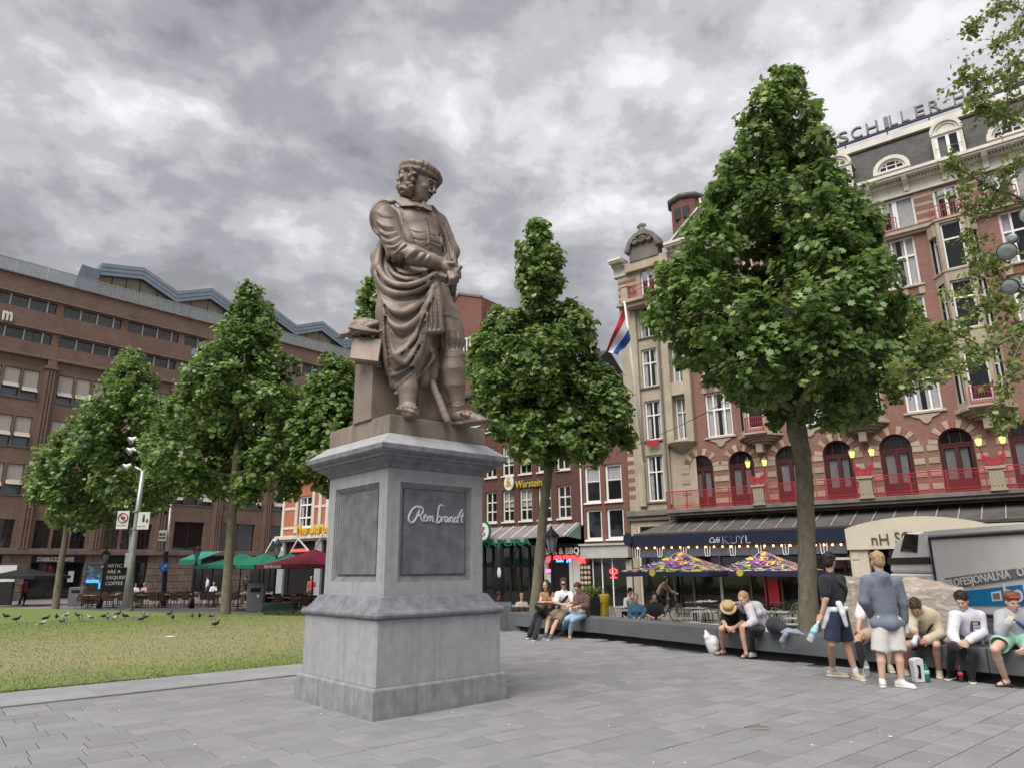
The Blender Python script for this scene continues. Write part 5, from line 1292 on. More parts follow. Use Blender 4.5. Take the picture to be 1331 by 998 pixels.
part(H.root, 'roof_trim', m_cream, lambda mb: (mb.box(S(6.85), x1h, back - .22, back + .1, zr1 - .02, zr1 + .30), mb.bar((S(5.62), -.34, zr0 + .03), (S(6.9), back - .05, zr1 + .05), .10)))
def dormer():
 r_ = empty('dormer', (0, 0, 0), 0, parent=H.root); w, h = .50, 1.30
 def body(mb):
  mb.box(-w - .12, -w + .02, -.38, -.26, 0, h); mb.box(w - .02, w + .12, -.38, -.26, 0, h); mb.box(-w, w, -.36, -.28, 0, .10); mb.box(-w - .14, w + .14, -.44, -.26, h, h + .09)
  n = 10
  for k in range(n):
   a0, a1 = math.pi * k / n, math.pi * (k + 1) / n
   for r0, r1_, y0, y1 in ((w - .10, w + .02, -.38, -.28), (w + .02, w + .16, -.46, .95)):
    mb.prism([(rr * math.cos(t), h + .09 + rr * math.sin(t)) for rr, t in ((r0, a0), (r1_, a0), (r1_, a1), (r0, a1))], 'y', y0, y1)
  mb.prism([((w - .08) * math.cos(t), h + .09 + (w - .08) * math.sin(t)) for t in np.linspace(0, math.pi, 11)], 'y', -.33, -.28)
 part(r_, 'dormer_surround', m_cream, body)
 part(r_, 'dormer_cheek', m_slate, lambda mb: (mb.box(-w - .11, -w - .01, -.26, 1.0, 0, h + .05), mb.box(w + .01, w + .11, -.26, 1.0, 0, h + .05)))
 o = part(r_, 'window', m_white, lambda mb: (mb.box(-w + .02, -w + .12, -.36, -.28, .1, h), mb.box(w - .12, w - .02, -.36, -.28, .1, h), mb.box(-.07, .07, -.36, -.28, .1, h), mb.box(-w + .1, w - .1, -.355, -.285, h - .1, h)))
 for sg in (-1, 1): part(o, 'pane', m_glass, lambda mb: mb.box(min(sg * .07, sg * (w - .12)), max(sg * .07, sg * (w - .12)), -.32, -.31, .1, h - .1))
 part(r_, 'curtain', m_curt, lambda mb: mb.box(-w + .05, -.1, -.22, -.21, .1, h)); part(r_, 'dark_backing', m_dark, lambda mb: mb.box(-w, w, .0, .02, 0, h + .4))
 part(r_, 'guard_rail', m_darkst, lambda mb: mb.box(-w - .05, w + .05, -.47, -.45, .55, .575)); return r_
D0 = dormer(); D0.location = (S(12.72), 0, zr0 + .02)
for d_ in (9.15, 16.28, 19.85, 23.3): r_ = dup(D0, H.root, (S(d_), 0, zr0 + .02))
def lunette():
 r_ = empty('lunette', (0, 0, 0), 0, parent=H.root); w = .62; n = 12
 def ring(mb, r0, r1_, y0, y1):
  for k in range(n):
   a0, a1 = math.pi * k / n, math.pi * (k + 1) / n; mb.prism([(rr * math.cos(t), rr * math.sin(t) * .92) for rr, t in ((r0, a0), (r1_, a0), (r1_, a1), (r0, a1))], 'y', y0, y1)
  mb.box(-r1_, r1_, y0, y1, -.10, 0)
 part(r_, 'lunette_surround', m_cream, lambda mb: (ring(mb, w - .02, w + .17, -.42, .5)))
 o = part(r_, 'window', m_white, lambda mb: (ring(mb, w - .12, w - .01, -.30, -.20), [mb.box(x - .02, x + .02, -.28, -.22, 0, math.sqrt(w * w - x * x) * .92 - .06) for x in (-.2, .2)], mb.box(-w + .05, w - .05, -.28, -.22, .24, .28)))
 part(o, 'pane', m_glassd, lambda mb: mb.prism([((w - .05) * math.cos(t), (w - .05) * math.sin(t) * .92) for t in np.linspace(0, math.pi, 13)], 'y', -.25, -.24)); return r_
L0 = lunette(); L0.location = (S(14.46), 0, zr0 + .35)
for d_ in (7.42, 10.93, 17.95, 21.5): dup(L0, H.root, (S(d_), 0, zr0 + .35))
# corner pediment with carved cartouche
def pedi(mb):
 n = 16; w = .92; z = Z(15.42)
 mb.box(-w, w, -.34, .3, Z(14.86), z)
 for k in range(n):
  a0, a1 = math.pi * k / n, math.pi * (k + 1) / n; mb.prism([(rr * math.cos(t), z + rr * math.sin(t) * .95) for rr, t in ((w - .12, a0), (w + .14, a0), (w + .14, a1), (w - .12, a1))], 'y', -.52, .3)
 mb.prism([((w - .1) * math.cos(t), z + (w - .1) * math.sin(t) * .95) for t in np.linspace(0, math.pi, 17)], 'y', -.30, .28); mb.box(-w - .24, -w + .1, -.5, .3, z - .12, z + .05); mb.box(w - .1, w + .24, -.5, .3, z - .12, z + .05)
part(H.root, 'corner_pediment', m_darkst, pedi, (S(4.46), 0, 0), bevel=.012)
part(H.root, 'cartouche', m_darkst, lambda mb: ([mb.sphere((dx, -.36, Z(15.75) + dz), r_, 10, 6, (1, .5, 1)) for dx, dz, r_ in ((-.45, 0, .24), (0, .1, .28), (.45, 0, .24), (0, .62, .24), (-.2, .55, .14), (.2, .55, .14), (-.62, .25, .12), (.62, .25, .12), (0, .95, .18), (-.2,.92,.12),(.2,.92,.12))], [mb.tube([Vector((dx + .17 * math.cos(t), -.5, Z(15.75) + .02 + .17 * math.sin(t))) for t in np.linspace(0, 6.28, 12)], .035, 5) for dx in (-.45, 0, .45)]), (S(4.46), 0, 0), smooth=True)
part(H.root, 'attic_corner', m_sand, lambda mb: (mb.box(S(3.45), S(5.55), -.28, .2, Z(14.44), Z(14.90))), bevel=.02)
rail(H.root, S(3.85), S(5.10), -.75, Z(12.95), .85, .12)
part(H.root, 'corner_balcony', m_sand, lambda mb: (mb.box(S(3.45), S(5.45), -.95, 0, Z(12.80), Z(12.95)), mb.box(S(3.5), S(5.4), -.75, 0, Z(12.62), Z(12.80)), mb.box(S(3.45), S(3.78), -.92, -.5, Z(12.95), Z(13.55)), mb.box(S(5.12), S(5.42), -.92, -.5, Z(12.95), Z(13.55)), mb.box(S(3.42), S(3.81), -.96, -.46, Z(13.55), Z(13.64)), mb.box(S(5.09), S(5.45), -.96, -.46, Z(13.55), Z(13.64))), bevel=.02)
part(H.root, 'corbelled_ledge', m_darkst, lambda mb: (mb.box(x0h - .12, S(5.05), -.25, 0, Z(3.62), Z(3.86)), mb.box(x0h - .06, S(5.0), -.14, 0, Z(3.44), Z(3.62)), mb.prism([(0, 0), (-.6, .25), (-.6, .45), (0, .45)], 'x', S(3.9), S(4.2))), (0, 0, 0), bevel=.02)
part(H.root, 'oriel_foot', m_sand2, lambda mb: [mb.lathe([(.1 + .15 * i, -.12 * (5 - i)), (.24 + .15 * i, -.12 * (4 - i))], 20) for i in range(5)], (S(5.55), .1, Z(6.45)), smooth=False)
o = part(H.root, 'oriel', m_sand, lambda mb: (mb.box(S(4.98), S(5.30), -.30, -.0, Z(6.45), Z(12.62)), mb.box(S(5.88), S(6.15), -.30, 0, Z(6.45), Z(12.62)), [mb.box(S(5.30), S(5.88), -.30, 0, Z(a), Z(b)) for a, b in ((6.45, 6.6), (8.44, 8.98), (10.72, 11.18))]), bevel=.02)
o = part(H.root, 'corner_pilaster', m_sand, lambda mb: (mb.box(S(3.5), S(3.82), -.20, 0, Z(4.0), Z(12.6)), mb.box(S(4.76), S(4.96), -.20, 0, Z(4.0), Z(12.6))), bevel=.03)
# brick turret behind the mansard
a_, z_ = H.fp(893, 262, -5.5); _, zb_ = H.fp(893, 320, -5.5); hw_ = abs(H.fp(915, 270, -5.5)[0] - H.fp(868, 270, -5.5)[0]) / 2
part(H.root, 'roof_turret', m_brickN, lambda mb: mb.lathe([(hw_ * .92, 0), (hw_ * .92, z_ - zb_ - .3)], 8), (a_, 5.5, zb_)); part(H.root, 'turret_cap', m_darkst, lambda mb: mb.lathe([(hw_ * 1.02, 0), (hw_ * 1.1, .12), (hw_ * 1.1, .26), (hw_ * .9, .42), (.2, .5)], 8), (a_, 5.5, z_ - .32))
part(H.root, 'turret_window', m_glassd, lambda mb: (mb.box(-.5, -.05, -hw_ * .93, -hw_ * .85, .5, 1.3), mb.box(.1, .5, -hw_ * .93, -hw_ * .85, .5, 1.3)), (a_, 5.5, zb_ + (z_ - zb_) * .3))
# rooftop sign
yS = 1.6
sgn = empty('rooftop_sign', (0, yS, 0), 0, parent=H.root)
b0 = H.fp(1050, 204.5, -yS); b1 = H.fp(1331, 108.5, -yS); slope = (b1[1] - b0[1]) / (b1[0] - b0[0]); zb = (b0[1] + b1[1]) / 2
def barf(mb):
 mb.box(b0[0] - 2.5, b1[0] + 7, -.05, .05, zb - .07, zb + .05); mb.box(b0[0] - 2.5, b1[0] + 7, .55, .62, zb - .05, zb + .03)
 x = b0[0] - 1.5
 for px in (1100, 1158, 1216, 1281): x = H.fp(px, 200, -yS)[0]; mb.box(x - .03, x + .03, -.03, .03, zr1 - .2, zb); mb.bar((x, .58, zr1 - .2), (x, 0, zb), .05)
part(sgn, 'sign_frame', m_black, barf)
m_sgn = MAT('pale sign enamel', (.13, .13, .14), .4, .1, 3, .05)
for ch, px, pw in (('S', 1086, 13), ('C', 1104, 14), ('H', 1124, 15), ('I', 1146, 5), ('L', 1156, 10), ('L', 1172, 10), ('E', 1191, 12), ('R', 1211, 14), ('H', 1245, 15), ('O', 1267, 23), ('T', 1296, 14), ('E', 1315, 13), ('L', 1334, 12)):
 xa = H.fp(px, 170, -yS)[0]; xb = H.fp(px + pw, 165, -yS)[0]
 o = text('sign_letter', ch, .92, m_sgn, sgn, (xa, .03, zb + .10), depth=.09); ww = o.dimensions.x or 1
 xs_ = [v.co.x for v in o.data.vertices]; o.scale = ((xb - xa) / (max(xs_) - min(xs_)), 1, 1)
# lead canopy, cream hotel board and navy awning of the cafe
xc0, xc1 = S(5.0), x1h; zc = Z(3.46); yo = -2.3; kz = lambda z, d: 1.6 + (z - 1.6) * 1.0
_, zn1 = H.fp(900, 693, 2.3); _, zn0 = H.fp(900, 708.5, 2.3); ea, _ = H.fp(1100, 690, 2.3); xl, _ = H.fp(820, 700, 2.3)
part(H.root, 'canopy_roof', m_lead, lambda mb: mb.add([(xc0, 0, zc), (xc1, 0, zc), (xc1, yo, zn1 + .08), (xl + .3, yo, zn1 + .08), (xc0, 0, zc - .05), (xc1, 0, zc - .05), (xc1, yo, zn1 + .02), (xl + .3, yo, zn1 + .02)], [(0, 1, 2, 3), (7, 6, 5, 4), (0, 3, 7, 4), (3, 2, 6, 7), (1, 5, 6, 2)]))
x = xc0 + .35; lib = None
while x < xc1:
 f = (x - xc0) / (xc1 - xc0); part(H.root, 'canopy_rib', m_leadrib, lambda mb: mb.bar((x, 0, zc + .02), (x, yo, zn1 + .10), .045)) if lib is None else link_mesh('canopy_rib', lib, None, H.root, (x - x_0, 0, 0))
 if lib is None: x_0 = x; lib = H.root.children[-1].data if False else [c for c in H.root.children if c.name.startswith('canopy_rib')][0].data
 x += .78
part(H.root, 'canopy_gutter', m_gutter, lambda mb: mb.box(xl + .2, xc1, yo - .1, yo + .04, zn1 - .02, zn1 + .09))
aw_ = part(H.root, 'awning_valance', m_navy, lambda mb: (mb.box(xl, ea, yo - .14, yo - .06, zn0 - .02, zn1 - .0), mb.box(xl, xl + .05, yo - .06, 0, zn0, zn1)))
part(H.root, 'awning_cloth', m_greyawn, lambda mb: (mb.box(xl + .1, ea - .05, yo - .02, yo, zn0 - .50, zn0 - .0)))
part(H.root, 'awning_soffit', m_dark, lambda mb: mb.box(xl + .1, xc1, yo + .05, 0, zn0 - .02, zn0 + .02))
m_let2 = MAT('outlined lettering', (.55, .58, .62), .5, .05, 4, 0)
xa, za = H.fp(921, 705.5, 2.46); xb, _ = H.fp(935, 705, 2.46); text('cafe_lettering', 'Café', .36, m_let2, aw_, (xa, yo - .15, za + .02), depth=.006, shear=.4, width=xb - xa)
xa, za = H.fp(938.5, 705.5, 2.46); xb, _ = H.fp(974, 703, 2.46); text('cafe_lettering', 'KUYL', .50, m_let2, aw_, (xa, yo - .15, za - .02), depth=.006, width=xb - xa)
text('cafe_lettering', 'KUYL', .46, m_navy, aw_, (xa + .02, yo - .158, za + .005), depth=.004, width=xb - xa - .06)
for i, px in enumerate(range(829, 1100, 11)):
 xx, zz = H.fp(px, 711 - (px - 829) * .018, 2.5); b_ = part(H.root, 'string_bulb', m_bulb, lambda mb: mb.sphere((0, 0, 0), .045, 8, 5), (xx, yo - .2, zz - .03))
part(H.root, 'bulb_cable', m_black, lambda mb: mb.box(xl, ea, yo - .205, yo - .195, zn0 - .02, zn0 - .01))
part(H.root, 'awning_straps', m_white, lambda mb: [mb.tube([Vector((x0_ + dx, yo - .10, zn0 - .05)), Vector((x0_ + dx * .8, yo - .12, zn0 - .45)), Vector((x0_ + dx * .5, yo - .13, zn0 - .52))], .018, 5) for x0_ in [H.fp(p_, 720, 2.4)[0] for p_ in (829, 858, 889, 920, 953, 990, 1022, 1072)] for dx in (-.14, 0, .14)])
# round blue plaque sign at the left end of the awning
xx, zz = H.fp(816, 700.5, 2.5); part(H.root, 'round_sign', m_navy, lambda mb: mb.prism([(.24 * math.cos(t), .33 * math.sin(t)) for t in np.linspace(0, 6.28, 25)[:-1]], 'y', -.05, .05), (xx, yo - .2, zz))
m_board = MAT('cream board', (.52, .47, .37), .6, .05, 2, .05, streak=.1)
ba, bz0 = H.fp(1102, 714, 2.4); bb, _ = H.fp(1331, 690, 2.4); _, bzt = H.fp(1200, 670, 2.4); _, bzs = H.fp(1103, 687, 2.4); bc_ = H.fp(1283, 684, 2.4)[0]
def board(mb):
 pts = [(ba, bz0), (bb + 6, bz0), (bb + 6, bzs), (bc_, bzs)] + [(ba + (bc_ - ba) * (1 - t), bzs + (bzt - bzs) * math.sin(math.pi * t) ** .8) for t in np.linspace(0, 1, 15)[1:-1]] + [(ba, bzs)]
 mb.prism(pts, 'y', yo - .22, yo - .08)
hb = part(H.root, 'hotel_board', m_board, board); m_brz = MAT('bronze lettering', (.12, .105, .08), .4, .1, 4, .05, metal=.5)
xa, za = H.fp(1132, 707.5, 2.6); xb, _ = H.fp(1154, 706, 2.6); text('hotel_lettering', 'nH', .62, m_brz, hb, (xa, yo - .24, za), depth=.02, width=xb - xa)
xa, za = H.fp(1163, 705, 2.6); xb, _ = H.fp(1240, 700, 2.6); text('hotel_lettering', 'SCHILLER', .62, m_brz, hb, (xa, yo - .24, za), depth=.02, width=xb - xa)
part(H.root, 'cream_column', m_board, lambda mb: (mb.box(ba + .05, ba + .75, yo - .1, yo + .3, 0, bz0), mb.box(ba + .12, ba + .40, yo - .13, yo, 1.2, 2.2), mb.box(ba + .12, ba + .40, yo - .13, yo, 2.3, bz0 - .1), mb.box(ba - .9, ba - .82, yo, yo + .1, 0, 2.4), mb.box(ba - .9, ba + .05, yo, yo + .1, 2.3, 2.4)), bevel=.01)
# cafe front: dark glazing with timber posts under the awning
part(H.root, 'cafe_glazing', m_glassd, lambda mb: mb.box(S(3.3), x1h, -.06, -.04, .1, Z(3.2)))
for i, x in enumerate(np.arange(S(3.4), x1h, 1.45)): part(H.root, 'cafe_post', MAT('cafe timber', (.13, .09, .06), .6, .2, 4, .2) if i % 3 else m_board, lambda mb: mb.box(x - .06, x + .06, -.16, -.02, 0, Z(3.2)))
part(H.root, 'menu_board', MAT('red menu board', (.35, .02, .03), .5, .1, 4, 0), lambda mb: mb.box(S(8.4), S(8.9), -.5, -.42, .3, 1.5))
# red cloth notice and lead flashing on the corner, drainpipe
xx, zz = H.fp(848, 575, .3); part(H.root, 'red_panel', m_red, lambda mb: mb.box(-.35, .35, -.27, -.22, -.16, .16), (xx, 0, zz))
part(H.root, 'drainpipe', m_darkst, lambda mb: mb.tube([Vector((S(4.87), -.28, .3)), Vector((S(4.87), -.28, Z(12.6)))], .055, 8))
# ------------------------------------------------------------------ two brown houses between the hotel and the statue
W = Facade('brown_brick_house', 'dark brown brick house with rows of white sash windows above the grill bar', (hp0.x, hp0.y), AH)
ws = [(-4.90, -4.19), (-3.85, -3.15), (-2.82, -2.09), (-1.75, -1.02), (-.67, .06)]
ws = [(-7.0, -6.3), (-5.95, -5.25)] + ws
hw = [(S(a), S(b), Z(z0), Z(z1)) for a, b in ws for z0, z1 in ((3.74, 5.22), (5.92, 7.40), (8.2, 9.4))]
W.wall('brick_wall', S(-7.6), S(.66), Z(3.35), Z(10.2), hw, m_brickW)
for h in hw: W.window(*h, 2, (1, 1, 1), m_cream, m_glass, fw=.10, mw=.08, curtain=m_curt if (int(h[0]) % 2) else None, cur=(.0, .55), sill=.06, sillm=m_cream)
part(W.root, 'dark_backing', m_dark, lambda mb: (mb.box(S(-7.6), S(.66), .9, 1., 0, Z(10)), mb.box(S(-7.6), S(.66), .5, .9, Z(3.3), Z(3.4))))
part(W.root, 'roof', m_slate, lambda mb: (mb.prism([(0, Z(10.2)), (4, Z(12.2)), (8, Z(10.2))], 'x', S(-7.6), S(.66)), mb.box(S(-7.7), S(.7), -.2, .1, Z(10.15), Z(10.3))))
# ground floor: two restaurant fronts
sA = S(-7.6); sM = S(-1.72); sE = S(.62)
part(W.root, 'timber_front', m_black, lambda mb: ([mb.box(x - .06, x + .06, -.12, .02, 0, Z(2.72)) for x in np.linspace(sA, sM, 12)], mb.box(sA, sM, -.10, .0, 0, .75), mb.box(sA, sM, -.12, .0, 2.15, 2.28), mb.box(sA, sM, -.14, .0, Z(2.6), Z(2.8))))
part(W.root, 'front_glazing', m_glassd, lambda mb: mb.box(sA, sM, -.04, -.02, .75, Z(2.6)))
part(W.root, 'cream_curtain', MAT('tan curtain', (.30, .23, .15), .9, .15, 6, 0), lambda mb: [mb.box(x, x + .28, .06, .08, .8, 2.1) for x in np.arange(sA + .5, sM - .4, .92)])
# canopy
ct = Z(3.50); cb = Z(2.80); m_zinc = MAT('zinc sheet', (.19, .175, .18), .5, .15, 1.5, .1, streak=.2); m_green = MAT('dark green sign', (.010, .12, .055), .4, .1, 4, .03)
part(W.root, 'canopy_roof', m_zinc, lambda mb: mb.add([(sA, 0, ct), (S(.5), 0, ct), (S(.42), -1.5, cb + .15), (sA, -1.5, cb + .15), (sA, 0, ct - .05), (S(.5), 0, ct - .05), (S(.42), -1.5, cb + .1), (sA, -1.5, cb + .1)], [(0, 1, 2, 3), (7, 6, 5, 4), (0, 3, 7, 4), (3, 2, 6, 7), (1, 5, 6, 2)]))
for i, x in enumerate(np.arange(sA + .3, S(.4), .92)): part(W.root, 'canopy_rib', m_white, lambda mb: mb.bar((x, 0, ct + .02), (x, -1.5, cb + .17), .045))
part(W.root, 'canopy_cheek', MAT('mint side panel', (.20, .30, .24), .6, .1, 3, .05), lambda mb: mb.prism([(0, ct), (-1.5, cb + .12), (0, cb)], 'x', S(.48), S(.52)))
part(W.root, 'canopy_fascia', MAT('grey fascia', (.22, .23, .23), .6, .1, 3, 0), lambda mb: mb.box(sA, sM + .1, -1.58, -1.5, cb - .12, cb + .16))
xa, za = W.fp(598, 710.5, 1.62); xb, zb_ = W.fp(690, 709, 1.62); text('restaurant_lettering', 'INDRAPURA', .55, m_green, W.root, (xa - .2, -1.62, za - .02), depth=.03, width=xb - xa + .2, bold=.012)
xx, zz = W.fp(629, 690, 1.9); m_pale = MAT('pale enamel', (.55, .6, .55), .4, .05, 3, 0)
rs_ = part(W.root, 'round_green_sign', m_green, lambda mb: mb.prism([(.52 * math.cos(t), .62 * math.sin(t)) for t in np.linspace(0, 6.28, 29)[:-1]], 'y', -.05, .05), (xx, -1.9, zz)); part(rs_, 'sign_face', m_pale, lambda mb: mb.prism([(.42 * math.cos(t), .50 * math.sin(t)) for t in np.linspace(0, 6.28, 29)[:-1]], 'y', -.06, .06)); part(rs_, 'sign_scroll', m_red, lambda mb: mb.tube(catmull([Vector((-.15, -.07, .25)), Vector((.1, -.07, .2)), Vector((-.05, -.07, 0)), Vector((.15, -.07, -.15)), Vector((-.1, -.07, -.28))], 4), .035, 5))
# bar and grill front
m_neon = MAT('red neon', (1, .05, .05), .4, 0, 4, 0, emit=(1., .03, .03), est=1.6); m_neonb = MAT('blue neon', (.05, .3, 1), .4, 0, 4, 0, emit=(.02, .22, 1.), est=1.4); m_neonp = MAT('pink neon', (1, .1, .4), .4, 0, 4, 0, emit=(1., .08, .35), est=1.5)
xl2, zt = W.fp(706, 708, .4); xr2, zb2 = W.fp(757, 727, .4)
bs = part(W.root, 'bar_sign', m_black, lambda mb: mb.box(xl2 - .1, S(.6), -.45, -.15, zb2 + .28, zt + .05))
xa, za = W.fp(706, 720, .5); xb, _ = W.fp(751, 717, .5); text('bar_lettering', 'BAR & BBQ', .5, m_white, W.root, (xa + .05, -.47, za + .0), depth=.01, width=xb - xa, bold=.012)
part(W.root, 'white_front', MAT('white shop front', (.50, .49, .46), .7, .08, 2, .05, streak=.15), lambda mb: (mb.box(xl2 - .1, xl2 + .1, -.2, 0, 0, zb2 + .3), mb.box(xl2 + .1, S(.6), -.16, -.02, 2.62, zb2 + .3), mb.box(S(-.05), S(.12), -.2, 0, 0, 2.7), mb.box(S(.12), S(.6), -.14, 0, 0, 2.7)))
part(W.root, 'doorway', m_dark, lambda mb: mb.box(xl2 + .1, S(-.05), -.02, .02, 0, 2.7)); part(W.root, 'door_post', m_white, lambda mb: mb.box(S(-1.05), S(-1.0), -.1, 0, 0, 2.6))
xa, za = W.fp(717, 722, .5); xb, _ = W.fp(745, 724, .5); text('neon_lettering', 'De Maria', .36, m_neon, W.root, (xa, -.2, za - .18), depth=.01, width=(xb - xa), bold=.012); xa, za = W.fp(719, 726.5, .5); text('neon_lettering', 'Steaks', .2, m_neonb, W.root, (xa, -.2, za - .14), depth=.01, bold=.01); text('neon_lettering', 'grill', .2, m_neonb, W.root, (xa + .72, -.2, za - .14), depth=.01, bold=.01)
for px in (711, 753): xx, zz = W.fp(px, 724.5, .5); part(W.root, 'neon_bull', m_neon, lambda mb: (mb.sphere((0, 0, 0), .2, 10, 6, (1.15, .2, .62)), mb.sphere((.2 if px < 730 else -.2, 0, -.02), .1, 8, 5, (1, .3, 1)), [mb.box(x - .025, x + .025, -.03, .03, -.24, -.05) for x in (-.14, -.05, .08, .15)]), (xx, -.22, zz - .02))
xx, zz = W.fp(712, 741.5, .3); part(W.root, 'pink_neon_panel', m_neonp, lambda mb: mb.box(-.22, .22, -.2, -.16, -.08, .10), (xx, 0, zz)); part(W.root, 'menu_case', m_pale, lambda mb: mb.box(-.24, .24, -.18, -.15, -.95, -.15), (xx, 0, zz))
xx, zz = W.fp(761, 750, .3); mbd = part(W.root, 'menu_board', m_black, lambda mb: mb.box(-.36, .36, -.24, -.16, -.72, .72), (xx - .02, 0, zz))
m_plate = MAT('plated dish print', (.42, .25, .12), .5, .3, 20, 0, tint=(.6, .5, .35), rnd=.3)
for i in range(3):
 for j in range(5): part(mbd, 'dish_picture', m_plate, lambda mb: mb.lathe([(.095, 0), (.10, .012)], 12), (-.23 + .23 * i, -.25, -.55 + .275 * j)).rotation_euler = (math.pi / 2, 0, 0)
# beer sign on the brickwork
m_gold = MAT('gold lettering', (.45, .33, .05), .4, .1, 5, .05, metal=.2)
xx, zz = W.fp(661, 627, .25); bsn = part(W.root, 'round_beer_sign', MAT('white enamel', (.62, .62, .58), .4, .05, 3, 0), lambda mb: mb.prism([(.36 * math.cos(t), .46 * math.sin(t)) for t in np.linspace(0, 6.28, 29)[:-1]], 'y', -.25, -.12), (xx, 0, zz)); part(bsn, 'sign_emblem', m_gold, lambda mb: (mb.sphere((0, -.26, .05), .17, 10, 6, (1, .15, 1)), mb.box(-.22, .22, -.27, -.25, -.22, -.10), [mb.box(x - .03, x + .03, -.27, -.25, .2, .34) for x in (-.1, 0, .1)]))
xa, za = W.fp(669, 632.5, .2); xb, _ = W.fp(708, 629, .2); text('beer_lettering', 'Warsteiner', .62, m_gold, W.root, (xa, -.12, za - .05), depth=.03, width=(xb - xa) * 1.12, bold=.01)
xx, zz = W.fp(679, 594, .3); part(W.root, 'round_poster_sign', MAT('teal enamel', (.05, .28, .30), .4, .4, 14, 0, tint=(.6, .3, .08)), lambda mb: mb.prism([(.42 * math.cos(t), .5 * math.sin(t)) for t in np.linspace(0, 6.28, 25)[:-1]], 'y', -.22, -.12), (xx, 0, zz))
part(W.root, 'drainpipe', m_white, lambda mb: mb.tube([Vector((S(.66), -.1, Z(3.4))), Vector((S(.66), -.1, Z(9)))], .05, 8))
# narrow red house
N = Facade('narrow_brick_house', 'narrow dull red brick house with pairs of large white framed windows beside the hotel', (hp0.x, hp0.y), AH)
hn = [(S(a), S(b), Z(z0), Z(z1)) for a, b in ((.80, 1.60), (1.84, 2.66)) for z0, z1 in ((2.76, 4.05), (4.34, 5.95))]
N.wall('brick_wall', S(.69), S(2.96), Z(2.55), Z(8.4), hn, m_brickN)
for i, h in enumerate(hn): N.window(*h, 1, (1,) if i % 2 == 0 else (1.4, 1), m_white, m_glassd if i % 2 == 0 else m_glass, fw=.12, sill=.06, curtain=m_curt if i % 2 else None, cur=(0., .45))
part(N.root, 'dark_backing', m_dark, lambda mb: mb.box(S(.69), S(2.96), .9, 1., 0, Z(8.3)))
part(N.root, 'roof', m_slate, lambda mb: (mb.prism([(0, Z(8.4)), (3, Z(10)), (7, Z(8.4))], 'x', S(.69), S(2.96)), mb.box(S(.66), S(2.99), -.2, .1, Z(8.35), Z(8.5))))
part(N.root, 'shop_fascia', MAT('painted fascia', (.40, .39, .37), .7, .08, 2, .05, streak=.2), lambda mb: (mb.box(S(.64), S(2.95), -.4, 0, Z(1.98), Z(2.50)), mb.box(S(.6), S(2.96), -.5, 0, Z(2.50), Z(2.58)), mb.box(S(.64), S(.78), -.1, 0, 0, 2.5), mb.box(S(2.7), S(2.95), -.1, 0, 0, 2.5)))
part(N.root, 'shop_glass', m_glassd, lambda mb: mb.box(S(.78), S(2.7), -.03, 0, 0, Z(1.98))); part(N.root, 'shop_post', m_white, lambda mb: [mb.box(x - .03, x + .03, -.08, 0, 0, Z(1.98)) for x in (S(1.1), S(1.55), S(2.05))])
xx, zz = N.fp(797, 742, .1); part(N.root, 'red_neon_figure', m_neon, lambda mb: (mb.tube([Vector((.22 * math.cos(t), -.06, .12 * math.sin(t))) for t in np.linspace(0, 6.28, 14)], .05, 5), mb.box(-.04, .04, -.09, -.05, -.3, -.1), mb.box(-.2, .2, -.09, -.05, -.36, -.3)), (xx, 0, zz))
# tall brick house seen behind the statue
T = Facade('gabled_brick_house', 'tall dark red brick gable house showing between the statue and the plane tree', (hp0.x, hp0.y), AH)
pts = [T.fp(x, y, -1.) for x, y in ((578, 700), (578, 408), (597, 382), (626, 386), (628, 402), (652, 402), (652, 700))]; pts = [(p[0], max(0, p[1]) if i not in (0, 6) else 0) for i, p in enumerate(pts)]
m_brickT = BRICK('old red brick', (.15, .062, .050), (.21, .09, .07), (.16, .12, .10), dirt=.4)
part(T.root, 'brick_wall', m_brickT, lambda mb: mb.prism([pts[0], pts[1], pts[2], pts[3], (pts[3][0], 0)], 'y', 1.0, 8)); part(T.root, 'rendered_wall', m_sand, lambda mb: mb.prism([(pts[3][0] + .01, 0), (pts[3][0] + .01, pts[4][1]), pts[5], (pts[5][0], 0)], 'y', 1.6, 8))
a, b = T.fp(605, 445, -1), T.fp(611, 462, -1); xw = a[0]; o = T.window(xw - .2, xw + .55, b[1] - .2, a[1] + .3, 2, (1,), m_white, m_glass, y=.93, fw=.12, mw=.1)
part(T.root, 'coping', m_darkst, lambda mb: (mb.bar((pts[1][0], 1., pts[1][1]), (pts[2][0], 1., pts[2][1]), .16), mb.bar((pts[2][0], 1., pts[2][1]), (pts[3][0], 1., pts[3][1]), .16)))
# orange brick corner house with white bands
O = Facade('banded_corner_house', 'orange brick house with white stone bands and old style gold pub lettering', (hp0.x, hp0.y), AH)
xl3, z30 = O.fp(366, 697); xr3 = S(-14.5)
ow = [O.fp(390, 648)[0], O.fp(404, 648)[0]]; wz0 = O.fp(395, 685)[1]; wz1 = O.fp(397, 644)[1]
hO = [(ow[0] - .1, ow[1] + .3, wz0, wz1), (ow[0] - .1, ow[1] + .3, wz1 + 1.6, wz1 + 4.2), (ow[0] + 3.9, ow[1] + 4.3, wz0, wz1)]
O.wall('brick_wall', xl3, xr3, z30, z30 + 9.5, hO, m_brickR)
for h in hO: O.window(*h, 2, (1, 1.6, .9), m_white, m_glass, fw=.14, mw=.13, curtain=m_curt, cur=(.5, 1.), sill=.1)
part(O.root, 'dark_backing', m_dark, lambda mb: (mb.box(xl3, xr3, .9, 1, 0, z30 + 9), mb.box(xl3, xr3, -.02, .02, 0, z30 - .01)))
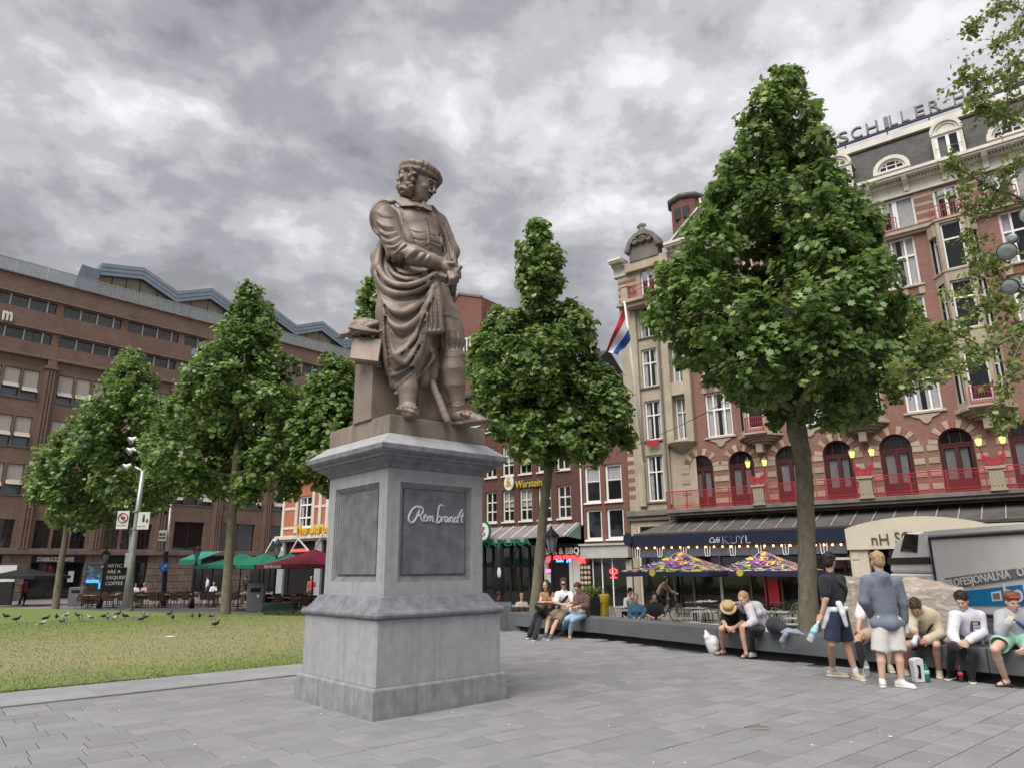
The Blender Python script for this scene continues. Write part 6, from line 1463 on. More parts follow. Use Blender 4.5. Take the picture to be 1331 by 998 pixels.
for z in (.55, 2.1, 3.4, 4.7, 6.2, 7.6): part(O.root, 'stone_band', m_cream, lambda mb: mb.box(xl3 - .02, ow[0] - .42, -.05, 0, z30 + z, z30 + z + .20)); part(O.root, 'stone_band', m_cream, lambda mb: mb.box(ow[1] + .62, xr3, -.05, 0, z30 + z, z30 + z + .20))
part(O.root, 'window_surround', m_cream, lambda mb: [mb.box(x, x + .34, -.12, 0, z30 + .2, wz1 + 4.6) for x in (ow[0] - .43, ow[1] + .31)], bevel=.03); part(O.root, 'window_surround', m_cream, lambda mb: [mb.box(x, x + .34, -.12, 0, z30 + .2, wz1 + 4.6) for x in (ow[0] + 3.5, ow[0] + 2.6)], bevel=.03)
part(O.root, 'quoin_strip', m_cream, lambda mb: mb.box(xl3 - .05, xl3 + .25, -.08, .2, z30, z30 + 9.5)); part(O.root, 'side_wall', m_brickR, lambda mb: mb.box(xl3 - .02, xl3 + .15, .2, 9, z30, z30 + 9.5))
part(O.root, 'shop_cornice', m_cream, lambda mb: (mb.box(xl3 - .3, xr3, -.5, .1, z30 - .30, z30), mb.box(xl3 - .1, xr3, -.3, .1, z30 - .45, z30 - .3)), bevel=.03); part(O.root, 'pilaster', MAT('grey painted stone', (.30, .32, .34), .7, .1, 2, .1), lambda mb: [mb.box(x, x + .8, -.22, 0, 0, z30 - .4) for x in (xl3, ow[1] + 1.2, xr3 - .8)], bevel=.02)
xa, za = O.fp(384, 695, .5); xb, _ = O.fp(430, 689, .5); text('pub_lettering', 'The old be', .95, MAT('bright gold', (.62, .40, .03), .4, .1, 5, .03), O.root, (xa, -.55, za + .05), depth=.05, width=xb - xa, bold=.03)
part(O.root, 'red_heart', m_red, lambda mb: mb.sphere((0, -.2, 0), .22, 10, 6, (1, .3, 1)), (O.fp(403, 624)[0], 0, O.fp(403, 624)[1])); part(O.root, 'red_fascia', m_neon, lambda mb: mb.box(xl3 + 1.6, xl3 + 3.6, -.06, -.04, z30 - 1.25, z30 - 1.05))
part(O.root, 'roof', m_slate, lambda mb: mb.prism([(0, z30 + 9.5), (3, z30 + 11.5), (8, z30 + 9.5)], 'x', xl3, xr3))
# ------------------------------------------------------------------ the long bank building on the left
KL = 1.075; _b = atz(75, 772, 0); pL = Vector((_b.x * KL, _b.y * KL, 0))
B = Facade('bank_building', 'long brown brick office building with window blinds and a blue grey zigzag roof', (pL.x, pL.y), R(49.57))
def SL(s): return s * KL
def ZL(z): return 1.6 + (z - 1.6) * KL + .5
pit = 5.0; nb0, nb1 = -2, 7; hb_ = []; spec = []
for i in range(nb0, nb1):
 c0 = -3.0 + pit * i + .32; c1 = c0 + pit - .52
 for (za, zb) in ((22.0, 22.92), (19.40, 20.28)): hb_.append((SL(c0), SL(c1), ZL(za), ZL(zb))); spec.append('strip')
 for (za, zb) in ((14.85, 17.1), (11.05, 13.4), (7.40, 9.70)):
  for q in range(3): x = c0 + .42 + q * 1.28; hb_.append((SL(x), SL(x + 1.12), ZL(za), ZL(zb))); spec.append('blind')
 if i < 2 or i > 4:
  for q in range(3): x = c0 + .42 + q * 1.28; hb_.append((SL(x), SL(x + 1.12), ZL(3.45), ZL(5.55))); spec.append('dark')
 elif i < 5: hb_.append((SL(c0 + 1.0 - .6 * (i > 2)), SL(c1 - .8), ZL(2.9), ZL(5.9))); spec.append('big')
xB0, xB1 = SL(-3 + pit * nb0), SL(-3 + pit * nb1)
B.wall('brick_wall', xB0, xB1, ZL(3.38), ZL(24.6), hb_, m_brickL, dep=.35)
m_alu = MAT('pale metal mullion', (.42, .43, .44), .45, .1, 4, 0, metal=.3)
def strip_window(h):
 w, hh = h[1] - h[0], h[3] - h[2]; k = ('strip', round(w, 2), round(hh, 2))
 if k in B.cache: c = dup(B.cache[k], B.root); c.location = (h[0], .12, h[2]); return
 o = part(B.root, 'window', m_gutter, lambda mb: (mb.box(0, w, 0, .1, 0, .05), mb.box(0, w, 0, .1, hh - .07, hh), mb.box(0, .05, 0, .1, 0, hh), mb.box(w - .05, w, 0, .1, 0, hh)), (h[0], .12, h[2]))
 n = 7
 for q in range(n):
  xa, xb = w * q / n + .02, w * (q + 1) / n - .02; part(o, 'blind', m_blind, lambda mb: mb.box(xa, xb, .10, .11, .02, hh - .02)); part(o, 'pane', m_glass, lambda mb: mb.box(xa, xb, .06, .065, .04, hh - .05))
 for q in (2, 4, 6): part(o, 'mullion', m_alu, lambda mb: mb.box(w * q / n - .05, w * q / n + .05, -.05, .1, 0, hh))
 B.cache[k] = o
def blind_window(h, var):
 w, hh = h[1] - h[0], h[3] - h[2]; k = ('bl', round(w, 2), round(hh, 2), var)
 if k in B.cache: c = dup(B.cache[k], B.root); c.location = (h[0], .18, h[2]); return
 o = part(B.root, 'window', m_gutter, lambda mb: (mb.box(0, w, 0, .1, 0, .06), mb.box(0, w, 0, .1, hh - .06, hh), mb.box(0, .05, 0, .1, 0, hh), mb.box(w - .05, w, 0, .1, 0, hh)), (h[0], .18, h[2]))
 part(o, 'pane', m_glassb, lambda mb: mb.box(.05, w - .05, .06, .065, .04, hh - .05)); f = (.26, .34, .18)[var]
 part(o, 'roller_blind', m_blind, lambda mb: mb.box(.05, w - .05, -.06, -.05, hh * f + .35, hh - .04)); part(o, 'awning_flap', m_blind2, lambda mb: mb.add([(.05, -.06, hh * f + .35), (w - .05, -.06, hh * f + .35), (w - .03, -.42, hh * f - .05), (.03, -.42, hh * f - .05), (.03, -.40, hh * f - .06), (w - .03, -.40, hh * f - .06)], [(0, 1, 2, 3), (3, 2, 5, 4)]))
 part(o, 'sill', m_darkst, lambda mb: mb.box(-.06, w + .06, -.26, 0, -.1, -.005)); B.cache[k] = o
rw = random.Random(4)
for h, sp_ in zip(hb_, spec):
 if sp_ == 'strip': strip_window(h)
 elif sp_ == 'blind': blind_window(h, rw.choice((0, 0, 1, 2)))
 elif sp_ == 'dark': B.window(*h, 3, (1, 1, 1), m_gutter, m_glassd, y=.2, fw=.05, mw=.03)
 else: B.window(*h, 2, (1,), m_gutter, m_glassd, y=.2, fw=.06, mw=.04)
part(B.root, 'dark_backing', m_dark, lambda mb: (mb.box(xB0, xB1, 1.2, 1.3, 0, ZL(24)), mb.box(xB0, xB1, .4, 1.2, ZL(6.5), ZL(6.6))))
m_bst = MAT('brown granite', (.185, .135, .115), .85, .2, 1.2, .35, streak=.3, fine=16); m_bst2 = MAT('brown granite block', (.17, .125, .108), .85, .2, 2, .35, fine=12, rnd=.15)
part(B.root, 'string_course', m_bst, lambda mb: (mb.box(xB0, xB1, -.25, 0, ZL(23.02), ZL(23.14)), mb.box(xB0, xB1, -.25, 0, ZL(20.38), ZL(20.50)), mb.box(xB0, xB1, -.35, 0, ZL(18.10), ZL(18.30)), mb.box(xB0, xB1, -.30, 0, ZL(2.98), ZL(3.40)), mb.box(xB0, xB1, -.2, .3, ZL(24.6), ZL(24.72))), bevel=.03)
for i in range(nb0, nb1 + 1):
 x = SL(-2.92 + pit * i)
 part(B.root, 'pilaster', m_brickL, lambda mb: (mb.box(x - .42, x + .42, -.22, 0, ZL(3.4), ZL(17.35)), [mb.box(x + dx - .07, x + dx + .07, -.34, -.22, ZL(3.4), ZL(17.3)) for dx in (-.24, 0, .24)]))
 part(B.root, 'pilaster_cap', m_bst, lambda mb: (mb.box(x - .55, x + .55, -.42, 0, ZL(17.35), ZL(17.62)), mb.box(x - .35, x + .35, -.36, 0, ZL(17.62), ZL(18.1))), bevel=.04)
# rusticated ground floor: openings and separate granite blocks
gops = [(-7.3, -4.0), (-2.13, 1.57), (3.09, 6.45), (10.4, 13.4), (15.9, 19.3), (21, 24), (26, 29)]
B.wall('ground_floor', xB0, xB1, 0, ZL(2.98), [(SL(a), SL(b), 0 if b > 9 else .05, ZL(2.93)) for a, b in gops], m_bst, dep=.5)
L_ = []; lib = {}
rb_ = random.Random(8); solid = [(xB0, SL(-7.3))] + [(SL(gops[i][1]), SL(gops[i + 1][0])) for i in range(len(gops) - 1)]
for a, b in solid:
 for j in range(6):
  z0_ = .02 + j * (ZL(2.98) - .02) / 6; z1_ = z0_ + (ZL(2.98) - .02) / 6 - .03; x = a + .02 - (.35 if j % 2 else 0)
  while x < b - .05:
   xe = min(x + .95, b - .02); xs_ = max(x, a + .02)
   if xe - xs_ > .12:
    k = round(xe - xs_ - .03, 2); 
    if k not in lib: mb = MB(); mb.box(0, k, 0, .1, 0, z1_ - z0_); lib[k] = mb.mesh('granite_block', bevel=.03)
    link_mesh('granite_block', lib[k], m_bst2, B.root, (xs_, -.07, z0_))
   x += .95
for a, b in gops:
 part(B.root, 'shopfront_glass', m_glassd, lambda mb: mb.box(SL(a), SL(b), .3, .32, 0, ZL(2.9))); part(B.root, 'shopfront_frame', m_black, lambda mb: ([mb.box(x - .05, x + .05, .22, .34, 0, ZL(2.9)) for x in np.linspace(SL(a) + .05, SL(b) - .05, 4)], mb.box(SL(a), SL(b), .2, .34, ZL(2.35), ZL(2.92)), mb.box(SL(a), SL(b), .22, .34, 0, .3)))
xa, za = B.fp(49, 724, .1); xb, _ = B.fp(97, 723.5, .1); text('coffee_lettering', 'STARBUCKS COFFEE', .5, m_white, B.root, (xa, -.02, ZL(2.48)), depth=.02, width=xb - xa, bold=.01)
part(B.root, 'coffee_fascia', m_black, lambda mb: mb.box(SL(-2.1), SL(1.55), .0, .18, ZL(2.38), ZL(2.92)))
xa, za = B.fp(141, 742, .2); 
for i, tx in enumerate(('ARTIC', 'ARE A', 'EXQUISITE', 'COFFEE')): text('shop_lettering', tx, .42, m_white, B.root, (SL(3.35), .15, ZL(2.0) - .0 - i * .50), depth=.01)
part(B.root, 'shop_panel', m_black, lambda mb: mb.box(SL(3.15), SL(5.6), .17, .2, .2, ZL(2.9)))
part(B.root, 'poster', m_pale, lambda mb: mb.box(SL(.55), SL(.95), .1, .14, 1.35, 2.25))
# roof letters end, balustrade, zigzag storey
xa, za = B.fp(-14, 415, .3); xb, zb_ = B.fp(15, 403, .3); text('wall_lettering', 'm', 1.55, m_white, B.root, (B.fp(2, 414, .3)[0], -.25, B.fp(2, 414.5, .3)[1]), depth=.06, bold=.05, width=B.fp(15.5, 414, .3)[0] - B.fp(2, 414, .3)[0]); text('wall_lettering', 'rembrandt foru', 1.55, m_white, B.root, (B.fp(2, 414, .3)[0] - 10.5, -.25, B.fp(2, 414.5, .3)[1]), depth=.06, bold=.05)
zt_ = ZL(24.72)
part(B.root, 'balustrade', MAT('glass balustrade', (.30, .36, .38), .3, .1, 3, 0, alpha=.45, spec=.6), lambda mb: [mb.box(x, x + 2.3, -.04, -.02, zt_, zt_ + 1.15) for x in np.arange(xB0, xB1 - 2.3, 2.36)])
o = part(B.root, 'balustrade_bars', m_alu, lambda mb: ([mb.box(x - .012, x + .012, -.06, -.035, zt_, zt_ + 1.15) for x in np.arange(xB0, xB1, .22)], mb.box(xB0, xB1, -.07, .0, zt_ + 1.15, zt_ + 1.2))); tag(o, kind='stuff')
m_blue = MAT('blue grey roof cladding', (.24, .29, .34), .45, .08, 1.5, .05, metal=.2, streak=.1); m_tan = MAT('tan storey panel', (.30, .255, .20), .7, .06, 1, .03, streak=.1); m_blue2 = MAT('roof seam', (.09, .12, .15), .5, .1, 2, 0)
dS = -3.2
peaks = [B.fp(x, y, dS) for x, y in ((104, 346), (128, 354), (185, 350), (228, 380), (272.5, 377), (330, 412), (345, 405), (381, 424), (413.5, 420), (449, 446))]
P_ = [peaks[2], peaks[3], peaks[4]]
per = (peaks[4][0] - peaks[2][0]); amp = peaks[2][1] - peaks[3][1]; zp = (peaks[2][1] + peaks[4][1]) / 2; x_pk = peaks[2][0]; x_vl = peaks[3][0]
zz_pts = []; i0 = 0
for i in range(0, 6):
 if i > 0: zz_pts.append((x_pk + per * i - (x_pk + per - x_vl), zp - amp))
 zz_pts.append((x_pk + per * i, zp))
zz_pts = [(peaks[1][0], zp - amp * .55)] + zz_pts
ft = 1.25; y_ = -dS
def zig(mb, o0, o1, ya, yb):
 for i in range(len(zz_pts) - 1): (xa, za), (xb, zb__) = zz_pts[i], zz_pts[i + 1]; mb.prism([(xa, za - o0), (xb, zb__ - o0), (xb, zb__ - o1), (xa, za - o1)], 'y', ya, yb)
for q in range(3): part(B.root, 'zigzag_fascia', m_blue, lambda mb: zig(mb, ft / 3 * q, ft / 3 * (q + 1) - .03, y_ - .6 + .04 * q, y_ + 8 if q == 0 else y_))
part(B.root, 'fascia_seam', m_blue2, lambda mb: zig(mb, .02, ft - .02, y_ - .48, y_))
for i in range(len(zz_pts) - 1):
 (xa, za), (xb, zb__) = zz_pts[i], zz_pts[i + 1]; n = max(1, round((xb - xa) / 1.5))
 for q in range(n):
  x0_, x1_ = xa + (xb - xa) * q / n, xa + (xb - xa) * (q + 1) / n; h0, h1 = za + (zb__ - za) * q / n - ft, za + (zb__ - za) * (q + 1) / n - ft
  part(B.root, 'storey_panel', m_tan if not (i == 7 and q == 1) else m_glassb, lambda mb: mb.prism([(x0_ + .05, zt_ - .5), (x1_ - .05, zt_ - .5), (x1_ - .05, h1), (x0_ + .05, h0)], 'y', y_, y_ + .1)); part(B.root, 'panel_joint', m_black, lambda mb: mb.box(x1_ - .05, x1_ + .05, y_ + .02, y_ + .08, zt_ - .5, h1))
part(B.root, 'folded_roof_end', m_blue, lambda mb: mb.add([(peaks[0][0], y_ - .6, peaks[0][1]), (peaks[1][0], y_ - .6, peaks[1][1]), (peaks[1][0], y_, zt_), (B.fp(90, 372, dS)[0], y_ - .6, zt_ + .2), (peaks[0][0] + 1, y_ + 5, peaks[0][1])], [(0, 1, 2, 3), (0, 4, 1), (0, 3, 4)]))
part(B.root, 'bracket_arm', m_blue, lambda mb: (mb.box(SL(8.05), SL(8.55), -.6, 0, ZL(21.1), ZL(21.7)), mb.bar((SL(8.3), -.3, ZL(21.5)), (SL(10.6), -2.2, ZL(23.4)), .22), mb.bar((SL(8.3), -.3, ZL(21.2)), (SL(10.6), -2.2, ZL(22.9)), .16)))
# ------------------------------------------------------------------ people
m_skin = MAT('skin', (.50, .30, .215), .5, .08, 14, .05, spec=.35, subs=.08); m_skin2 = MAT('pale skin', (.58, .37, .28), .5, .06, 14, .05, spec=.35, subs=.08); m_skin3 = MAT('brown skin', (.16, .085, .055), .5, .08, 14, .05)
def CL(name, c, var=.1): return MAT(name, c, .9, var, 9, .4, bdist=.02, fine=1.6, sheen=.1)
m_eye = MAT('eye', (.03, .02, .015), .2, 0, 4, 0); m_lips = MAT('lips', (.36, .13, .11), .5, .05, 4, 0); m_rubber = MAT('white shoe rubber', (.55, .54, .50), .6, .08, 6, .1)
def V3(*a): return np.array(a, float)
def person(label, J, base, clothes, hair=None, h=.0085, skin=None, group=None, sc=1., face=(0, -1, -.1), shoes=None, extra=None, hands=True, fem=False, hairstyle='short'):
 """J: world joints; clothes: list of (name, material, kind, params)"""
 J = {k: np.array(v, float) for k, v in J.items()}; skin = skin or m_skin; base = np.array(base, float)
 root = empty('person', tuple(base), 0, label, 'person', group)
 allp = np.array(list(J.values())); pad = .24 * sc; lo, hi = allp.min(0) - pad, allp.max(0) + pad; lo[2] = max(lo[2], base[2] - .02)
 side = unit(J['shR'] - J['shL']); up = unit(J['neck'] - J['pel']); fwd = unit(np.cross(up, side)); TM = np.array([side, fwd, unit(np.cross(side, fwd))])
 chest = J['pel'] * .36 + J['neck'] * .64; belly = J['pel'] * .68 + J['neck'] * .32
 if 'hipL' not in J:
  ps = J.get('kneeR', J['pel'] + side) - J.get('kneeL', J['pel'] - side); pv = unit(side * 1.0 + ps * .25); J['hipL'] = J['pel'] - pv * .088 * sc; J['hipR'] = J['pel'] + pv * .088 * sc
 hM = frame(face); hc = J['head']
 def put(s, name, mat, par=None, adapt=.12):
  me = s.mesh(name, adapt); co = np.empty(len(me.vertices) * 3, np.float32); me.vertices.foreach_get('co', co); me.vertices.foreach_set('co', (co.reshape(-1, 3) - base.astype(np.float32)).ravel())
  return link_mesh(name, me, mat, par or root)
 def HP(a, b, c): return hc + (hM[0] * a + hM[1] * b + hM[2] * c) * sc
 def torso(s, g=0., k=.04, low=True):
  w = .92 if fem else 1.
  s.ell(chest, np.array([.168 * w + g, .112 + g, .19 + g]) * sc, k, M=TM); s.cone(J['shL'] * .86 + chest * .14, J['shR'] * .86 + chest * .14, (.062 + g) * sc, (.062 + g) * sc, k * sc)
  s.ell(belly, np.array([.138 * w + g, .105 + g, .15 + g]) * sc, k, M=TM)
  if low: s.ell(J['pel'], np.array([.158 + g, .118 + g, .11 + g]) * sc, k, M=TM)
  if fem:
   for e in (-1, 1): s.ell(chest + side * e * .07 * sc + fwd * .09 * sc - up * .01, V3(.06, .055, .06) * sc + g, .02)
 def arm(s, L, g=0., f=2., k=.02):
  a, b, c = J['sh' + L], J['el' + L], J['wr' + L]; r = np.array([.050, .042, .038, .028]) * sc + g
  f1 = min(f, 1.); s.cone(a, a + (b - a) * f1, r[0], r[0] + (r[1] - r[0]) * f1, k)
  if f > 1: s.cone(b, b + (c - b) * (f - 1), r[1] * 1.0, r[2] + (r[3] - r[2]) * (f - 1), .015)
 def leg(s, L, g=0., f=2., k=.03, flare=0.):
  a, b, c = J['hip' + L], J['knee' + L], J['an' + L]; f1 = min(f, 1.); rt = .088 * sc; rk = .056 * sc
  s.cone(a, a + (b - a) * f1, rt + g, rt + (rk - rt) * f1 + g + flare, k)
  if f > 1:
   m = b * .68 + c * .32; m = m - unit(np.cross(np.cross(c - b, fwd), c - b) + 1e-6) * .012 * sc; f2 = f - 1
   s.cone(b, m, rk * .96 + g, .055 * sc + g, .015); e = m + (c - m) * f2; s.cone(m, e, .055 * sc + g, (.055 + (.036 - .055) * f2) * sc + g + flare, .015)
 s = SDF(lo, hi, h); torso(s)
 for L in 'LR':
  arm(s, L); leg(s, L)
  t = J.get('toe' + L)
  if t is not None:
   a = J['an' + L]; d = unit((t - a) * V3(1, 1, 0)); sole = V3(0, 0, -.045) * sc; s.cone(a - V3(0, 0, .03) * sc - d * .02 * sc, t + V3(0, 0, .025 * sc), .038 * sc, .028 * sc, .015)
  if hands and h < .015:
   w = J['wr' + L]; hd = unit(J['hand' + L] - w); pn = unit(J.get('palm' + L, J['pel']) - w); tv = unit(np.cross(hd, pn)); pn = np.cross(tv, hd)
   s.cone(w, w + hd * .03 * sc, .027 * sc, .03 * sc, .01, flat=(pn, .7)); pc = w + hd * .06 * sc
   s.box(pc, V3(.038, .044, .015) * sc, .012 * sc, .012, M=np.array([tv, hd, pn]))
   for i in range(4):
    p0 = pc + hd * .035 * sc + tv * (i - 1.5) * .0195 * sc; l = (.036, .041, .038, .030)[i] * sc; p1 = p0 + unit(hd + pn * (.45 + .08 * i)) * l; p2 = p1 + unit(hd * .45 + pn) * l * .85; s.chain([p0, p1, p2], [.0105 * sc, .0095 * sc, .0082 * sc], .003)
   sg = 1 if L == 'L' else -1; q0 = pc - hd * .035 * sc + tv * sg * .03 * sc; q1 = q0 + unit(hd * .7 + tv * sg * .8 + pn * .3) * .038 * sc; s.chain([q0, q1, q1 + unit(hd + pn * .5) * .03 * sc], [.013 * sc, .0115 * sc, .009 * sc], .006)
  elif h >= .015: s.ell(J['wr' + L] * .3 + J['hand' + L] * .7, V3(.04, .04, .05) * sc, .01)
 s.cone(chest + up * .12 * sc, HP(0, -.015, -.07), .062 * sc, .053 * sc, .03)
 s.ell(HP(0, -.008, .025), V3(.074, .094, .100) * sc, .02, M=hM); s.ell(HP(0, .018, -.045), V3(.058, .070, .072) * sc, .03, M=hM); s.ell(HP(0, .066, -.098), V3(.028, .024, .022) * sc, .02, M=hM)
 if h < .015:
  s.chain([HP(-.035, .078, .022), HP(0, .086, .022), HP(.035, .078, .022)], [.010 * sc] * 3, .012)
  s.chain([HP(0, .086, .012), HP(0, .103, -.022)], [.008 * sc, .012 * sc], .006)
  for e in (-1, 1):
   s.ell(HP(e * .030, .088, .004), V3(.015, .010, .010) * sc, .008, 'sub', M=hM); s.ell(HP(e * .077, -.005, -.01), V3(.009, .020, .030) * sc, .006, M=hM); s.ell(HP(e * .040, .062, -.032), V3(.02, .02, .02) * sc, .015, M=hM)
  s.chain([HP(-.02, .078, -.062), HP(0, .090, -.060), HP(.02, .078, -.062)], [.006 * sc, .008 * sc, .006 * sc], .005)
 put(s, 'body', skin)
 if h < .015:
  for e in (-1, 1):
   mb = MB(); mb.sphere((0, 0, 0), .0085 * sc, 8, 6); mb.build('eye', m_eye, root, tuple(HP(e * .030, .080, .005) - base), smooth=True)
  mb = MB(); mb.tube([Vector(HP(x, y, -.0615) - base) for x, y in ((-.02, .083), (-.01, .093), (0, .097), (.01, .093), (.02, .083))], [.003 * sc, .0055 * sc, .006 * sc, .0055 * sc, .003 * sc], 6); mb.build('lips', m_lips, root, smooth=True)
 if hair is not None:
  s = SDF(hc - .34 * sc, hc + .34 * sc, min(h, .009)); rr_ = np.random.RandomState(int(abs(base[0] * 100)) % 1000)
  s.ell(HP(0, -.022, .040), V3(.084, .098, .098) * sc, 0, M=hM); s.ell(HP(0, -.05, -.01), V3(.080, .068, .085) * sc, .02, M=hM)
  if hairstyle == 'curly' or hairstyle == 'short':
   for _ in range(70 if hairstyle == 'curly' else 40):
    d = unit(rr_.normal(size=3)); p = HP(d[0] * .082, -.02 + d[1] * .094, .05 + abs(d[2]) * .09); s.ell(p, V3(.018, .018, .016) * sc, .01)
  s.ell(HP(0, .10, -.022), V3(.066, .066, .084) * sc, .012, 'sub', M=hM)
  for e in (-1, 1): s.ell(HP(e * .08, .012, -.05), V3(.03, .03, .045) * sc, .008, 'sub', M=hM)
  if hairstyle == 'long':
   for e in (-1, 1):
    s.chain([HP(e * .065, .0, .05), HP(e * .088, .0, -.04), HP(e * .10, .01, -.14), HP(e * .10, .03, -.24)], [.04 * sc, .042 * sc, .045 * sc, .03 * sc], .02); s.chain([HP(e * .05, -.06, 0), HP(e * .06, -.075, -.12), HP(e * .06, -.06, -.26)], [.06 * sc, .06 * sc, .04 * sc], .03)
  if hairstyle == 'bun': s.ell(HP(0, -.11, .03), V3(.042, .042, .042) * sc, .012)
  s.noise(.0022, 90, 3, 2); put(s, 'hair', hair)
 for i, (nm, mat, kind, pr) in enumerate(clothes):
  s = SDF(lo - .05, hi + .05, max(h, .0095)); g = pr.get('g', .014)
  if kind == 'top':
   torso(s, g, .045, low=pr.get('low', True))
   for L in 'LR': arm(s, L, g + pr.get('sl_g', .006), pr.get('sleeve', 1.9), .035)
   s.cone(chest + up * .12 * sc, J['neck'] * .6 + HP(0, -.02, -.08) * .4, (.075 + g) * sc, .060 * sc, .03)
   s.cone(HP(0, -.01, -.06) + up * .03, HP(0, .0, .2), .085 * sc, .16 * sc, .0, 'sub')
   if pr.get('hood'): s.chain([J['neck'] - side * .09 * sc - fwd * .03, J['neck'] - fwd * .12 * sc - up * .01, J['neck'] + side * .09 * sc - fwd * .03], [.042 * sc, .062 * sc, .042 * sc], .03); s.ell(J['neck'] - fwd * .11 * sc - up * .07 * sc, V3(.10, .05, .09) * sc, .03, M=TM)
   if pr.get('hem'): s.chain([J['pel'] - side * .14 * sc - up * 0.02, J['pel'] + fwd * .10 * sc - up * .02, J['pel'] + side * .14 * sc - up * .02, J['pel'] - fwd * .1 * sc - up * .02, J['pel'] - side * .14 * sc - up * .02], [.060 * sc + g] * 5, .03)
   if pr.get('cut'): s.box(J['pel'] - up * (.165 * sc - pr['cut']), V3(.4, .4, .12) * sc, .01, .0, 'sub', M=TM)
  else:
   s.ell(J['pel'] - up * .02 * sc, np.array([.152 + g * .6, .112 + g * .6, .10 + g]) * sc, 0, M=TM)
   for L in 'LR': leg(s, L, g, pr.get('len', 2.), .04, pr.get('flare', 0.))
   if pr.get('len', 2.) <= 1.2:      # open hem
    for L in 'LR':
     a, b = J['hip' + L], J['knee' + L]; e = a + (b - a) * min(1., pr['len']); d = unit(b - a); s.cone(e + d * .055 * sc, e + d * .20 * sc, .105 * sc, .11 * sc, .004, 'sub')
  rs2 = np.random.RandomState(i + 5); s.noise(pr.get('wr', .0035), 26, i + 2, 2); put(s, nm, mat)
 if shoes:
  kind, mat = shoes
  for L in 'LR':
   t = J.get('toe' + L); a = J['an' + L]
   if t is None: continue
   d = unit((t - a) * V3(1, 1, 0)); z0 = min(t[2], a[2] - .08 * sc); heel = V3(a[0], a[1], 0) - d * .055 * sc; heel[2] = z0 + .028 * sc; tt = V3(t[0], t[1], z0 + .026 * sc)
   s = SDF(np.minimum(heel, tt) - .12, np.maximum(heel, tt) + .16, .0075)
   if kind in ('trainer', 'boot'):
    mid = (heel * .55 + tt * .45); s.cone(heel + V3(0, 0, .018), mid + V3(0, 0, .014), .042 * sc, .045 * sc, .01); s.cone(mid + V3(0, 0, .012), tt, .046 * sc, .036 * sc, .01); s.cone(heel + d * .045 * sc + V3(0, 0, .02), a + V3(0, 0, .01 if kind == 'trainer' else .05), .046 * sc, .043 * sc, .02)
    s.box((heel + tt) / 2 - V3(0, 0, .05 * sc), V3(.3, .3, .025), 0, 0, 'sub'); o = put(s, 'shoe', mat)
    s = SDF(np.minimum(heel, tt) - .12, np.maximum(heel, tt) + .16, .0075); s.cone(heel - V3(0, 0, .014), tt - V3(0, 0, .012), .047 * sc, .046 * sc, 0); s.box((heel + tt) / 2 + V3(0, 0, .04), V3(.3, .3, .038), 0, 0, 'sub'); s.box((heel + tt) / 2 - V3(0, 0, .068 * sc), V3(.3, .3, .040), 0, 0, 'sub'); put(s, 'sole', m_rubber, o)
   else:
    s.cone(heel - V3(0, 0, .012), tt - V3(0, 0, .012), .042 * sc, .046 * sc, 0); s.box((heel + tt) / 2 + V3(0, 0, .05), V3(.3, .3, .052), 0, 0, 'sub')
    m_ = tt * .72 + heel * .28; w_ = np.cross(d, (0, 0, 1)); s.chain([m_ - w_ * .042, m_ + V3(0, 0, .05), m_ + w_ * .042], [.010, .014, .010], .004); put(s, 'sandal', mat)
 if extra: extra(root, J, put, HP, TM, chest, side, up, fwd, base)
 return root
def belly_(J): return J['pel'] * .68 + J['neck'] * .32
def G(px, py, z=0.): return np.array(atz(px, py, z))
def foot(J, L, heel, toe, z=0., lift=.0):
 a, t = G(*heel, z), G(*toe, z); d = t - a; n = np.linalg.norm(d); t = a + d / max(n, 1e-6) * min(max(n, .17), .21); J['an' + L] = a + V3(0, 0, .085 + lift) + d / max(n, 1e-6) * .03; J['toe' + L] = t + V3(0, 0, lift)
black_t = CL('black tee cloth', (.018, .018, .022)); white_c = CL('white jersey', (.66, .66, .68), .05); m_brown_h = MAT('brown hair', (.055, .032, .020), .6, .3, 40, .4); m_dark_h = MAT('dark hair', (.022, .015, .012), .55, .3, 40, .4); m_blond_h = MAT('blond hair', (.34, .22, .11), .6, .25, 40, .4); m_grey_h = MAT('grey hair', (.36, .34, .32), .7, .2, 40, .4); m_red_h = MAT('auburn hair', (.16, .07, .03), .6, .3, 40, .4)
leather = MAT('black leather', (.015, .015, .016), .45, .2, 20, .2); white_l = MAT('white leather', (.58, .56, .52), .5, .1, 12, .1); cream_l = MAT('cream suede', (.44, .38, .28), .8, .15, 12, .1)
def blob(name, mat, pts, r, h=.01, flat=None, noise=.003, parent=None, k=.02, base=None, adapt=.1):
 pts = np.array(pts, float); r = r if hasattr(r, '__len__') else [r] * len(pts); s = SDF(pts.min(0) - max(r) - .03, pts.max(0) + max(r) + .03, h); s.chain(pts, r, k, flat=flat)
 if noise: s.noise(noise, 40, 3, 2)
 b = np.array(base if base is not None else (0, 0, 0), np.float32); me = s.mesh(name, adapt); co = np.empty(len(me.vertices) * 3, np.float32); me.vertices.foreach_get('co', co); me.vertices.foreach_set('co', (co.reshape(-1, 3) - b).ravel()); return link_mesh(name, me, mat, parent)
def strap(mat, name, root, base, pts, r=.012): return blob(name, mat, catmull([np.array(p) for p in pts], 5), r, .008, noise=0, parent=root, base=base)
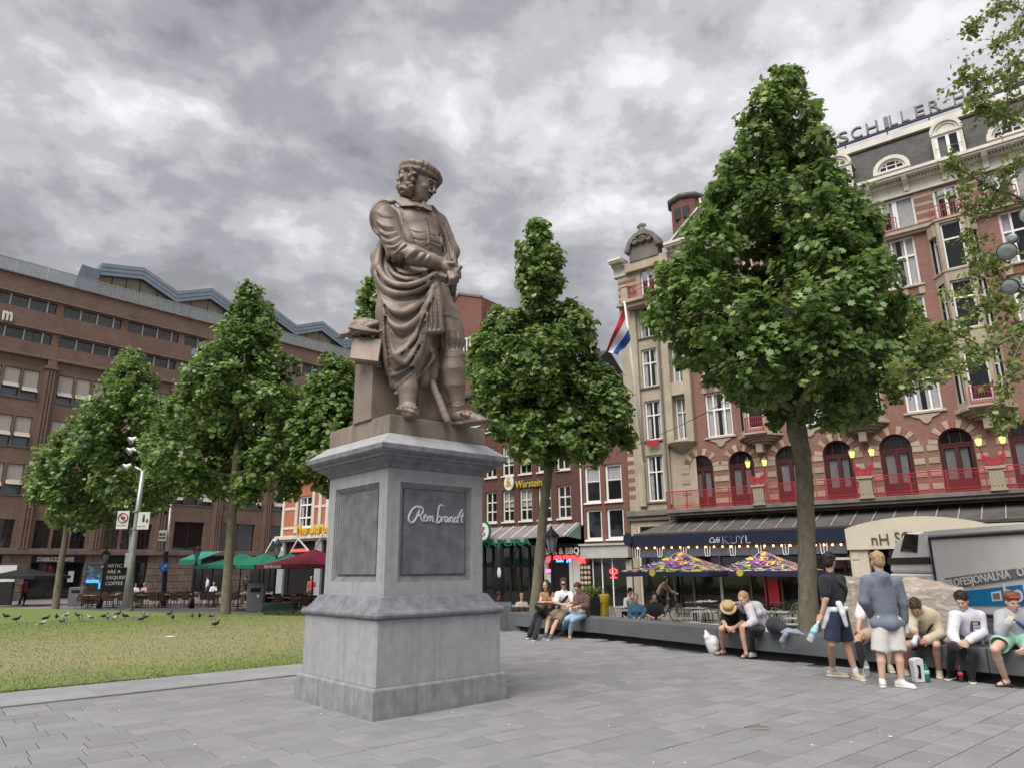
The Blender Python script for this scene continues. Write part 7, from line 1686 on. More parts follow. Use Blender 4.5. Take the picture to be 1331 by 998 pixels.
# --- the standing pair
Y = 10.7
J = dict(pel=AT(1087, 797, Y), neck=AT(1079, 745, Y + .02), head=AT(1078, 729.5, Y), shL=AT(1092, 752.5, Y + .16), shR=AT(1071, 753, Y - .10), elR=AT(1073.5, 778, Y - .17), wrR=AT(1068, 798, Y - .12), handR=AT(1063, 807, Y - .10), elL=AT(1095, 779, Y + .22), wrL=AT(1084, 799, Y + .16), handL=AT(1072, 802, Y + .1),
 kneeL=AT(1101, 835, Y + .08), kneeR=AT(1081, 836, Y - .06), palmR=AT(1085, 800, Y), palmL=AT(1070, 800, Y))
foot(J, 'R', (1081, 878.5), (1102, 880)); foot(J, 'L', (1112, 882), (1130, 887)); navy = CL('navy cotton', (.020, .030, .065))
def ex6(root, J, put, HP, TM, chest, side, up, fwd, base):
 ring = [J['pel'] + up * .06 + (side * math.cos(t) * .17 + fwd * math.sin(t) * .13) for t in np.linspace(0, 6.28, 13)]
 blob('tied_jumper', white_c, ring, .038, .01, parent=root, base=base); blob('jumper_sleeve', white_c, [AT(1090, 784, Y - .2), AT(1095, 796, Y - .22), AT(1100, 812, Y - .2)], [.045, .04, .028], .01, parent=root, base=base); blob('jumper_sleeve', white_c, [AT(1075, 792, Y - .1), AT(1073, 803, Y - .08), AT(1070, 815, Y - .06)], [.05, .05, .03], .01, parent=root, base=base)
 for L in 'LR': blob('white_sock', white_c, [J['an' + L] + V3(0, 0, .0), J['an' + L] * .85 + J['knee' + L] * .15], [.046, .045], .009, parent=root, base=base)
 strap(leather, 'shoulder_strap', root, base, [J['shR'] + up * .055 - fwd * .02, chest + fwd * .13 + up * .05, chest + fwd * .15 + side * -.06 - up * .05], .018)
person('young man standing in black tee and navy shorts, white jumper tied round his waist', J, G(1100, 881), [('black_tee', black_t, 'top', dict(sleeve=.72, sl_g=.018)), ('navy_shorts', navy, 'bottom', dict(len=.86, g=.028, flare=.022))], m_dark_h, face=(.75, .62, -.12), shoes=('trainer', cream_l), extra=ex6)
tag(blob('chest_bag', MAT('dark green nylon', (.022, .032, .026), .7, .2, 9, .2), [AT(1090, 752, Y + .02), AT(1093, 765, Y), AT(1093, 777, Y)], [.07, .095, .075], .011, noise=.006), 'dark green bag worn on the front of the standing man in the black tee', 'bag')
m_pet = MAT('clear plastic bottle', (.52, .62, .68), .12, .1, 8, .05, alpha=.55, spec=.7)
def bottle(label, loc, hgt, mat, cap, lab, axis=None, group=None):
 r = hgt * .145; root = empty('bottle', tuple(loc), 0, label, 'bottle', group)
 part(root, 'flask', mat, lambda mb: mb.lathe([(r * .85, 0), (r, hgt * .04), (r, hgt * .30), (r * .90, hgt * .36), (r, hgt * .42), (r, hgt * .60), (r * .8, hgt * .74), (r * .38, hgt * .86), (r * .36, hgt * .94)], 14), smooth=True); part(root, 'cap', cap, lambda mb: mb.lathe([(r * .44, hgt * .92), (r * .44, hgt)], 12)); part(root, 'bottle_label', lab, lambda mb: mb.lathe([(r * 1.02, hgt * .38), (r * 1.02, hgt * .60)], 14), smooth=True)
 if axis is not None: root.rotation_euler = Vector(axis).to_track_quat('Z', 'Y').to_euler()
 return root
p1, p2 = AT(1063.5, 808, Y - .12), AT(1051.5, 833, Y - .10); bottle('clear water bottle held behind the back of the man in the black tee', p2, float(np.linalg.norm(p1 - p2)) * 1.05, m_pet, m_white, MAT('pale blue label', (.25, .55, .68), .5, .1, 9, 0), p1 - p2)
Y = 10.05
J = dict(pel=AT(1153, 808, Y), neck=AT(1143, 747, Y), head=AT(1140, 729, Y), shL=AT(1126, 754, Y), shR=AT(1164.5, 755, Y - .02), elL=AT(1123, 781, Y + .02), wrL=AT(1134, 800, Y + .16), handL=AT(1140, 806, Y + .24), elR=AT(1173.5, 783, Y), wrR=AT(1175, 806, Y + .06), handR=AT(1177, 814, Y + .10),
 kneeL=AT(1144, 846, Y + .02), kneeR=AT(1167, 845, Y - .02), palmR=AT(1160, 806, Y + .3), palmL=AT(1160, 790, Y + .3))
foot(J, 'L', (1148, 893), (1145, 884)); foot(J, 'R', (1170, 892.5), (1182, 894)); hood = CL('grey blue fleece', (.14, .16, .205), .08); off = CL('off white cotton', (.55, .53, .50), .05)
person('fair haired young man standing with his back turned, grey blue hoodie and white shorts', J, G(1160, 893), [('hoodie', hood, 'top', dict(sleeve=1.96, g=.026, sl_g=.006, hood=1, hem=1, wr=.006)), ('white_shorts', off, 'bottom', dict(len=.92, g=.028, flare=.03, wr=.004))], m_blond_h, skin=m_skin2, face=(-.12, .98, -.1), shoes=('trainer', white_l))
def cup(label, loc, r, hgt, mat, nm='paper_cup'):
 o = part(None, nm, mat, lambda mb: mb.lathe([(r * .75, 0), (r, hgt), (r * .9, hgt), (r * .68, .008)], 14), tuple(loc), smooth=False); tag(o, label, 'cup'); return o
cup('white paper cup in the right hand of the man in the hoodie', AT(1178, 822, Y + .08), .042, .14, white_c)
# --- seated on the long bench wall, right group
def seat_person(label, px, clothes, hair, shoes, face, skin=None, **k):
 J = {a: AT(*b) for a, b in px.items() if a not in ('fL', 'fR')}
 for L in 'LR': foot(J, L, *px['f' + L])
 b = (J['anL'] + J['anR']) / 2; b[2] = 0; return person(label, J, b, clothes, hair, skin=skin, face=face, shoes=shoes, **k)
beige = CL('beige cotton', (.42, .35, .25)); Y = 11.75
seat_person('seated young man with a black knee sleeve, half hidden behind the man in the hoodie', dict(pel=(1139, 822, Y + .05), neck=(1134, 776, Y - .02), head=(1135, 759, Y - .08), shR=(1121, 785, Y - .04), shL=(1149, 785, Y + .04), elR=(1117, 806, Y - .15), wrR=(1115.5, 820, Y - .32), handR=(1120, 825, Y - .38), elL=(1154, 805, Y), wrL=(1150, 820, Y - .3), handL=(1146, 823, Y - .35), kneeR=(1114, 830, Y - .38), kneeL=(1156, 832, Y - .36), fR=((1127, 877), (1119, 881)), fL=((1158, 872), (1162, 876))),
 [('white_tee', white_c, 'top', dict(sleeve=.75, sl_g=.02)), ('beige_shorts', beige, 'bottom', dict(len=.78, g=.024, flare=.02))], m_dark_h, ('trainer', cream_l), (-.3, -.9, -.3),
 extra=lambda root, J, put, HP, TM, chest, side, up, fwd, base: blob('knee_sleeve', black_t, [J['kneeR'] * .8 + J['anR'] * .2, J['kneeR'] * .45 + J['anR'] * .55, J['kneeR'] * .12 + J['anR'] * .88], [.066, .068, .062], .01, parent=root, base=base))
Y = 11.1; cream = CL('cream fleece', (.50, .43, .31)); dgrey = CL('dark cotton shorts', (.035, .035, .038))
seat_person('seated man bent over his food in a cream hoodie and dark shorts', dict(pel=(1209, 829, Y + .10), neck=(1200, 793, Y - .14), head=(1190, 789, Y - .28), shR=(1186, 799, Y - .16), shL=(1215, 802, Y - .08), elR=(1184, 822, Y - .25), wrR=(1188, 819, Y - .42), handR=(1191, 826, Y - .46), elL=(1222, 824, Y - .16), wrL=(1205, 832, Y - .36), handL=(1196, 834, Y - .42), kneeR=(1180, 838, Y - .34), kneeL=(1217, 838, Y - .38), fR=((1178, 875), (1180, 880)), fL=((1222, 879), (1221, 888))),
 [('hoodie', cream, 'top', dict(sleeve=1.95, g=.030, hood=1, wr=.006)), ('dark_shorts', dgrey, 'bottom', dict(len=.72, g=.022, flare=.02))], m_brown_h, ('trainer', cream_l), (-.45, -.55, -.75),
 extra=lambda root, J, put, HP, TM, chest, side, up, fwd, base: strap(leather, 'bag_strap', root, base, [J['shL'] + up * .05, chest + fwd * .14 + side * .02, belly_(J) + side * .12 + fwd * .1], .014))
tag(blob('paper_wrap', white_c, [AT(1191, 828, 10.6), AT(1188, 835, 10.58), AT(1192, 838, 10.6)], [.035, .045, .02], .009, noise=.01), 'white paper wrap in the hand of the man in the cream hoodie', 'food wrap')
Y = 10.68; blackj = CL('black jogger cloth', (.016, .016, .018), .15); wsw = CL('white sweatshirt fleece', (.60, .60, .66), .04)
def ex10(root, J, put, HP, TM, chest, side, up, fwd, base):
 o = part(root, 'printed_patch', MAT('charcoal print', (.05, .055, .065), .8, .2, 30, 0), lambda mb: mb.box(-.075, .075, -.085, .06, -.03, .002), tuple(chest + fwd * .160 - base), bevel=.01)
 M = Matrix(((-side[0], up[0], fwd[0]), (-side[1], up[1], fwd[1]), (-side[2], up[2], fwd[2]))).to_4x4()
 for i, tx in enumerate(('ING', 'MIND', 'MAG')):
  t = text('print_lettering', tx, .046, white_c, root, tuple(chest + fwd * .164 + side * .055 + up * (.015 - i * .042) - base), depth=.002, bold=.001); t.rotation_euler = M.to_euler()
 o.rotation_euler = M.to_euler()
seat_person('seated dark haired young man in a white sweatshirt with a dark print and black trousers', dict(pel=(1259, 832, Y + .12), neck=(1256, 794, Y), head=(1250, 780.5, Y - .07), shR=(1241, 800, Y - .04), shL=(1273, 800, Y + .03), elR=(1238, 824, Y - .10), wrR=(1243, 834, Y - .30), handR=(1249, 836, Y - .36), elL=(1277, 822, Y - .04), wrL=(1259, 833, Y - .28), handL=(1251, 835, Y - .35), kneeR=(1238, 841, Y - .38), kneeL=(1265, 848, Y - .36), fR=((1238, 882), (1226, 886)), fL=((1264, 886), (1266, 893))),
 [('sweatshirt', wsw, 'top', dict(sleeve=1.95, g=.028, hem=1, wr=.006)), ('black_trousers', blackj, 'bottom', dict(len=1.98, g=.016, wr=.006))], m_dark_h, ('boot', leather), (-.62, -.62, -.38), skin=m_skin2, hairstyle='curly', extra=ex10)
Y = 10.2; mint = CL('mint green shorts cloth', (.26, .50, .38)); gsw = CL('light grey fleece', (.36, .37, .40), .06); blue = CL('blue webbing', (.02, .06, .32)); slide_m = MAT('black slide rubber', (.03, .03, .032), .6, .1, 9, .1)
def ex11(root, J, put, HP, TM, chest, side, up, fwd, base):
 strap(blue, 'blue_strap', root, base, [J['shR'] + up * .055 + fwd * .02, chest + fwd * .145, belly_(J) - side * .13 + fwd * .1], .018)
 blob('red_sunglasses', m_red, [HP(x, .085 - x * x * 4, .085) for x in np.linspace(-.07, .07, 7)], .014, .007, noise=0, parent=root, base=base)
seat_person('seated young man eating, in grey sweatshirt and mint shorts, red sunglasses in his hair', dict(pel=(1318, 827, Y + .12), neck=(1316, 795, Y), head=(1315.5, 781.5, Y - .08), shR=(1301, 799, Y - .03), shL=(1332, 801, Y + .02), elR=(1300, 821, Y - .16), wrR=(1310, 809, Y - .26), handR=(1314.5, 800, Y - .24), palmR=(1318, 806, Y), elL=(1340, 827, Y - .04), wrL=(1332, 842, Y - .24), handL=(1325, 849, Y - .30), kneeR=(1293, 843, Y - .34), kneeL=(1345, 848, Y - .34), fR=((1311, 891), (1299, 892)), fL=((1350, 893), (1345, 902))),
 [('grey_sweatshirt', gsw, 'top', dict(sleeve=1.95, g=.030, wr=.006, hem=1)), ('mint_shorts', mint, 'bottom', dict(len=.62, g=.030, flare=.025))], m_red_h, ('slide', slide_m), (-.12, -.92, -.30), skin=m_skin2, hairstyle='curly', extra=ex11)
# --- straw hat man and woman in cardigan
Y = 13.80
def exhat(root, J, put, HP, TM, chest, side, up, fwd, base): pass
seat_person('man in dark tee leaning forward on the bench wall, his face under a straw hat', dict(pel=(958, 812, Y + .10), neck=(955, 787, Y - .20), head=(948, 790, Y - .34), shR=(944, 792, Y - .20), shL=(964, 791, Y - .16), elR=(940.5, 807, Y - .36), wrR=(945, 815, Y - .52), handR=(949, 817, Y - .55), elL=(966, 807, Y - .30), wrL=(955, 815, Y - .48), handL=(949, 816.5, Y - .52), kneeR=(938, 816.5, Y - .42), kneeL=(964.5, 817, Y - .42), fR=((942.5, 850.5), (932, 851)), fL=((971.5, 854), (963, 856))),
 [('dark_tee', black_t, 'top', dict(sleeve=.8, sl_g=.018)), ('dark_shorts', dgrey, 'bottom', dict(len=.70, g=.022, flare=.015))], m_dark_h, ('slide', MAT('brown sandal leather', (.06, .035, .025), .6, .1, 9, .1)), (-.35, -.45, -.82), h=.010)
hb0 = AT(946.5, 788.5, Y - .47); straw = MAT('woven straw', (.42, .29, .15), .8, .2, 30, .5, fine=4); hat = empty('straw_hat', tuple(hb0), 0, 'woven straw hat on the head of the man bending forward on the wall', 'hat')
hat.rotation_euler = Vector((-.25, -.80, .55)).to_track_quat('Z', 'Y').to_euler()
part(hat, 'brim', straw, lambda mb: mb.lathe([(.075, .0), (.135, -.005), (.150, .005), (.150, .010), (.135, .004), (.09, .012)], 24), smooth=True); part(hat, 'hat_crown', straw, lambda mb: mb.lathe([(.092, .0), (.088, .05), (.078, .085), (.05, .098), (.0, .095)], 24), smooth=True); part(hat, 'hat_band', MAT('dark tan band', (.13, .075, .035), .8, .1, 9, .1), lambda mb: mb.lathe([(.0945, .008), (.092, .03)], 24), smooth=True)
Y = 13.35; knit = CL('pale grey knit', (.46, .46, .50), .06); legg = CL('dark leggings', (.022, .022, .03))
seat_person('woman with pale bun in long grey cardigan leaning towards the straw hat man', dict(pel=(993, 817, Y + .16), neck=(976, 784, Y + .02), head=(966, 777.5, Y - .08), shR=(973, 789, Y - .10), shL=(985, 788, Y + .12), elR=(980, 807, Y - .22), wrR=(973, 811, Y - .36), handR=(967, 812, Y - .40), elL=(968, 792, Y + .15), wrL=(959, 785, Y + .05), handL=(954, 783, Y), kneeR=(977, 817, Y - .34), kneeL=(984, 818, Y - .28), fR=((980, 853), (972, 854)), fL=((985, 846), (981, 848))),
 [('cardigan', knit, 'top', dict(sleeve=1.85, g=.028, hem=1, wr=.007)), ('leggings', legg, 'bottom', dict(len=1.95, g=.008))], m_blond_h, ('trainer', white_l), (-.80, -.45, -.42), h=.010, fem=True, hairstyle='bun', skin=m_skin2,
 extra=lambda root, J, put, HP, TM, chest, side, up, fwd, base: (blob('cardigan_skirt', knit, [J['pel'] + up * .05, AT(996, 822, Y - .02), AT(993, 832, Y - .10)], [.15, .11, .05], .011, parent=root, base=base, noise=.008)))
# --- trio at the far end
Y = 17.85; tan = CL('tan vest', (.30, .17, .09)); 
seat_person('woman with long dark curly hair in a tan top and wide black trousers', dict(pel=(712, 792.5, Y + .10), neck=(711, 769, Y + .03), head=(709.5, 760, Y - .02), shR=(704.5, 772.5, Y), shL=(718, 772.5, Y), elR=(702.5, 782, Y - .12), wrR=(700, 783, Y - .28), handR=(700, 784, Y - .34), elL=(720, 783, Y - .10), wrL=(708, 782, Y - .28), handL=(703, 783, Y - .32), kneeR=(698, 800, Y - .38), kneeL=(703, 801, Y - .34), fR=((689, 829), (683, 831)), fL=((696, 832), (692, 834.5))),
 [('tan_top', tan, 'top', dict(sleeve=.12, g=.010)), ('black_trousers', blackj, 'bottom', dict(len=1.95, g=.014, flare=.02))], m_dark_h, ('trainer', leather), (-.45, -.85, -.15), h=.012, fem=True, hairstyle='long')
khaki = CL('khaki cotton', (.20, .155, .10))
def ex2(root, J, put, HP, TM, chest, side, up, fwd, base):
 strap(black_t, 'sling_strap', root, base, [J['shL'] + up * .05, chest + fwd * .13, belly_(J) + side * .12 + fwd * .09], .03); blob('sunglasses', leather, [HP(x, .098 - x * x * 5, .005) for x in np.linspace(-.065, .065, 7)], .014, .008, noise=0, parent=root, base=base)
seat_person('man in sunglasses, white tee and khaki shorts with a black sling strap', dict(pel=(733, 793, Y + .10), neck=(733, 768.5, Y + .03), head=(732.5, 758, Y - .02), shR=(725, 772, Y), shL=(741.5, 772, Y), elR=(723, 783, Y - .12), wrR=(730, 785, Y - .28), handR=(735, 785.5, Y - .32), elL=(745, 782, Y - .08), wrL=(738, 784.5, Y - .28), handL=(734, 785, Y - .32), kneeR=(713, 803, Y - .40), kneeL=(723, 808, Y - .42), fR=((710, 829), (701, 832)), fL=((716, 831), (707, 834))),
 [('white_tee', white_c, 'top', dict(sleeve=.8, sl_g=.018)), ('khaki_shorts', khaki, 'bottom', dict(len=.95, g=.022, flare=.015))], m_brown_h, ('trainer', MAT('grey trainer', (.10, .10, .11), .7, .1, 9, .1)), (-.05, -.95, -.1), h=.012, extra=ex2)
jean = CL('light blue denim', (.27, .40, .52)); plum = CL('brown plum blouse', (.12, .065, .062))
Y = 17.5
seat_person('woman looking down in a loose brown blouse and light blue jeans, legs crossed', dict(pel=(758, 796, Y - .05), neck=(754, 772.5, Y - .10), head=(750.5, 763.5, Y - .16), shR=(750, 776, Y - .16), shL=(762.5, 777, Y - .06), elR=(748, 785, Y - .28), wrR=(743, 786, Y - .40), handR=(739, 786.5, Y - .42), elL=(762, 788, Y - .18), wrL=(751, 788, Y - .36), handL=(745, 788, Y - .40), kneeR=(737, 804, Y - .48), kneeL=(744, 806, Y - .46), fR=((733, 825), (725, 826)), fL=((741, 829), (740, 833))),
 [('brown_blouse', plum, 'top', dict(sleeve=1.5, g=.030, wr=.008)), ('blue_jeans', jean, 'bottom', dict(len=1.85, g=.010))], m_brown_h, ('slide', MAT('tan sandal', (.30, .17, .10), .6, .1, 9, .1)), (-.45, -.70, -.55), h=.012, fem=True, hairstyle='bun')
tag(blob('handbag', MAT('white canvas bag', (.62, .60, .55), .7, .06, 9, .2), [AT(745, 792, 17.25), AT(752, 792, 17.25), AT(756, 793, 17.3)], [.11, .13, .10], .012, noise=.008, flat=((0, 1, 0), .6)), 'white handbag on the lap of the woman in jeans', 'bag')
tag(blob('shoulder_bag', leather, [AT(700, 788, 17.35), AT(705, 790, 17.35), AT(708, 788, 17.35)], [.10, .13, .09], .012, noise=.006), 'black handbag on the lap of the woman with long curly hair', 'bag')
# --- people farther away, posed from a standing or a seated figure
def figure(label, base, hgt, head, clothes, hair, skin=None, sit=False, shoes=leather, h=.022, fem=False, hs='short', lean=0., arms=0):
 b = np.array(base, float); k = hgt / 1.76; f = V3(math.cos(head), math.sin(head), 0); r = V3(f[1], -f[0], 0); u = V3(0, 0, 1.)
 def P(a, c, z): return b + (r * a + f * c + u * z) * k
 if not sit: J = dict(pel=P(0, 0, .93), neck=P(0, .02, 1.44), head=P(0, .05, 1.62), shL=P(-.18, 0, 1.38), shR=P(.18, 0, 1.38), elL=P(-.23, -.03, 1.10), elR=P(.23, -.03, 1.10), wrL=P(-.22, .10, .86), wrR=P(.22, .06, .86), handL=P(-.21, .14, .80), handR=P(.21, .10, .78), kneeL=P(-.10, .10, .50), kneeR=P(.10, -.02, .50), anL=P(-.10, .05, .09), anR=P(.11, -.16, .09), toeL=P(-.11, .22, 0), toeR=P(.12, .0, 0))
 else: J = dict(pel=P(0, 0, .55), neck=P(0, .04 + lean, 1.10), head=P(0, .09 + lean * 1.4, 1.31), shL=P(-.18, .03 + lean, 1.02), shR=P(.18, .03 + lean, 1.02), elL=P(-.24, .12, .76), elR=P(.24, .12, .76), wrL=P(-.12, .34, .70), wrR=P(.12, .34, .70), handL=P(-.06, .40, .68), handR=P(.06, .40, .68), kneeL=P(-.14, .44, .52), kneeR=P(.14, .44, .52), anL=P(-.12, .42, .09), anR=P(.12, .42, .09), toeL=P(-.13, .60, 0), toeR=P(.13, .60, 0))
 if arms: J.update(elR=P(.25, .15, 1.14), wrR=P(.18, .38, 1.12), handR=P(.16, .45, 1.12), elL=P(-.25, .15, 1.14), wrL=P(-.16, .38, 1.12), handL=P(-.14, .45, 1.12))
 return person(label, J, b, clothes, hair, h=h, skin=skin, face=tuple(f * .95 + V3(0, 0, -.15)), shoes=('trainer', shoes), hands=False, fem=fem, hairstyle=hs, sc=k)
redc = CL('coral red shirt', (.50, .085, .065)); denim = CL('denim blue', (.05, .10, .17)); pinkc = CL('pink trousers', (.46, .13, .13))
T_ = lambda m, sl=.8, g=.02: ('shirt', m, 'top', dict(sleeve=sl, g=g)); Bm = lambda m, l=1.95, g=.016: ('trousers', m, 'bottom', dict(len=l, g=g))
def FG(px, py): return np.array(atz(px, py, ZS))
figure('man in a coral shirt and black trousers walking beyond the left end of the lawn', FG(28, 787), 1.76, .1, [T_(redc, 1.5), Bm(blackj)], m_dark_h, skin=m_skin3)
figure('grey haired man in a red tee and blue jeans before the maroon parasol', FG(403, 785.5), 1.74, -1.5, [T_(redc), Bm(denim)], m_grey_h)
figure('waiter in black standing among the terrace tables under the green parasols', atz(318, 781, ZS), 1.78, -2.2, [T_(black_t, 1.9), Bm(blackj)], m_dark_h, arms=1)
figure('person in pale top and blue jeans standing at the bank entrance', atz(268, 776, ZS), 1.7, -2.6, [T_(white_c), Bm(denim)], m_brown_h)
figure('person in white sitting low by the tables near the bank entrance', atz(276, 780, ZS), 1.6, -1.2, [T_(white_c, 1.8), Bm(white_c)], m_blond_h, sit=True)
figure('pale haired guest in pink seated at the long terrace tables', atz(186, 782, ZS), 1.65, -1.8, [T_(CL('dusty pink top', (.42, .26, .24)), 1.), Bm(blackj)], m_blond_h, sit=True, fem=True)
figure('guest in white seated just right of the light pole', atz(174, 783, ZS), 1.65, -1.2, [T_(white_c, 1.), Bm(blackj)], m_brown_h, sit=True)
# figures in front of the cafe
def FY(px, py, Y): p = aty(px, py, Y); return np.array((p.x, p.y, ZS))
yS1 = 22.0
figure('woman in a blue denim jacket and pink trousers seated before the cafe', FY(827, 790, 22.), 1.62, -1.75, [T_(CL('blue denim jacket', (.06, .15, .24)), 1.9, .018), Bm(pinkc)], m_blond_h, sit=True, h=.018, fem=True, skin=m_skin2, hs='bun')
figure('man in dark tee, cap and shorts seated beside the woman in the denim jacket', FY(851, 790, 21.5), 1.70, -1.7, [T_(black_t), Bm(navy, .8, .022)], m_dark_h, sit=True, h=.018)
figure('guest in a white shirt sitting at a table behind the denim jacket', FY(815, 785, 26.), 1.68, -.9, [T_(white_c, 1.9), Bm(blackj)], m_dark_h, sit=True, lean=.08)
figure('dark skinned woman in a mauve skirt by the pub terrace right of the pedestal', FY(646, 785, 24.), 1.66, -.6, [T_(black_t, 1.), ('mauve_skirt', CL('mauve cloth', (.24, .13, .15)), 'bottom', dict(len=.9, g=.06))], m_dark_h, skin=m_skin3, sit=True)
figure('guest in a pale hat seated behind the wicker chair', FY(678, 785, 26.), 1.5, -1.5, [T_(CL('pale shirt', (.5, .45, .42)), 1.)], m_blond_h, sit=True, skin=m_skin2)
# cyclist and bicycle
cb = FY(862, 790, 28.5); hd = -.35; f_ = V3(math.cos(hd), math.sin(hd), 0); r_ = V3(f_[1], -f_[0], 0)
def CP(a, c, z): return cb + r_ * a + f_ * c + V3(0, 0, z)
Jc = dict(pel=CP(0, -.20, .98), neck=CP(0, .10, 1.45), head=CP(0, .18, 1.62), shL=CP(-.18, .10, 1.40), shR=CP(.18, .10, 1.40), elL=CP(-.24, .30, 1.18), elR=CP(.24, .30, 1.18), wrL=CP(-.22, .52, 1.06), wrR=CP(.22, .52, 1.06), handL=CP(-.22, .58, 1.05), handR=CP(.22, .58, 1.05), kneeL=CP(-.10, .22, .86), kneeR=CP(.10, .20, .58), anL=CP(-.10, .08, .46), anR=CP(.10, .02, .18), toeL=CP(-.10, .26, .38), toeR=CP(.10, .2, .10))
person('cyclist in a beige top and white trainers riding past the cafe tables', Jc, cb, [T_(CL('beige top', (.30, .23, .16)), .8), Bm(black_t, .85, .02)], m_brown_h, h=.018, face=(math.cos(hd), math.sin(hd), -.1), hands=False, shoes=('trainer', white_l))
bk = empty('bicycle', tuple(cb), hd, 'dark bicycle ridden by the man in the beige top', 'bicycle')
part(bk, 'bicycle_frame', m_black, lambda mb: (mb.tube([(-.2, 0, .92), (-.05, 0, .30)], .018, 6), mb.tube([(-.18, 0, .80), (.42, 0, .82)], .018, 6), mb.tube([(-.05, 0, .30), (.44, 0, .72)], .018, 6), mb.tube([(.40, 0, 1.0), (.46, 0, .66), (.58, 0, .34)], .016, 6), mb.tube([(-.05, 0, .30), (-.50, 0, .34)], .014, 6), mb.tube([(-.16, 0, .78), (-.50, 0, .34)], .012, 6)))
part(bk, 'handlebar', m_black, lambda mb: mb.tube([(.36, -.26, 1.04), (.44, -.1, 1.06), (.44, .1, 1.06), (.36, .26, 1.04)], .012, 6)); part(bk, 'saddle', leather, lambda mb: mb.box(-.32, -.10, -.07, .07, .92, .97), bevel=.02); part(bk, 'pedal_crank', m_black, lambda mb: (mb.bar((-.05, -.08, .30), (.0, -.08, .16), .02), mb.bar((-.05, .08, .30), (-.10, .08, .44), .02)))
for x in (-.50, .58): part(bk, 'wheel', m_black, lambda mb: (mb.tube([(x + .34 * math.cos(t), 0, .34 + .34 * math.sin(t)) for t in np.linspace(0, 6.283, 25)], .018, 6), [mb.tube([(x, 0, .34), (x + .34 * math.cos(t), 0, .34 + .34 * math.sin(t))], .003, 4) for t in np.linspace(0, 6.28, 15)]))
# ------------------------------------------------------------------ bench wall
m_wall = MAT('dark grey bench stone', (.098, .105, .112), .6, .14, 1.6, .2, streak=.15, rnd=.08, fine=30); m_wall2 = MAT('recess shade stone', (.030, .030, .032), .8, .1, 2, .1)  # plinth stone coloured darker to paint in the shade under the seat blocks
bw = empty('bench_wall', (WALL[1].x, WALL[1].y, 0), 0, 'long low dark grey stone bench wall between the plaza and the terraces', 'bench')
off = Vector((WALL[1].x, WALL[1].y, 0)); pl_ = [WALL[0]] + [WALL[1]] + WALL[2:]
def offs(i, d):
 a = pl_[max(0, i - 1)]; b = pl_[min(len(pl_) - 1, i + 1)]; t = (b - a).normalized(); return pl_[i] + Vector((-t.y, t.x, 0)) * d
for i in range(len(pl_) - 1):
 a, b = pl_[i], pl_[i + 1]; n = max(1, round((b - a).length / 2.6)); A0, B0 = offs(i, .62), offs(i + 1, .62); t = (b - a).normalized() * .006
 for q in range(n):
  f0, f1 = q / n, (q + 1) / n; P = [a.lerp(b, f0) + t, a.lerp(b, f1) - t, A0.lerp(B0, f1) - t, A0.lerp(B0, f0) + t]
  part(bw, 'seat_block', m_wall, lambda mb: mb.prism([(p.x - off.x, p.y - off.y) for p in P], 'z', .12, .45), bevel=.008)
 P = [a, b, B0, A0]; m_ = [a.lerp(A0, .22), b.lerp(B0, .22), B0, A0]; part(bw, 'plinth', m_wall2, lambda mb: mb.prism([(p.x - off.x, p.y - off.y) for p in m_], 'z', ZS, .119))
c = AT(660, 812, 19.8); part(bw, 'end_block', m_wall, lambda mb: (mb.box(c[0] - off.x - .55, c[0] - off.x + .10, 2.75, 5., ZS, .62)), bevel=.01); c = pl_[0]; part(bw, 'end_pier', m_wall, lambda mb: mb.box(c.x - off.x - .02, c.x - off.x + .30, c.y - off.y - .20, c.y - off.y + .1, -.05, .449), bevel=.008)
# ------------------------------------------------------------------ parasols
def print_mat():
 m, nt, b = new_mat('scribbled parasol cloth'); tc = nt.nodes.new('ShaderNodeTexCoord'); v = tc.outputs['Object']
 sp = nt.nodes.new('ShaderNodeSeparateXYZ'); nt.links.new(v, sp.inputs[0]); col = (.018, .020, .075)
 for i, (c, lo, hi) in enumerate((((.50, .07, .30), .47, .53), ((.06, .18, .42), .50, .54), ((.62, .55, .04), .48, .53))):
  n = nt_noise(nt, nt_map(nt, v, (1, 1, 1), (i * 7.3, i * 3.1, 0)), 1.5, 1.5, .5, 1.6); a = nt_math(nt, 'MULTIPLY', nt_math(nt, 'GREATER_THAN', n, lo), nt_math(nt, 'LESS_THAN', n, hi)); a = nt_math(nt, 'MULTIPLY', a, nt_math(nt, 'GREATER_THAN', sp.outputs[2], 1.93)); col = nt_mix(nt, a, col, c)
 nt.links.new(col, b.inputs['Base Color']); b.inputs['Roughness'].default_value = .8; return m
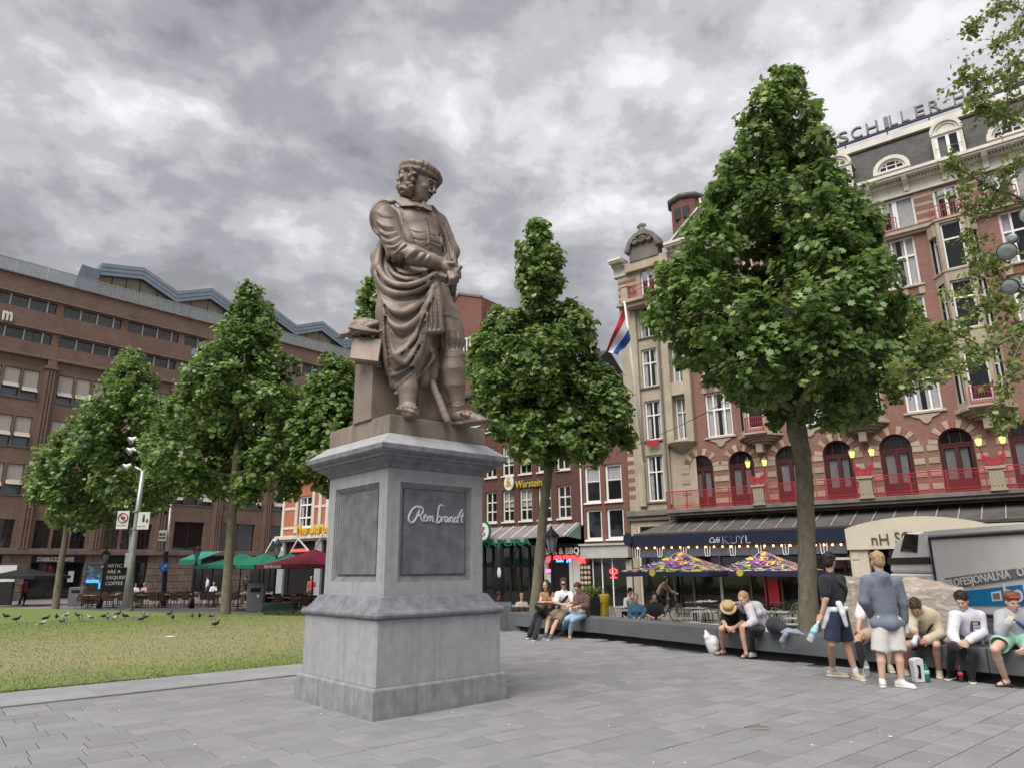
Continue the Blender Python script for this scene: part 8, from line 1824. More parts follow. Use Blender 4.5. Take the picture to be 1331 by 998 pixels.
def parasol(label, x, y, rz, half, ztop, zlow, mat, group=None, pole=m_black, arms=False, logo=None):
 r_ = empty('parasol', (x, y, ZS), rz, label, 'parasol', group); zt, zl = ztop - ZS, zlow - ZS; w = half
 cs = [(-w, -w), (w, -w), (w, w), (-w, w)]
 def canopy(mb):
  for i in range(4):
   a, b = cs[i], cs[(i + 1) % 4]; n = 6
   for k in range(n):
    f0, f1 = k / n, (k + 1) / n; z0, z1 = zl + (zt - zl) * (1 - f0) ** 1.12 - .05 * math.sin(f0 * 3.14), zl + (zt - zl) * (1 - f1) ** 1.12 - .05 * math.sin(f1 * 3.14)
    mb.face([(a[0] * f0, a[1] * f0, z0), (a[0] * f1, a[1] * f1, z1), (b[0] * f1, b[1] * f1, z1), (b[0] * f0, b[1] * f0, z0)] if f0 else [(0, 0, z0), (a[0] * f1, a[1] * f1, z1), (b[0] * f1, b[1] * f1, z1)])
   m_ = ((a[0] + b[0]) / 2, (a[1] + b[1]) / 2)
   mb.face([(a[0], a[1], zl), (a[0], a[1], zl - .2), (m_[0], m_[1], zl - .16), (b[0], b[1], zl - .2), (b[0], b[1], zl)])
 c = part(r_, 'canopy', mat, canopy); part(r_, 'pole', pole, lambda mb: mb.tube([(0, 0, 0), (0, 0, zt + .06)], .035, 8)); part(r_, 'foot', m_darkst, lambda mb: mb.box(-.35, .35, -.35, .35, 0, .08), bevel=.02)
 for s_ in cs: part(r_, 'rib', m_white, lambda mb: mb.bar((s_[0] * .04, s_[1] * .04, zt - .25), (s_[0] * .96, s_[1] * .96, zl - .10), .02))
 if arms: part(r_, 'lifting_arm', m_white, lambda mb: (mb.bar((0, 0, zt), (.5, .1, zt + .75), .06), mb.bar((.5, .1, zt + .75), (1.35, .2, zt + .1), .06)))
 if logo: part(c, 'round_logo', logo, lambda mb: mb.lathe([(.12, 0), (.12, .01)], 16), (-.35, -w - .012, zl - .06)).rotation_euler = (math.pi / 2, 0, 0)
 return r_
m_prt = print_mat(); m_yel = MAT('yellow disc', (.62, .55, .05), .5, .05, 5, 0)
for i, (px, py, lx) in enumerate(((884, 716, 'left'), (992, 715, 'right'))):
 p = AT(px, py, 26.); q = AT(px - 20, 741, 26.); parasol('purple and yellow scribbled parasol, %s one of the two before the cafe' % lx, p[0], 26., AH + .0, 1.62, p[2], q[2], m_prt, 'scribbled parasols', logo=m_yel)
m_grn = MAT('green parasol cloth', (.010, .15, .09), .8, .1, 3, .05); m_mar = MAT('maroon parasol cloth', (.19, .015, .035), .8, .1, 3, .05)
for i, (px, lab) in enumerate(((315, 'leftmost green parasol beside the tree trunk'), (345, 'middle one of the three green parasols'), (377, 'green parasol next to the maroon one'))):
 p = AT(px, 718.5, 40. - i * .8); q = AT(px, 734, 40. - i * .8); parasol(lab, p[0], p[1], AH, 1.75, p[2], q[2], m_grn, 'green terrace parasols', arms=i > 0)
p = AT(409, 713, 36.); q = AT(409, 733, 36.); mp = parasol('maroon parasol with white print before the gold lettered pub', p[0], 36., AH, 1.95, p[2], q[2], m_mar, arms=True); text('parasol_lettering', 'BEER BRASSERIE', .20, m_white, mp, (-1.3, -1.97, q[2] - ZS - .16), depth=.003)
p = AT(34, 739, 48.); parasol('black parasol beyond the man in the coral shirt', p[0], 48., AL_ if 'AL_' in globals() else 0., 1.9, p[2] + .1, p[2] - .45, m_black)
aw2 = part(None, 'awning', MAT('mint green awning', (.06, .33, .24), .7, .08, 3, .03), lambda mb: mb.add([(0, 0, .5), (2.7, 0, .5), (2.7, -1.3, 0), (0, -1.3, 0), (0, -1.3, -.3), (2.7, -1.3, -.3)], [(0, 1, 2, 3), (3, 2, 5, 4)]), tuple(AT(258, 727, 47.))); aw2.rotation_euler = (0, 0, AH); tag(aw2, 'mint green awning over the bank entrance left of the tree trunk', 'awning')
# ------------------------------------------------------------------ terrace chairs and tables
def chair_proto(name, mat, seatm, arch):
 r_ = empty(name, (0, 0, 0), 0, '-', 'chair'); 
 part(r_, 'seat', seatm, lambda mb: mb.box(-.21, .21, -.21, .21, .43, .465), bevel=.01)
 for sx in (-1, 1):
  for sy in (-1, 1): part(r_, 'leg', mat, lambda mb: mb.tube([(sx * .19, sy * .19, .44), (sx * .22, sy * .23, 0)], .014, 5))
 if arch: part(r_, 'backrest', mat, lambda mb: (mb.tube([(.20 * math.cos(t), .21 + .05 * math.sin(t), .45 + .44 * math.sin(t) ** .6) for t in np.linspace(.001, 3.14, 11)], .014, 5), mb.tube([(.10 * math.cos(t), .22, .45 + .36 * math.sin(t) ** .7) for t in np.linspace(.001, 3.14, 9)], .009, 5), mb.bar((0, .22, .45), (0, .24, .86), .016)))
 else: part(r_, 'backrest', mat, lambda mb: (mb.box(-.22, .22, .20, .23, .48, .86), mb.bar((-.23, -.2, .66), (-.23, .22, .68), .03), mb.bar((.23, -.2, .66), (.23, .22, .68), .03), mb.bar((-.22, -.2, .44), (-.23, -.2, .66), .025), mb.bar((.22, -.2, .44), (.23, -.2, .66), .025)), bevel=.01)
 return r_
def table_proto(mat, top, w):
 r_ = empty('bistro_table', (0, 0, 0), 0, '-', 'table'); part(r_, 'table_top', top, lambda mb: mb.box(-w, w, -.35, .35, .73, .76), bevel=.01); part(r_, 'pedestal_leg', mat, lambda mb: (mb.tube([(0, 0, 0), (0, 0, .73)], .03, 8), mb.bar((-.3, 0, .02), (.3, 0, .02), .04), mb.bar((0, -.3, .02), (0, .3, .02), .04)))
 part(r_, 'ashtray', m_white, lambda mb: mb.lathe([(.05, .76), (.06, .80)], 8), (.1, .05, 0)); return r_
m_bis = MAT('olive grey chair paint', (.20, .21, .14), .5, .1, 9, .05); m_pad = MAT('pale seat', (.50, .49, .44), .7, .08, 5, .05); m_wick = MAT('dark wicker', (.07, .045, .03), .8, .3, 30, .4); m_wood = MAT('pale wood top', (.36, .25, .16), .6, .15, 6, .1); m_marb = MAT('marble top', (.46, .46, .43), .4, .08, 5, .03)
used = {}
def place(proto, x, y, rz, label, group):
 if not used.get(proto.name): o = proto; used[proto.name] = 1; o.location = (x, y, ZS); o.rotation_euler = (0, 0, rz); o['label'] = label; o['group'] = group; return o
 return dup(proto, None, (x, y, ZS), rz, label, group)
CA = chair_proto('bistro_chair', m_bis, m_pad, True); TA = table_proto(m_black, m_marb, .35); gA = 'olive bistro chairs on the cafe terrace'; gT = 'small tables on the cafe terrace'
lT = 'small pale topped table on the cafe terrace before the hotel'; lC = 'olive bistro chair with a pale seat on the cafe terrace before the hotel'
for px, py, Y in ((808, 773, 25.5), (818, 776, 23.5), (903, 776, 24.5), (899, 766, 28), (917, 766, 29), (915, 782, 22.5), (940, 770, 26), (1003, 770, 27), (1008, 785, 22), (1055, 785, 22), (965, 770, 28), (1045, 768, 27)):
 p = AT(px, py, Y); place(TA, p[0], Y, AH + rw.uniform(-.2, .2), lT, gT)
for px, Y, r_ in ((801, 23.5, .8), (897, 22.3, 1.9), (888, 24., .5), (913, 21.6, -2.9), (929, 21.4, -2.4), (903, 27.5, .2), (922, 27., .3), (943, 25, .1), (887, 26.5, 1.2), (996, 26, .2), (1017, 25.5, -.6), (1012, 21.5, .2), (1024, 21.2, -1.9), (1029, 23.5, -.9), (1036, 26, -.3), (994, 23, .5), (950, 28, 1.), (1062, 22, .3), (830, 27, .5), (975, 24.5, 1.5)):
 p = AT(px, 780, Y); place(CA, p[0], Y, r_, lC, gA)
CB = chair_proto('wicker_chair', m_wick, m_wick, False); TB = table_proto(m_wick, m_wood, .55); gB = 'dark wicker chairs on the far terrace'; gU = 'wooden tables on the far terrace'
lB = 'dark wicker armchair at the wooden tables beyond the lawn'; lU = 'long pale wooden table on the terrace beyond the lawn'
for row, (y0, n, Ys) in enumerate(((0, 15, 44.5), (0, 13, 47.5))):
 for i in range(n):
  p = AT(116 + i * 16.2 + row * 5, 775, Ys + .25 * math.sin(i)); 
  if i % 2 == 0: place(TB, p[0], p[1], rw.uniform(-.1, .1), lU, gU)
  for sg in (-1, 1):
   if rw.random() < .85: place(CB, p[0] + rw.uniform(-.15, .15) + .3 * (i % 2), p[1] + sg * .55, (math.pi if sg < 0 else 0) + rw.uniform(-.3, .3), lB, gB)
for px, Y in ((352, 40), (364, 38), (388, 37.5), (392, 41), (398, 36.5)):
 p = AT(px, 775, Y); place(TB, p[0], Y, rw.uniform(-.4, .4), lU, gU)
 for sg in (-1, 1): place(CB, p[0] + .1, Y + sg * .6, (math.pi if sg < 0 else 0) + rw.uniform(-.5, .5), lB, gB)
for px in (668, 676, 684): p = AT(px, 775, 24.3); o = place(CB, p[0], 24.3, 2.8, 'dark wicker armchair behind the bench wall, left of the tree trunk', 'wicker chairs beside the plane tree')
# ------------------------------------------------------------------ lorry and wrapped pallets
TL = AT(1204, 691.5, 19.); TR0 = AT(1331, 681, 15.75); d = TR0 - TL; d[2] = 0; L_tr = 6.4; ux = unit(d); lor = empty('lorry', (TL[0], TL[1], ZS), math.atan2(ux[1], ux[0]), 'white box lorry with grey and blue lettered bands parked behind the wrapped pallets', 'lorry')
m_lw = MAT('white lorry panel', (.88, .88, .86), .4, .05, 1.5, .03, streak=.1); m_lg = MAT('grey printed band', (.22, .23, .26), .45, .05, 3, 0); m_lb = MAT('blue printed band', (.012, .25, .56), .4, .05, 3, 0); zt = TL[2] - ZS; zb_ = AT(1290, 800, 16.9)[2] - ZS
part(lor, 'box_body', m_lw, lambda mb: mb.box(0, L_tr, 0, 2.2, zb_, zt), bevel=.03); part(lor, 'dark_top_rail', m_gutter, lambda mb: (mb.box(.08, L_tr, -.03, .02, zt - .20, zt - .13), mb.box(.06, .12, -.03, .02, zb_, zt - .13))); part(lor, 'top_rail', m_lw, lambda mb: mb.box(-.05, L_tr, -.05, .1, zt - .09, zt + .03))
def lp(px, py): # point on the lorry side
 r = Vector(ray(px, py)); n = Vector((-ux[1], ux[0], 0)); p = Vector((TL[0], TL[1], 0)); t = (p - Vector((0, 0, CAMH))).dot(n) / r.dot(n); w = Vector((0, 0, CAMH)) + r * t - p; return w.dot(Vector(ux)), w.z - ZS
def quad(name, mat, P, y): return part(lor, name, mat, lambda mb: mb.prism([lp(*p) for p in P], 'y', y - .008, y))
quad('grey_band', m_lg, ((1228, 751), (1331, 737), (1420, 726), (1420, 742), (1331, 751), (1236, 765)), -.012); quad('blue_band', m_lb, ((1242, 769), (1331, 759), (1420, 750), (1420, 787), (1242, 787)), -.012)
xa, za = lp(1231, 763); xb, zb2_ = lp(1316, 750.5); t_ = text('lorry_lettering', 'PROFESJONALNA', .26, m_lw, lor, (xa, -.03, za), depth=.004, width=(xb - xa), bold=.004); t_.rotation_euler = (math.pi / 2, -math.atan2(zb2_ - za, xb - xa) , 0); xa, za = lp(1324, 748); t_ = text('lorry_lettering', 'OBSLUGA', .26, m_lw, lor, (xa, -.03, za), depth=.004, bold=.004); t_.rotation_euler = (math.pi / 2, -.03, 0)
xa, za = lp(1305, 780); text('lorry_lettering', 'bol', .55, m_lw, lor, (xa + .05, -.03, za), depth=.004, bold=.006); quad('white_badge', m_lw, ((1289, 769), (1302, 767), (1304, 780), (1291, 781)), -.018); quad('badge_scribble', m_lg, ((1291.5, 771), (1300.5, 770), (1301.5, 778), (1293, 778.5)), -.022); quad('orange_mark', MAT('orange print', (.75, .32, .02), .5, .05, 3, 0), ((1238, 764), (1242, 764), (1242, 778), (1237, 772)), -.018)
part(lor, 'side_skirt', m_lg, lambda mb: (mb.box(.6, L_tr, .1, .2, zb_ - .45, zb_ - .30), mb.box(.6, L_tr, .1, .2, zb_ - .2, zb_ - .08), mb.box(-.1, L_tr, .5, 1.7, zb_ - .15, zb_ + .02)))
for x in (-1.3, 4.6):
 for y in (.12, 1.9): w_ = part(lor, 'wheel', MAT('tyre rubber', (.02, .02, .02), .8, .2, 9, .2), lambda mb: mb.lathe([(.2, -.12), (.36, -.12), (.38, -.08), (.38, .08), (.36, .12), (.2, .12)], 20), (x, y, .38)); w_.rotation_euler = (math.pi / 2, 0, 0); part(w_, 'rim', m_alu, lambda mb: mb.lathe([(.05, .10), (.21, .125), (.20, .0)], 14))
c1 = lp(1152, 740)[0]; z1 = lp(1175, 745)[1]; z2 = lp(1190, 692)[1]; zbb, zbt = lp(1175, 733)[1], lp(1175, 724)[1]
part(lor, 'cab', m_lw, lambda mb: (mb.prism([(c1 - .5, .35), (-.12, .35), (-.12, z1), (c1 + .02, z1), (c1 - .35, z1 - .75)], 'y', .05, 2.1)), bevel=.05); part(lor, 'sleeper_pod', m_lw, lambda mb: mb.prism([(c1, z1 + .02), (-.12, z1 + .02), (-.12, z2 + .05), (c1 + .95, z2 + .02), (c1 + .45, z2 - .22), (c1 + .12, z2 - .62)], 'y', .08, 2.05), bevel=.07)
part(lor, 'dark_band', m_gutter, lambda mb: mb.box(c1 + .01, -.14, .055, .09, zbb, zbt)); part(lor, 'pod_window', m_glassd, lambda mb: mb.prism([lp(1167, 716), (lp(1189, 718)), lp(1190.5, 694), lp(1173, 693)], 'y', .055, .09), bevel=.02); part(lor, 'door_window', m_glassd, lambda mb: mb.prism([(c1 - .05, z1 - .75), (-.35, z1 - .75), (-.35, z1 - .12), (c1 + .12, z1 - .12)], 'y', .03, .06), bevel=.02); part(lor, 'wing_mirror', m_black, lambda mb: mb.box(c1 - .1, c1 + .05, -.25, -.10, z1 - .8, z1 - .3), bevel=.03)
part(lor, 'gap_pipes', m_black, lambda mb: [mb.bar((-.06, y, .4), (-.06, y, zt - .1), .05) for y in (.1, .3)])
def wrap_mat():
 m, nt, b = new_mat('film wrapped cardboard'); tc = nt.nodes.new('ShaderNodeTexCoord'); v = tc.outputs['Object']; n = nt_noise(nt, nt_map(nt, v, (1.5, 1.5, 4), rot=(.5, .4, 0)), 1.8, 6, .65, 1.8); n2 = nt_noise(nt, v, 1.5, 3)
 col = nt_mix(nt, nt_range(nt, n2, .3, .7), (.33, .265, .205), (.42, .36, .30)); col = nt_mix(nt, nt_range(nt, n, .48, .68, 0, .8), col, (.66, .64, .62)); nt.links.new(col, b.inputs['Base Color']); nt.links.new(nt_range(nt, n, .3, .7, .15, .5), b.inputs['Roughness']); b.inputs['Specular IOR Level'].default_value = .6
 bn = nt.nodes.new('ShaderNodeBump'); bn.inputs['Strength'].default_value = .7; bn.inputs['Distance'].default_value = .03; nt.links.new(n, bn.inputs['Height']); nt.links.new(bn.outputs[0], b.inputs['Normal']); return m
m_wrap = wrap_mat()
def pallet(label, cx, cy, w, d_, ztop, bulge, rz):
 r_ = empty('wrapped_pallet', (cx, cy, ZS), rz, label, 'pallet load'); hh = ztop - ZS
 s = SDF((-w - .25, -d_ - .25, .02), (w + .25, d_ + .25, hh + .45), .022); s.box((0, 0, .12 + hh / 2), (w, d_, hh / 2), .04); s.ell((0, 0, hh), (w * .92, d_ * .9, bulge), .10); s.ell((-w * .4, 0, hh + bulge * .4), (w * .45, d_ * .6, bulge * .8), .06); s.noise(.010, 16, 3, 3); link_mesh('wrapped_load', s.mesh('wrapped_load', .1), m_wrap, r_)
 part(r_, 'pallet_base', m_wood, lambda mb: ([mb.box(-w, w, y - .05, y + .05, .10, .13) for y in np.linspace(-d_ + .05, d_ - .05, 5)], [mb.box(x - .05, x + .05, -d_, d_, 0, .10) for x in (-w + .05, 0, w - .05)]))
 for x, z in ((-.1, hh * .72), (.18, hh * .52)): part(r_, 'paper_label', m_white, lambda mb: mb.box(x - .11, x + .11, -d_ - .035, -d_ - .015, z - .06, z + .06))
a = AT(1108, 760, 13.0); pallet('film wrapped cardboard pallet load between the standing man and the plane trunk', a[0] + .1, 13.2, .42, .4, AT(1108, 762, 12.8)[2], .16, .35)
a = AT(1213, 770, 12.0); pallet('large bulging film wrapped pallet load before the white lorry', a[0], 12.2, .47, .40, AT(1213, 772, 11.8)[2], .24, -.25)
# ------------------------------------------------------------------ flag
fb = empty('flagpole', tuple(AT(838, 600, 28.)), 0, 'white slanting pole with a Dutch flag on the corner of the hotel', 'flag'); fo = AT(838, 600, 28.); ft_ = AT(811.5, 392, 26.4)
part(fb, 'pole', m_white, lambda mb: mb.tube([(0, 0, 0), tuple((ft_ - fo) * .5), tuple(ft_ - fo)], [.07, .06, .04], 8), smooth=True)
fe = [(812.5, 397), (815, 415), (819.5, 441)]; fc = [(791, 456), (794, 461), (801, 463)]
top_ = [AT(812, 396, 26.4), AT(815.5, 420, 26.6), AT(819, 443, 26.75)]; bot_ = [AT(789, 454, 26.0), AT(793, 459, 26.1), AT(802, 463, 26.3)]
TA_ = lambda f: catmull([np.array(p) for p in top_], 12)[int(f * 24)]; BA_ = lambda f: catmull([np.array(p) for p in bot_], 12)[int(f * 24)]
for i, mt in enumerate((MAT('flag red', (.42, .02, .04), .7, .06, 4, 0), MAT('flag white', (.60, .60, .62), .7, .04, 4, 0), MAT('flag blue', (.02, .07, .30), .7, .06, 4, 0))):
 def fl(mb):
  n = 12
  for a_ in range(4):
   f0, f1 = (i + a_ / 4) / 3, (i + (a_ + 1) / 4) / 3
   for k in range(n):
    q = []
    for ff, g_ in ((f0, k / n), (f1, k / n), (f1, (k + 1) / n), (f0, (k + 1) / n)): p = TA_(ff) * (1 - g_) + BA_(ff) * g_; p = p + V3(.0, .12 * math.sin(g_ * 7 + ff * 5), -.03 * math.sin(g_ * 6)); q.append(tuple(p - fo))
    mb.face(q)
 part(fb, 'flag_stripe', mt, fl, smooth=True)
# ------------------------------------------------------------------ posts, signs, bins
m_steel = MAT('galvanised steel', (.34, .35, .35), .4, .1, 5, .05, metal=.5, streak=.15); m_bluelamp = MAT('blue grey glass', (.27, .31, .31), .3, .1, 4, 0)
b0_ = atz(163, 790, 0); P_ = lambda x, y: Vector(AT(x, y, b0_.y)) - b0_
lpst = empty('floodlight_pole', b0_, 0, 'leaning galvanised floodlight pole with two white notice signs at the lawn edge', 'pole')
part(lpst, 'pole', m_steel, lambda mb: mb.tube([(0, 0, 0), P_(171, 730), P_(178, 670), P_(186, 609)], [.16, .14, .115, .09], 12), smooth=True); part(lpst, 'collar', m_steel, lambda mb: [mb.tube([P_(x, y + 1), P_(x, y - 1)], .17, 12) for x, y in ((175.5, 687), (178, 664))])
def flood(par, c, d_, r=.22, mat=None):
 o = part(par, 'floodlight', mat or m_lw, lambda mb: mb.lathe([(r * .45, -.30 * r / .22), (r * .5, -.1), (r * .95, 0), (r, .06), (r * .96, .07)], 16), tuple(c), smooth=True); o.rotation_euler = Vector(d_).to_track_quat('Z', 'Y').to_euler(); part(o, 'lens', m_bluelamp, lambda mb: mb.lathe([(r * .9, .07), (r * .94, .085), (r * .5, .10)], 16)); part(o, 'lamp_rim', m_gutter, lambda mb: mb.lathe([(r * .93, .04), (r * 1.04, .045), (r * 1.04, .075), (r * .93, .075)], 20)); return o
part(lpst, 'lamp_bracket', m_steel, lambda mb: (mb.tube([P_(186, 612), P_(176, 607)], .05, 6), mb.tube([P_(186, 612), P_(188, 572)], .05, 6), mb.tube([P_(187, 590), P_(174, 584)], .05, 6)))
for x, y in ((163, 607), (168, 586), (170, 572)): flood(lpst, P_(x, y), (-.7, -.5, -.55), .20)
m_enam = MAT('white notice enamel', (.55, .55, .52), .5, .05, 4, 0, streak=.08)
def notice(x0, x1, y0, y1, yo_=-.2):
 a, b = P_(x0, y1), P_(x1, y0); return part(lpst, 'notice_sign', m_enam, lambda mb: mb.box(a.x, b.x, yo_ - .02, yo_, a.z, b.z), bevel=.008), (a + b) / 2
n1, c1_ = notice(153.5, 172, 664, 687.5); n2, c2_ = notice(180.5, 198.5, 665.5, 688)
part(n1, 'prohibition_ring', m_red, lambda mb: (mb.tube([(c1_.x + .22 * math.cos(t), -.235, c1_.z + .1 + .22 * math.sin(t)) for t in np.linspace(0, 6.283, 21)], .022, 6), mb.bar((c1_.x - .15, -.235, c1_.z + .25), (c1_.x + .15, -.235, c1_.z - .05), .035))); part(n1, 'bird_pictogram', m_black, lambda mb: (mb.sphere((c1_.x, -.225, c1_.z + .1), .09, 8, 5, (1.2, .1, .8)), mb.bar((c1_.x, -.228, c1_.z + .05), (c1_.x + .02, -.228, c1_.z - .1), .02)))
part(n2, 'person_pictogram', m_black, lambda mb: (mb.sphere((c2_.x, -.225, c2_.z + .25), .05, 8, 5, (1, .1, 1)), mb.box(c2_.x - .05, c2_.x + .05, -.232, -.222, c2_.z - .05, c2_.z + .19), mb.box(c2_.x + .13, c2_.x + .21, -.232, -.222, c2_.z - .08, c2_.z + .08)))
for n_, c_ in ((n1, c1_), (n2, c2_)): text('notice_lettering', 'NIET VOEREN' if n_ is n1 else 'AFVAL HIER', .07, m_black, n_, (c_.x - .24, -.225, c_.z - .28), depth=.002)
a, b = P_(160, 737), P_(176, 697); part(lpst, 'back_of_sign', MAT('grey sign back', (.22, .27, .24), .5, .1, 3, 0, streak=.1), lambda mb: (mb.box(a.x, b.x - .1, .05, .09, a.z, (a.z + b.z) / 2 - .03), mb.box(a.x + .1, b.x, .05, .09, (a.z + b.z) / 2 + .03, b.z)), bevel=.01)
# traffic pole with blue arrow sign
b1_ = atz(212, 787, ZS); Q_ = lambda x, y: Vector(AT(x, y, b1_.y)) - b1_; tp = empty('sign_pole', b1_, 0, 'grey pole with a round blue arrow sign and a white stop sign', 'pole'); part(tp, 'pole', m_steel, lambda mb: mb.tube([(0, 0, 0), Q_(217, 715), Q_(222, 655)], [.10, .09, .07], 10), smooth=True); part(tp, 'pole_sleeve', m_black, lambda mb: mb.tube([(0, 0, 0), Q_(216, 716)], .15, 10))
c = Q_(215.5, 736.5); o = part(tp, 'round_sign', MAT('blue sign enamel', (.01, .12, .50), .4, .05, 4, 0), lambda mb: mb.prism([(c.x + .28 * math.cos(t), c.z + .28 * math.sin(t)) for t in np.linspace(0, 6.28, 25)[:-1]], 'y', -.22, -.19)); part(o, 'white_arrow', m_enam, lambda mb: (mb.tube([(c.x - .05, -.23, c.z - .16), (c.x - .05, -.23, c.z + .02), (c.x + .08, -.23, c.z + .08)], .028, 6), mb.prism([(c.x + .06, c.z + .17), (c.x + .06, c.z - .02), (c.x + .19, c.z + .08)], 'y', -.24, -.225)))
c = Q_(213.5, 696); o = part(tp, 'stop_sign', m_enam, lambda mb: mb.box(c.x - .26, c.x + .26, -.22, -.18, c.z - .34, c.z + .34), bevel=.02); text('stop_lettering', 'BUS', .22, m_black, o, (c.x - .21, -.225, c.z + .02), depth=.003, bold=.01); text('stop_lettering', 'STOP', .17, m_black, o, (c.x - .21, -.225, c.z - .20), depth=.003, bold=.01)
# old street lanterns
def lantern(label, px, py, Yl):
 t = AT(px, py, Yl); hh = t[2] - ZS; r_ = empty('street_lantern', (t[0], t[1], ZS), 0, label, 'street lamp', 'old style street lanterns'); part(r_, 'post', m_black, lambda mb: mb.lathe([(.16, 0), (.14, .5), (.07, .6), (.055, hh - 1.3), (.10, hh - 1.2), (.05, hh - 1.1), (.04, hh - .85)], 12), smooth=True)
 g = part(r_, 'lantern_glass', m_bluelamp, lambda mb: mb.lathe([(.10, hh - .85), (.21, hh - .38)], 6)); part(g, 'lantern_frame', m_black, lambda mb: (mb.lathe([(.27, hh - .38), (.25, hh - .30), (.10, hh - .14), (.05, hh - .1), (.03, hh)], 12), [mb.bar((.10 * math.cos(q), .10 * math.sin(q), hh - .85), (.21 * math.cos(q), .21 * math.sin(q), hh - .38), .02) for q in np.linspace(0, 6.28, 7)[:-1]]))
lantern('old black street lantern left of the maroon parasol', 361.5, 699, 38.); lantern('old black street lantern at the bank entrance beside the mint awning', 257.5, 706.5, 43.); lantern('old black street lantern behind the trio, before the grill bar', 716.5, 683, 23.5); lantern('old black street lantern left of the light pole, above the display screen', 139, 712, 44.)
# display screen, bins, planter, board
def std(px, py): return atz(px, py, ZS)
p = std(120, 784); ds = empty('display_screen', p, .15, 'black advertising screen column standing on the terrace', 'screen'); part(ds, 'casing', m_black, lambda mb: mb.box(-.65, .65, -.15, .15, 0, 2.75), bevel=.03)
def scr(): 
 m, nt, b = new_mat('lit screen picture'); tc = nt.nodes.new('ShaderNodeTexCoord'); n = nt_noise(nt, tc.outputs['Object'], 4, 5, .6, 1); col = nt_mix(nt, nt_range(nt, n, .45, .62), (.01, .015, .02), (.10, .32, .42)); b.inputs['Base Color'].default_value = (.01, .01, .01, 1); nt.links.new(col, b.inputs['Emission Color']); b.inputs['Emission Strength'].default_value = .2; return m
part(ds, 'picture', scr(), lambda mb: mb.box(-.56, .56, -.17, -.15, 1.35, 2.6)); part(ds, 'blue_caption', MAT('lit blue caption', (.05, .4, .8), .4, 0, 4, 0, emit=(.03, .35, .75), est=.28), lambda mb: (mb.box(-.56, .30, -.18, -.16, 1.42, 1.62), mb.box(.30, .42, -.18, -.16, 1.0, 1.4)))
def bin_(label, px, py, w, hh, mat, rz=.2): p = atz(px, py, ZS); r_ = empty('litter_bin', p, rz, label, 'bin'); part(r_, 'bin_body', mat, lambda mb: mb.prism([(-w, 0), (w, 0), (w * 1.12, hh * .93), (w * .9, hh), (-w * 1.02, hh * .96)], 'y', -w * .7, w * .7), bevel=.03); part(r_, 'bin_mouth', m_dark, lambda mb: mb.box(-w * .6, w * .6, -w * .72, -w * .68, hh * .68, hh * .82)); part(r_, 'bin_plate', m_enam, lambda mb: mb.box(w * .2, w * .5, -w * .74, -w * .70, hh * .5, hh * .6))
m_bin = MAT('grey bin paint', (.13, .135, .14), .5, .12, 3, .05, streak=.2); bin_('grey litter bin between the two left tree trunks', 98, 787, .42, 1.22, m_bin); bin_('tall grey litter bin right of the tall pointed tree', 331, 795, .42, 1.50, m_bin)
p = std(364, 798); pg = part(None, 'planter', MAT('dark green planter', (.022, .038, .035), .5, .15, 3, .05), lambda mb: mb.prism([(-.72, 0), (.72, 0), (.80, .55), (-.80, .55)], 'y', -.35, .35), tuple(p), bevel=.03); tag(pg, 'low dark green planter box on the path right of the tall grey bin', 'planter')
p = std(3, 786); nb = empty('notice_board', p, .1, 'dark notice board with a white sheet at the left edge', 'notice board'); part(nb, 'board', m_black, lambda mb: mb.box(-.7, .55, -.1, .1, 0, 2.6), bevel=.02); part(nb, 'white_sheet', m_enam, lambda mb: mb.box(-.65, .62, -.14, -.11, 1.55, 2.66))
p = AT(770, 780, 27.); pl2 = empty('leafy_planter', (p[0], 27., ZS), 0, 'tall black planter with green leaves beside the yellow bin', 'planter'); part(pl2, 'tub', m_black, lambda mb: mb.box(-.34, .34, -.3, .3, 0, 1.05), bevel=.02); rp = np.random.RandomState(2); me = leaves_mesh('leaves', rp.normal(size=(700, 3)) * V3(.22, .18, .10) + V3(0, 0, 1.2), rp.normal(size=(700, 3)) + V3(0, 0, .6), .07, LEAF_MID, rp); at = me.attributes.new('rv', 'FLOAT', 'FACE'); at.data.foreach_set('value', rp.rand(700).astype(np.float32)); link_mesh('leaves', me, m_leaf, pl2)
p = AT(786, 780, 26.5); yb = part(None, 'yellow_bin', MAT('yellow plastic', (.42, .30, .015), .5, .08, 4, .03), lambda mb: mb.lathe([(.14, 0), (.13, .5), (.17, .9), (.19, 1.1), (.15, 1.15)], 16), (p[0], 26.5, ZS), smooth=True); tag(yb, 'yellow bin before the narrow house, beside the leafy planter', 'bin')
for px, lb in ((789, 'brass barrier post right of the yellow bin'), (816, 'brass barrier post beside the guest in white')): p = AT(px - 8 * (px < 800), 780, 25.); st = part(None, 'barrier_post', MAT('brass', (.45, .32, .12), .35, .1, 5, 0, metal=.7), lambda mb: mb.lathe([(.16, 0), (.15, .03), (.03, .06), (.025, .92), (.045, .95), (.0, 1.0)], 12), (p[0], 25., ZS), smooth=True); tag(st, lb, 'barrier post')
# closed black parasol by the pub front
p = AT(649, 760, 30.); cp_ = empty('closed_parasol', (p[0], 30., ZS), 0, 'closed black parasol with a white print before the restaurant with green lettering', 'parasol'); zc_ = AT(647, 703, 30.)[2] - ZS; part(cp_, 'folded_canopy', m_black, lambda mb: mb.lathe([(.04, .9), (.28, 1.1), (.24, 1.8), (.16, zc_ - .3), (.03, zc_)], 10), smooth=True); part(cp_, 'pole', m_black, lambda mb: mb.tube([(0, 0, 0), (0, 0, 1.2)], .03, 8)); part(cp_, 'white_print', m_white, lambda mb: mb.sphere((0, -.2, 1.9), .16, 8, 5, (.6, .3, 1.6)))
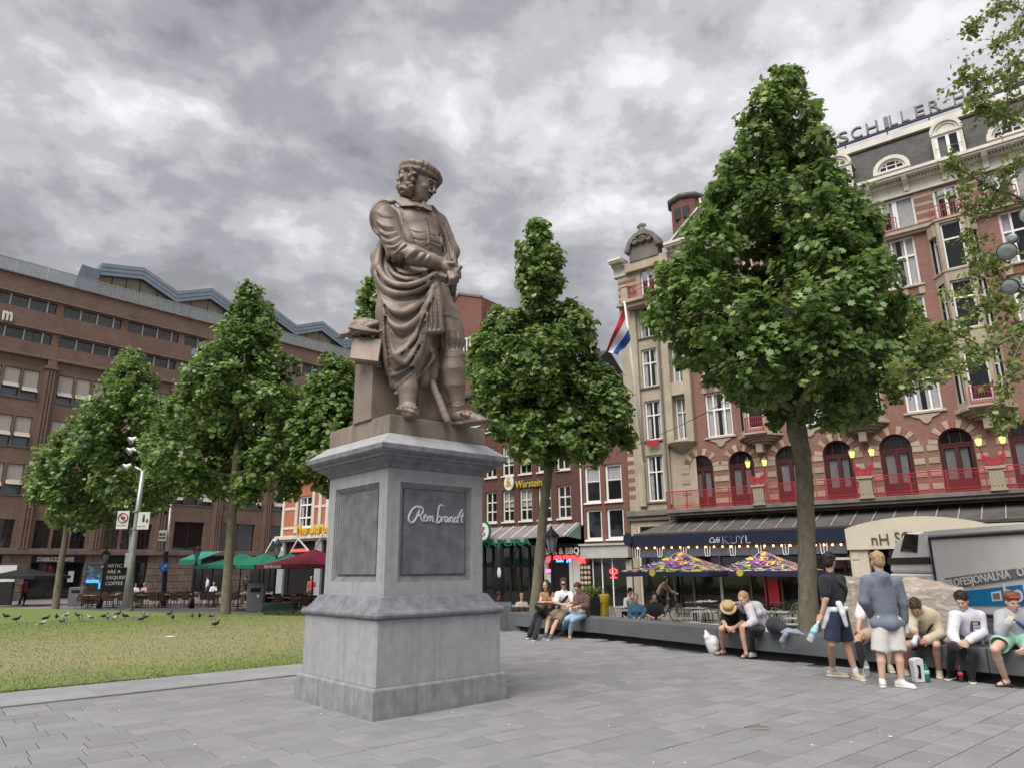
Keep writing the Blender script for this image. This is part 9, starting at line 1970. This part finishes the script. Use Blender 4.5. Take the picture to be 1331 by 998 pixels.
# floodlights at the right edge on a pole outside the view
fe_ = empty('floodlight_mast', (7.75, 8.2, 0), 0, 'grey mast at the right edge carrying three round floodlights', 'mast'); F_ = lambda x, y, Y=8.2: Vector(AT(x, y, Y)) - Vector((7.75, 8.2, 0)); part(fe_, 'mast', m_steel, lambda mb: mb.tube([(0, 0, 0), (0, 0, 6.5)], [.11, .08], 12), smooth=True)
part(fe_, 'lamp_bracket', m_steel, lambda mb: (mb.tube([F_(1345, 290), (0, 0, 5.6)], .03, 8), mb.tube([F_(1335, 325), (0, 0, 5.2)], .03, 8), mb.tube([F_(1345, 365), (0, 0, 4.8)], .03, 8)))
for x, y, d_, r in ((1336, 281, (-.4, -.8, -.3), .115), (1309, 326, (-.55, -.62, -.45), .11), (1318, 311, (-.6, -.5, -.1), .06), (1316, 371, (-.75, -.4, -.45), .10)): flood(fe_, F_(x, y), d_, r, m_steel)
# ------------------------------------------------------------------ pigeons, bags, bottles and litter
def pigeon(col, col2):
 r_ = empty('pigeon', (0, 0, 0), 0, '-', 'pigeon'); s = SDF((-.24, -.1, -.01), (.2, .1, .30), .011); s.ell((0, 0, .14), (.13, .062, .06), 0, M=frame((1, 0, .25))[[1, 0, 2]]); s.cone((.08, 0, .17), (.12, 0, .24), .036, .026, .02); s.ell((.128, 0, .25), (.03, .025, .026), .01); s.cone((-.09, 0, .12), (-.21, 0, .09), .04, .02, .02, flat=((0, 0, 1), .5)); link_mesh('bird_body', s.mesh('bird_body', .1), col, r_); r_.scale = (.8,) * 3
 for sy in (-1, 1): part(r_, 'leg', m_red, lambda mb: mb.tube([(0, sy * .025, .09), (.01, sy * .025, 0)], .006, 4)); part(r_, 'wing', col2, lambda mb: mb.sphere((-.03, sy * .052, .145), .09, 8, 5, (1.25, .16, .5)), smooth=True)
 part(r_, 'beak', m_black, lambda mb: mb.lathe([(.008, 0), (.002, .025)], 6), (.152, 0, .248)).rotation_euler = (0, 1.7, 0); return r_
m_pg = MAT('grey feather', (.16, .17, .19), .7, .25, 20, .1); m_pd = MAT('dark feather', (.03, .03, .035), .7, .25, 20, .1); m_pw = MAT('white feather', (.50, .50, .50), .7, .15, 20, .1)
pig = {'grey': pigeon(m_pg, m_pd), 'dark': pigeon(m_pd, m_pd), 'white': pigeon(m_pw, m_pg)}; up_ = set()
for px, py, k in ((7, 804, 'dark'), (21, 808, 'dark'), (54, 814, 'white'), (59, 807, 'dark'), (73, 805, 'dark'), (85, 803, 'white'), (80, 811, 'grey'), (84, 809, 'grey'), (101, 803, 'dark'), (104, 807, 'grey'), (117, 806, 'white'), (135, 804, 'dark'), (140, 806, 'grey'), (148, 807, 'white'), (153, 801, 'dark'), (162, 804, 'dark'), (172, 806, 'grey'), (186, 801, 'grey'), (190, 805, 'grey'), (184, 808, 'dark'), (220, 801, 'dark'), (224, 806, 'dark'), (249, 804, 'grey'), (259, 804, 'dark'), (275, 804, 'grey'), (280, 815, 'dark')):
 p = atz(px, py, 0); lb = {'grey': 'grey pigeon feeding on the lawn', 'dark': 'dark pigeon feeding on the lawn', 'white': 'whitish pigeon feeding on the lawn'}[k]; rz = rw.uniform(0, 6.28); gg = k + ' pigeons on the lawn'
 if px == 280: lb = 'black pigeon nearest the paving, apart from the rest'; gg = None
 if k not in up_: up_.add(k); o = pig[k]; o.location = p; o.rotation_euler = (0, 0, rz); o['label'] = lb; o['group'] = gg
 else:
  o = dup(pig[k], None, p, rz, lb, gg)
  if gg is None: del o['group']
p = G(928, 849); tag(blob('plastic_bag', MAT('white plastic film', (.62, .62, .64), .35, .06, 9, .3), [p + V3(0, 0, .10), p + V3(-.02, .02, .20), p + V3(-.10, 0, .30), p + V3(-.13, .0, .42)], [.12, .14, .08, .02], .012, noise=.012), 'white plastic carrier bag on the ground beside the man in the straw hat', 'bag')
p = G(1195, 886); pb = empty('paper_bag', tuple(p), .3, 'white printed paper bag on the ground before the man in the cream hoodie', 'bag'); part(pb, 'bag_body', white_c, lambda mb: mb.prism([(-.085, 0), (.07, 0), (.085, .30), (.03, .325), (-.07, .315), (-.10, .29)], 'y', -.045, .045), bevel=.01); part(pb, 'dark_print', m_black, lambda mb: mb.prism([(-.06, .06), (.0, .05), (.01, .22), (-.05, .24), (-.03, .15)], 'y', -.05, -.0455))
p = G(1206, 886); bottle('green glass water bottle standing beside the paper bag', p, .26, MAT('green glass', (.01, .16, .08), .1, .05, 5, 0, alpha=.85, spec=.8), m_green, MAT('aqua label', (.35, .58, .62), .5, .1, 9, 0)); p = G(1128, 879); bottle('clear bottle with a red cap by the black knee sleeve', p, .25, m_pet, m_red, white_c); p = G(1250, 886); bottle('cola bottle with red label between the feet of the man in white', p, .22, MAT('cola', (.04, .012, .01), .1, .1, 5, 0, spec=.8), m_red, MAT('red label', (.60, .05, .07), .5, .1, 9, 0))
tag(blob('backpack', CL('dark grey nylon', (.03, .032, .04)), [AT(1006, 812, 12.9), AT(1013, 814, 12.85), AT(1020, 817, 12.7)], [.15, .13, .08], .014, noise=.008), 'dark backpack lying on the bench wall right of the woman in the cardigan', 'bag')
jk = [AT(1018, 821, 12.35), AT(1026, 820, 12.3), AT(1036, 821, 12.2), AT(1044, 824, 12.1)]; tag(blob('jacket', CL('grey blue denim', (.22, .25, .30)), jk, [.07, .09, .08, .03], .013, noise=.016, flat=((0, 0, 1), .6)), 'crumpled grey denim jacket lying on the bench wall', 'jacket'); jo = blob('jacket_sleeve', CL('grey blue denim', (.22, .25, .30)), [AT(1021, 824, 12.0), AT(1017, 832, 12.05), AT(1019, 841, 12.1)], [.05, .045, .03], .012, noise=.008); jo.parent = bpy.data.objects['jacket']
rl_ = random.Random(6); mb = MB()
for _ in range(170):
 px, py = rl_.uniform(0, 1331), rl_.uniform(845, 995); p = G(px, py); 
 if inside((p[0], p[1]), wallpoly) or (Vector(p) - lawn_o).dot(sv) > -.1 and px < 600 or abs((Vector(p) - PC).dot(U)) < 1.05 and abs((Vector(p) - PC).dot(V)) < 1.05: continue
 a = rl_.uniform(0, 6.28); r = rl_.uniform(.004, .013) * (2 if rl_.random() < .05 else 1); mb.face([(p[0] + r * math.cos(a + q) * rl_.uniform(.6, 1.4), p[1] + r * math.sin(a + q), .004 + .004 * (q > 3)) for q in (0, 1.3, 2.6, 4.4)])
o = mb.build('litter', white_c); tag(o, 'tiny white crumbs and scraps scattered over the paving', 'litter', kind='stuff')
tw = part(None, 'twig', m_bark, lambda mb: (mb.tube([(0, 0, .008), (.12, .02, .015), (.26, -.03, .01)], .005, 5), mb.tube([(.12, .02, .015), (.18, .09, .012)], .003, 5), mb.tube([(.02, -.12, .006), (.2, -.14, .008)], .004, 5)), tuple(G(968, 945))); tag(tw, 'small dark twig lying on the paving at lower right', 'twig')
for px, py in ((738, 826), (224, 824)): pass
cbx = part(None, 'litter_paper', white_c, lambda mb: mb.box(-.11, .11, -.07, .07, .0, .015), tuple(atz(222, 827, 0)), bevel=.005); tag(cbx, 'flat white paper lying on the worn lawn', 'litter')
cl_ = part(None, 'overhead_cable', m_black, lambda mb: mb.tube(catmull([Vector(AT(800, 590, 24)), Vector(AT(900, 545, 20)), Vector(AT(1035, 470, 16))], 6), .010, 5)); tag(cl_, 'thin overhead cable running from the hotel corner to the largest tree', 'cable')
# ------------------------------------------------------------------ tell repeated things apart by their order in view
ORD = 'first second third fourth fifth sixth seventh eighth ninth tenth eleventh twelfth thirteenth fourteenth fifteenth sixteenth seventeenth eighteenth nineteenth twentieth'.split()
def across(o): v = o.location; return v.x / v.y
for grp, txt in ((gA, 'olive bistro chair before the hotel cafe, %s from the left'), (gT, 'small pale topped cafe table, %s from the left before the hotel'), ('dark pigeons on the lawn', 'dark pigeon on the lawn, %s from the left of the dark ones'), ('grey pigeons on the lawn', 'grey pigeon on the lawn, %s from the left of the grey ones'), ('white pigeons on the lawn', 'whitish pigeon on the lawn, %s from the left of the pale ones'), (gU, 'pale wooden terrace table beyond the lawn, %s from the left')):
 L_ = sorted([o for o in bpy.data.objects if o.parent is None and o.get('group') == grp], key=across)
 for o, w in zip(L_, ORD): o['label'] = txt % w
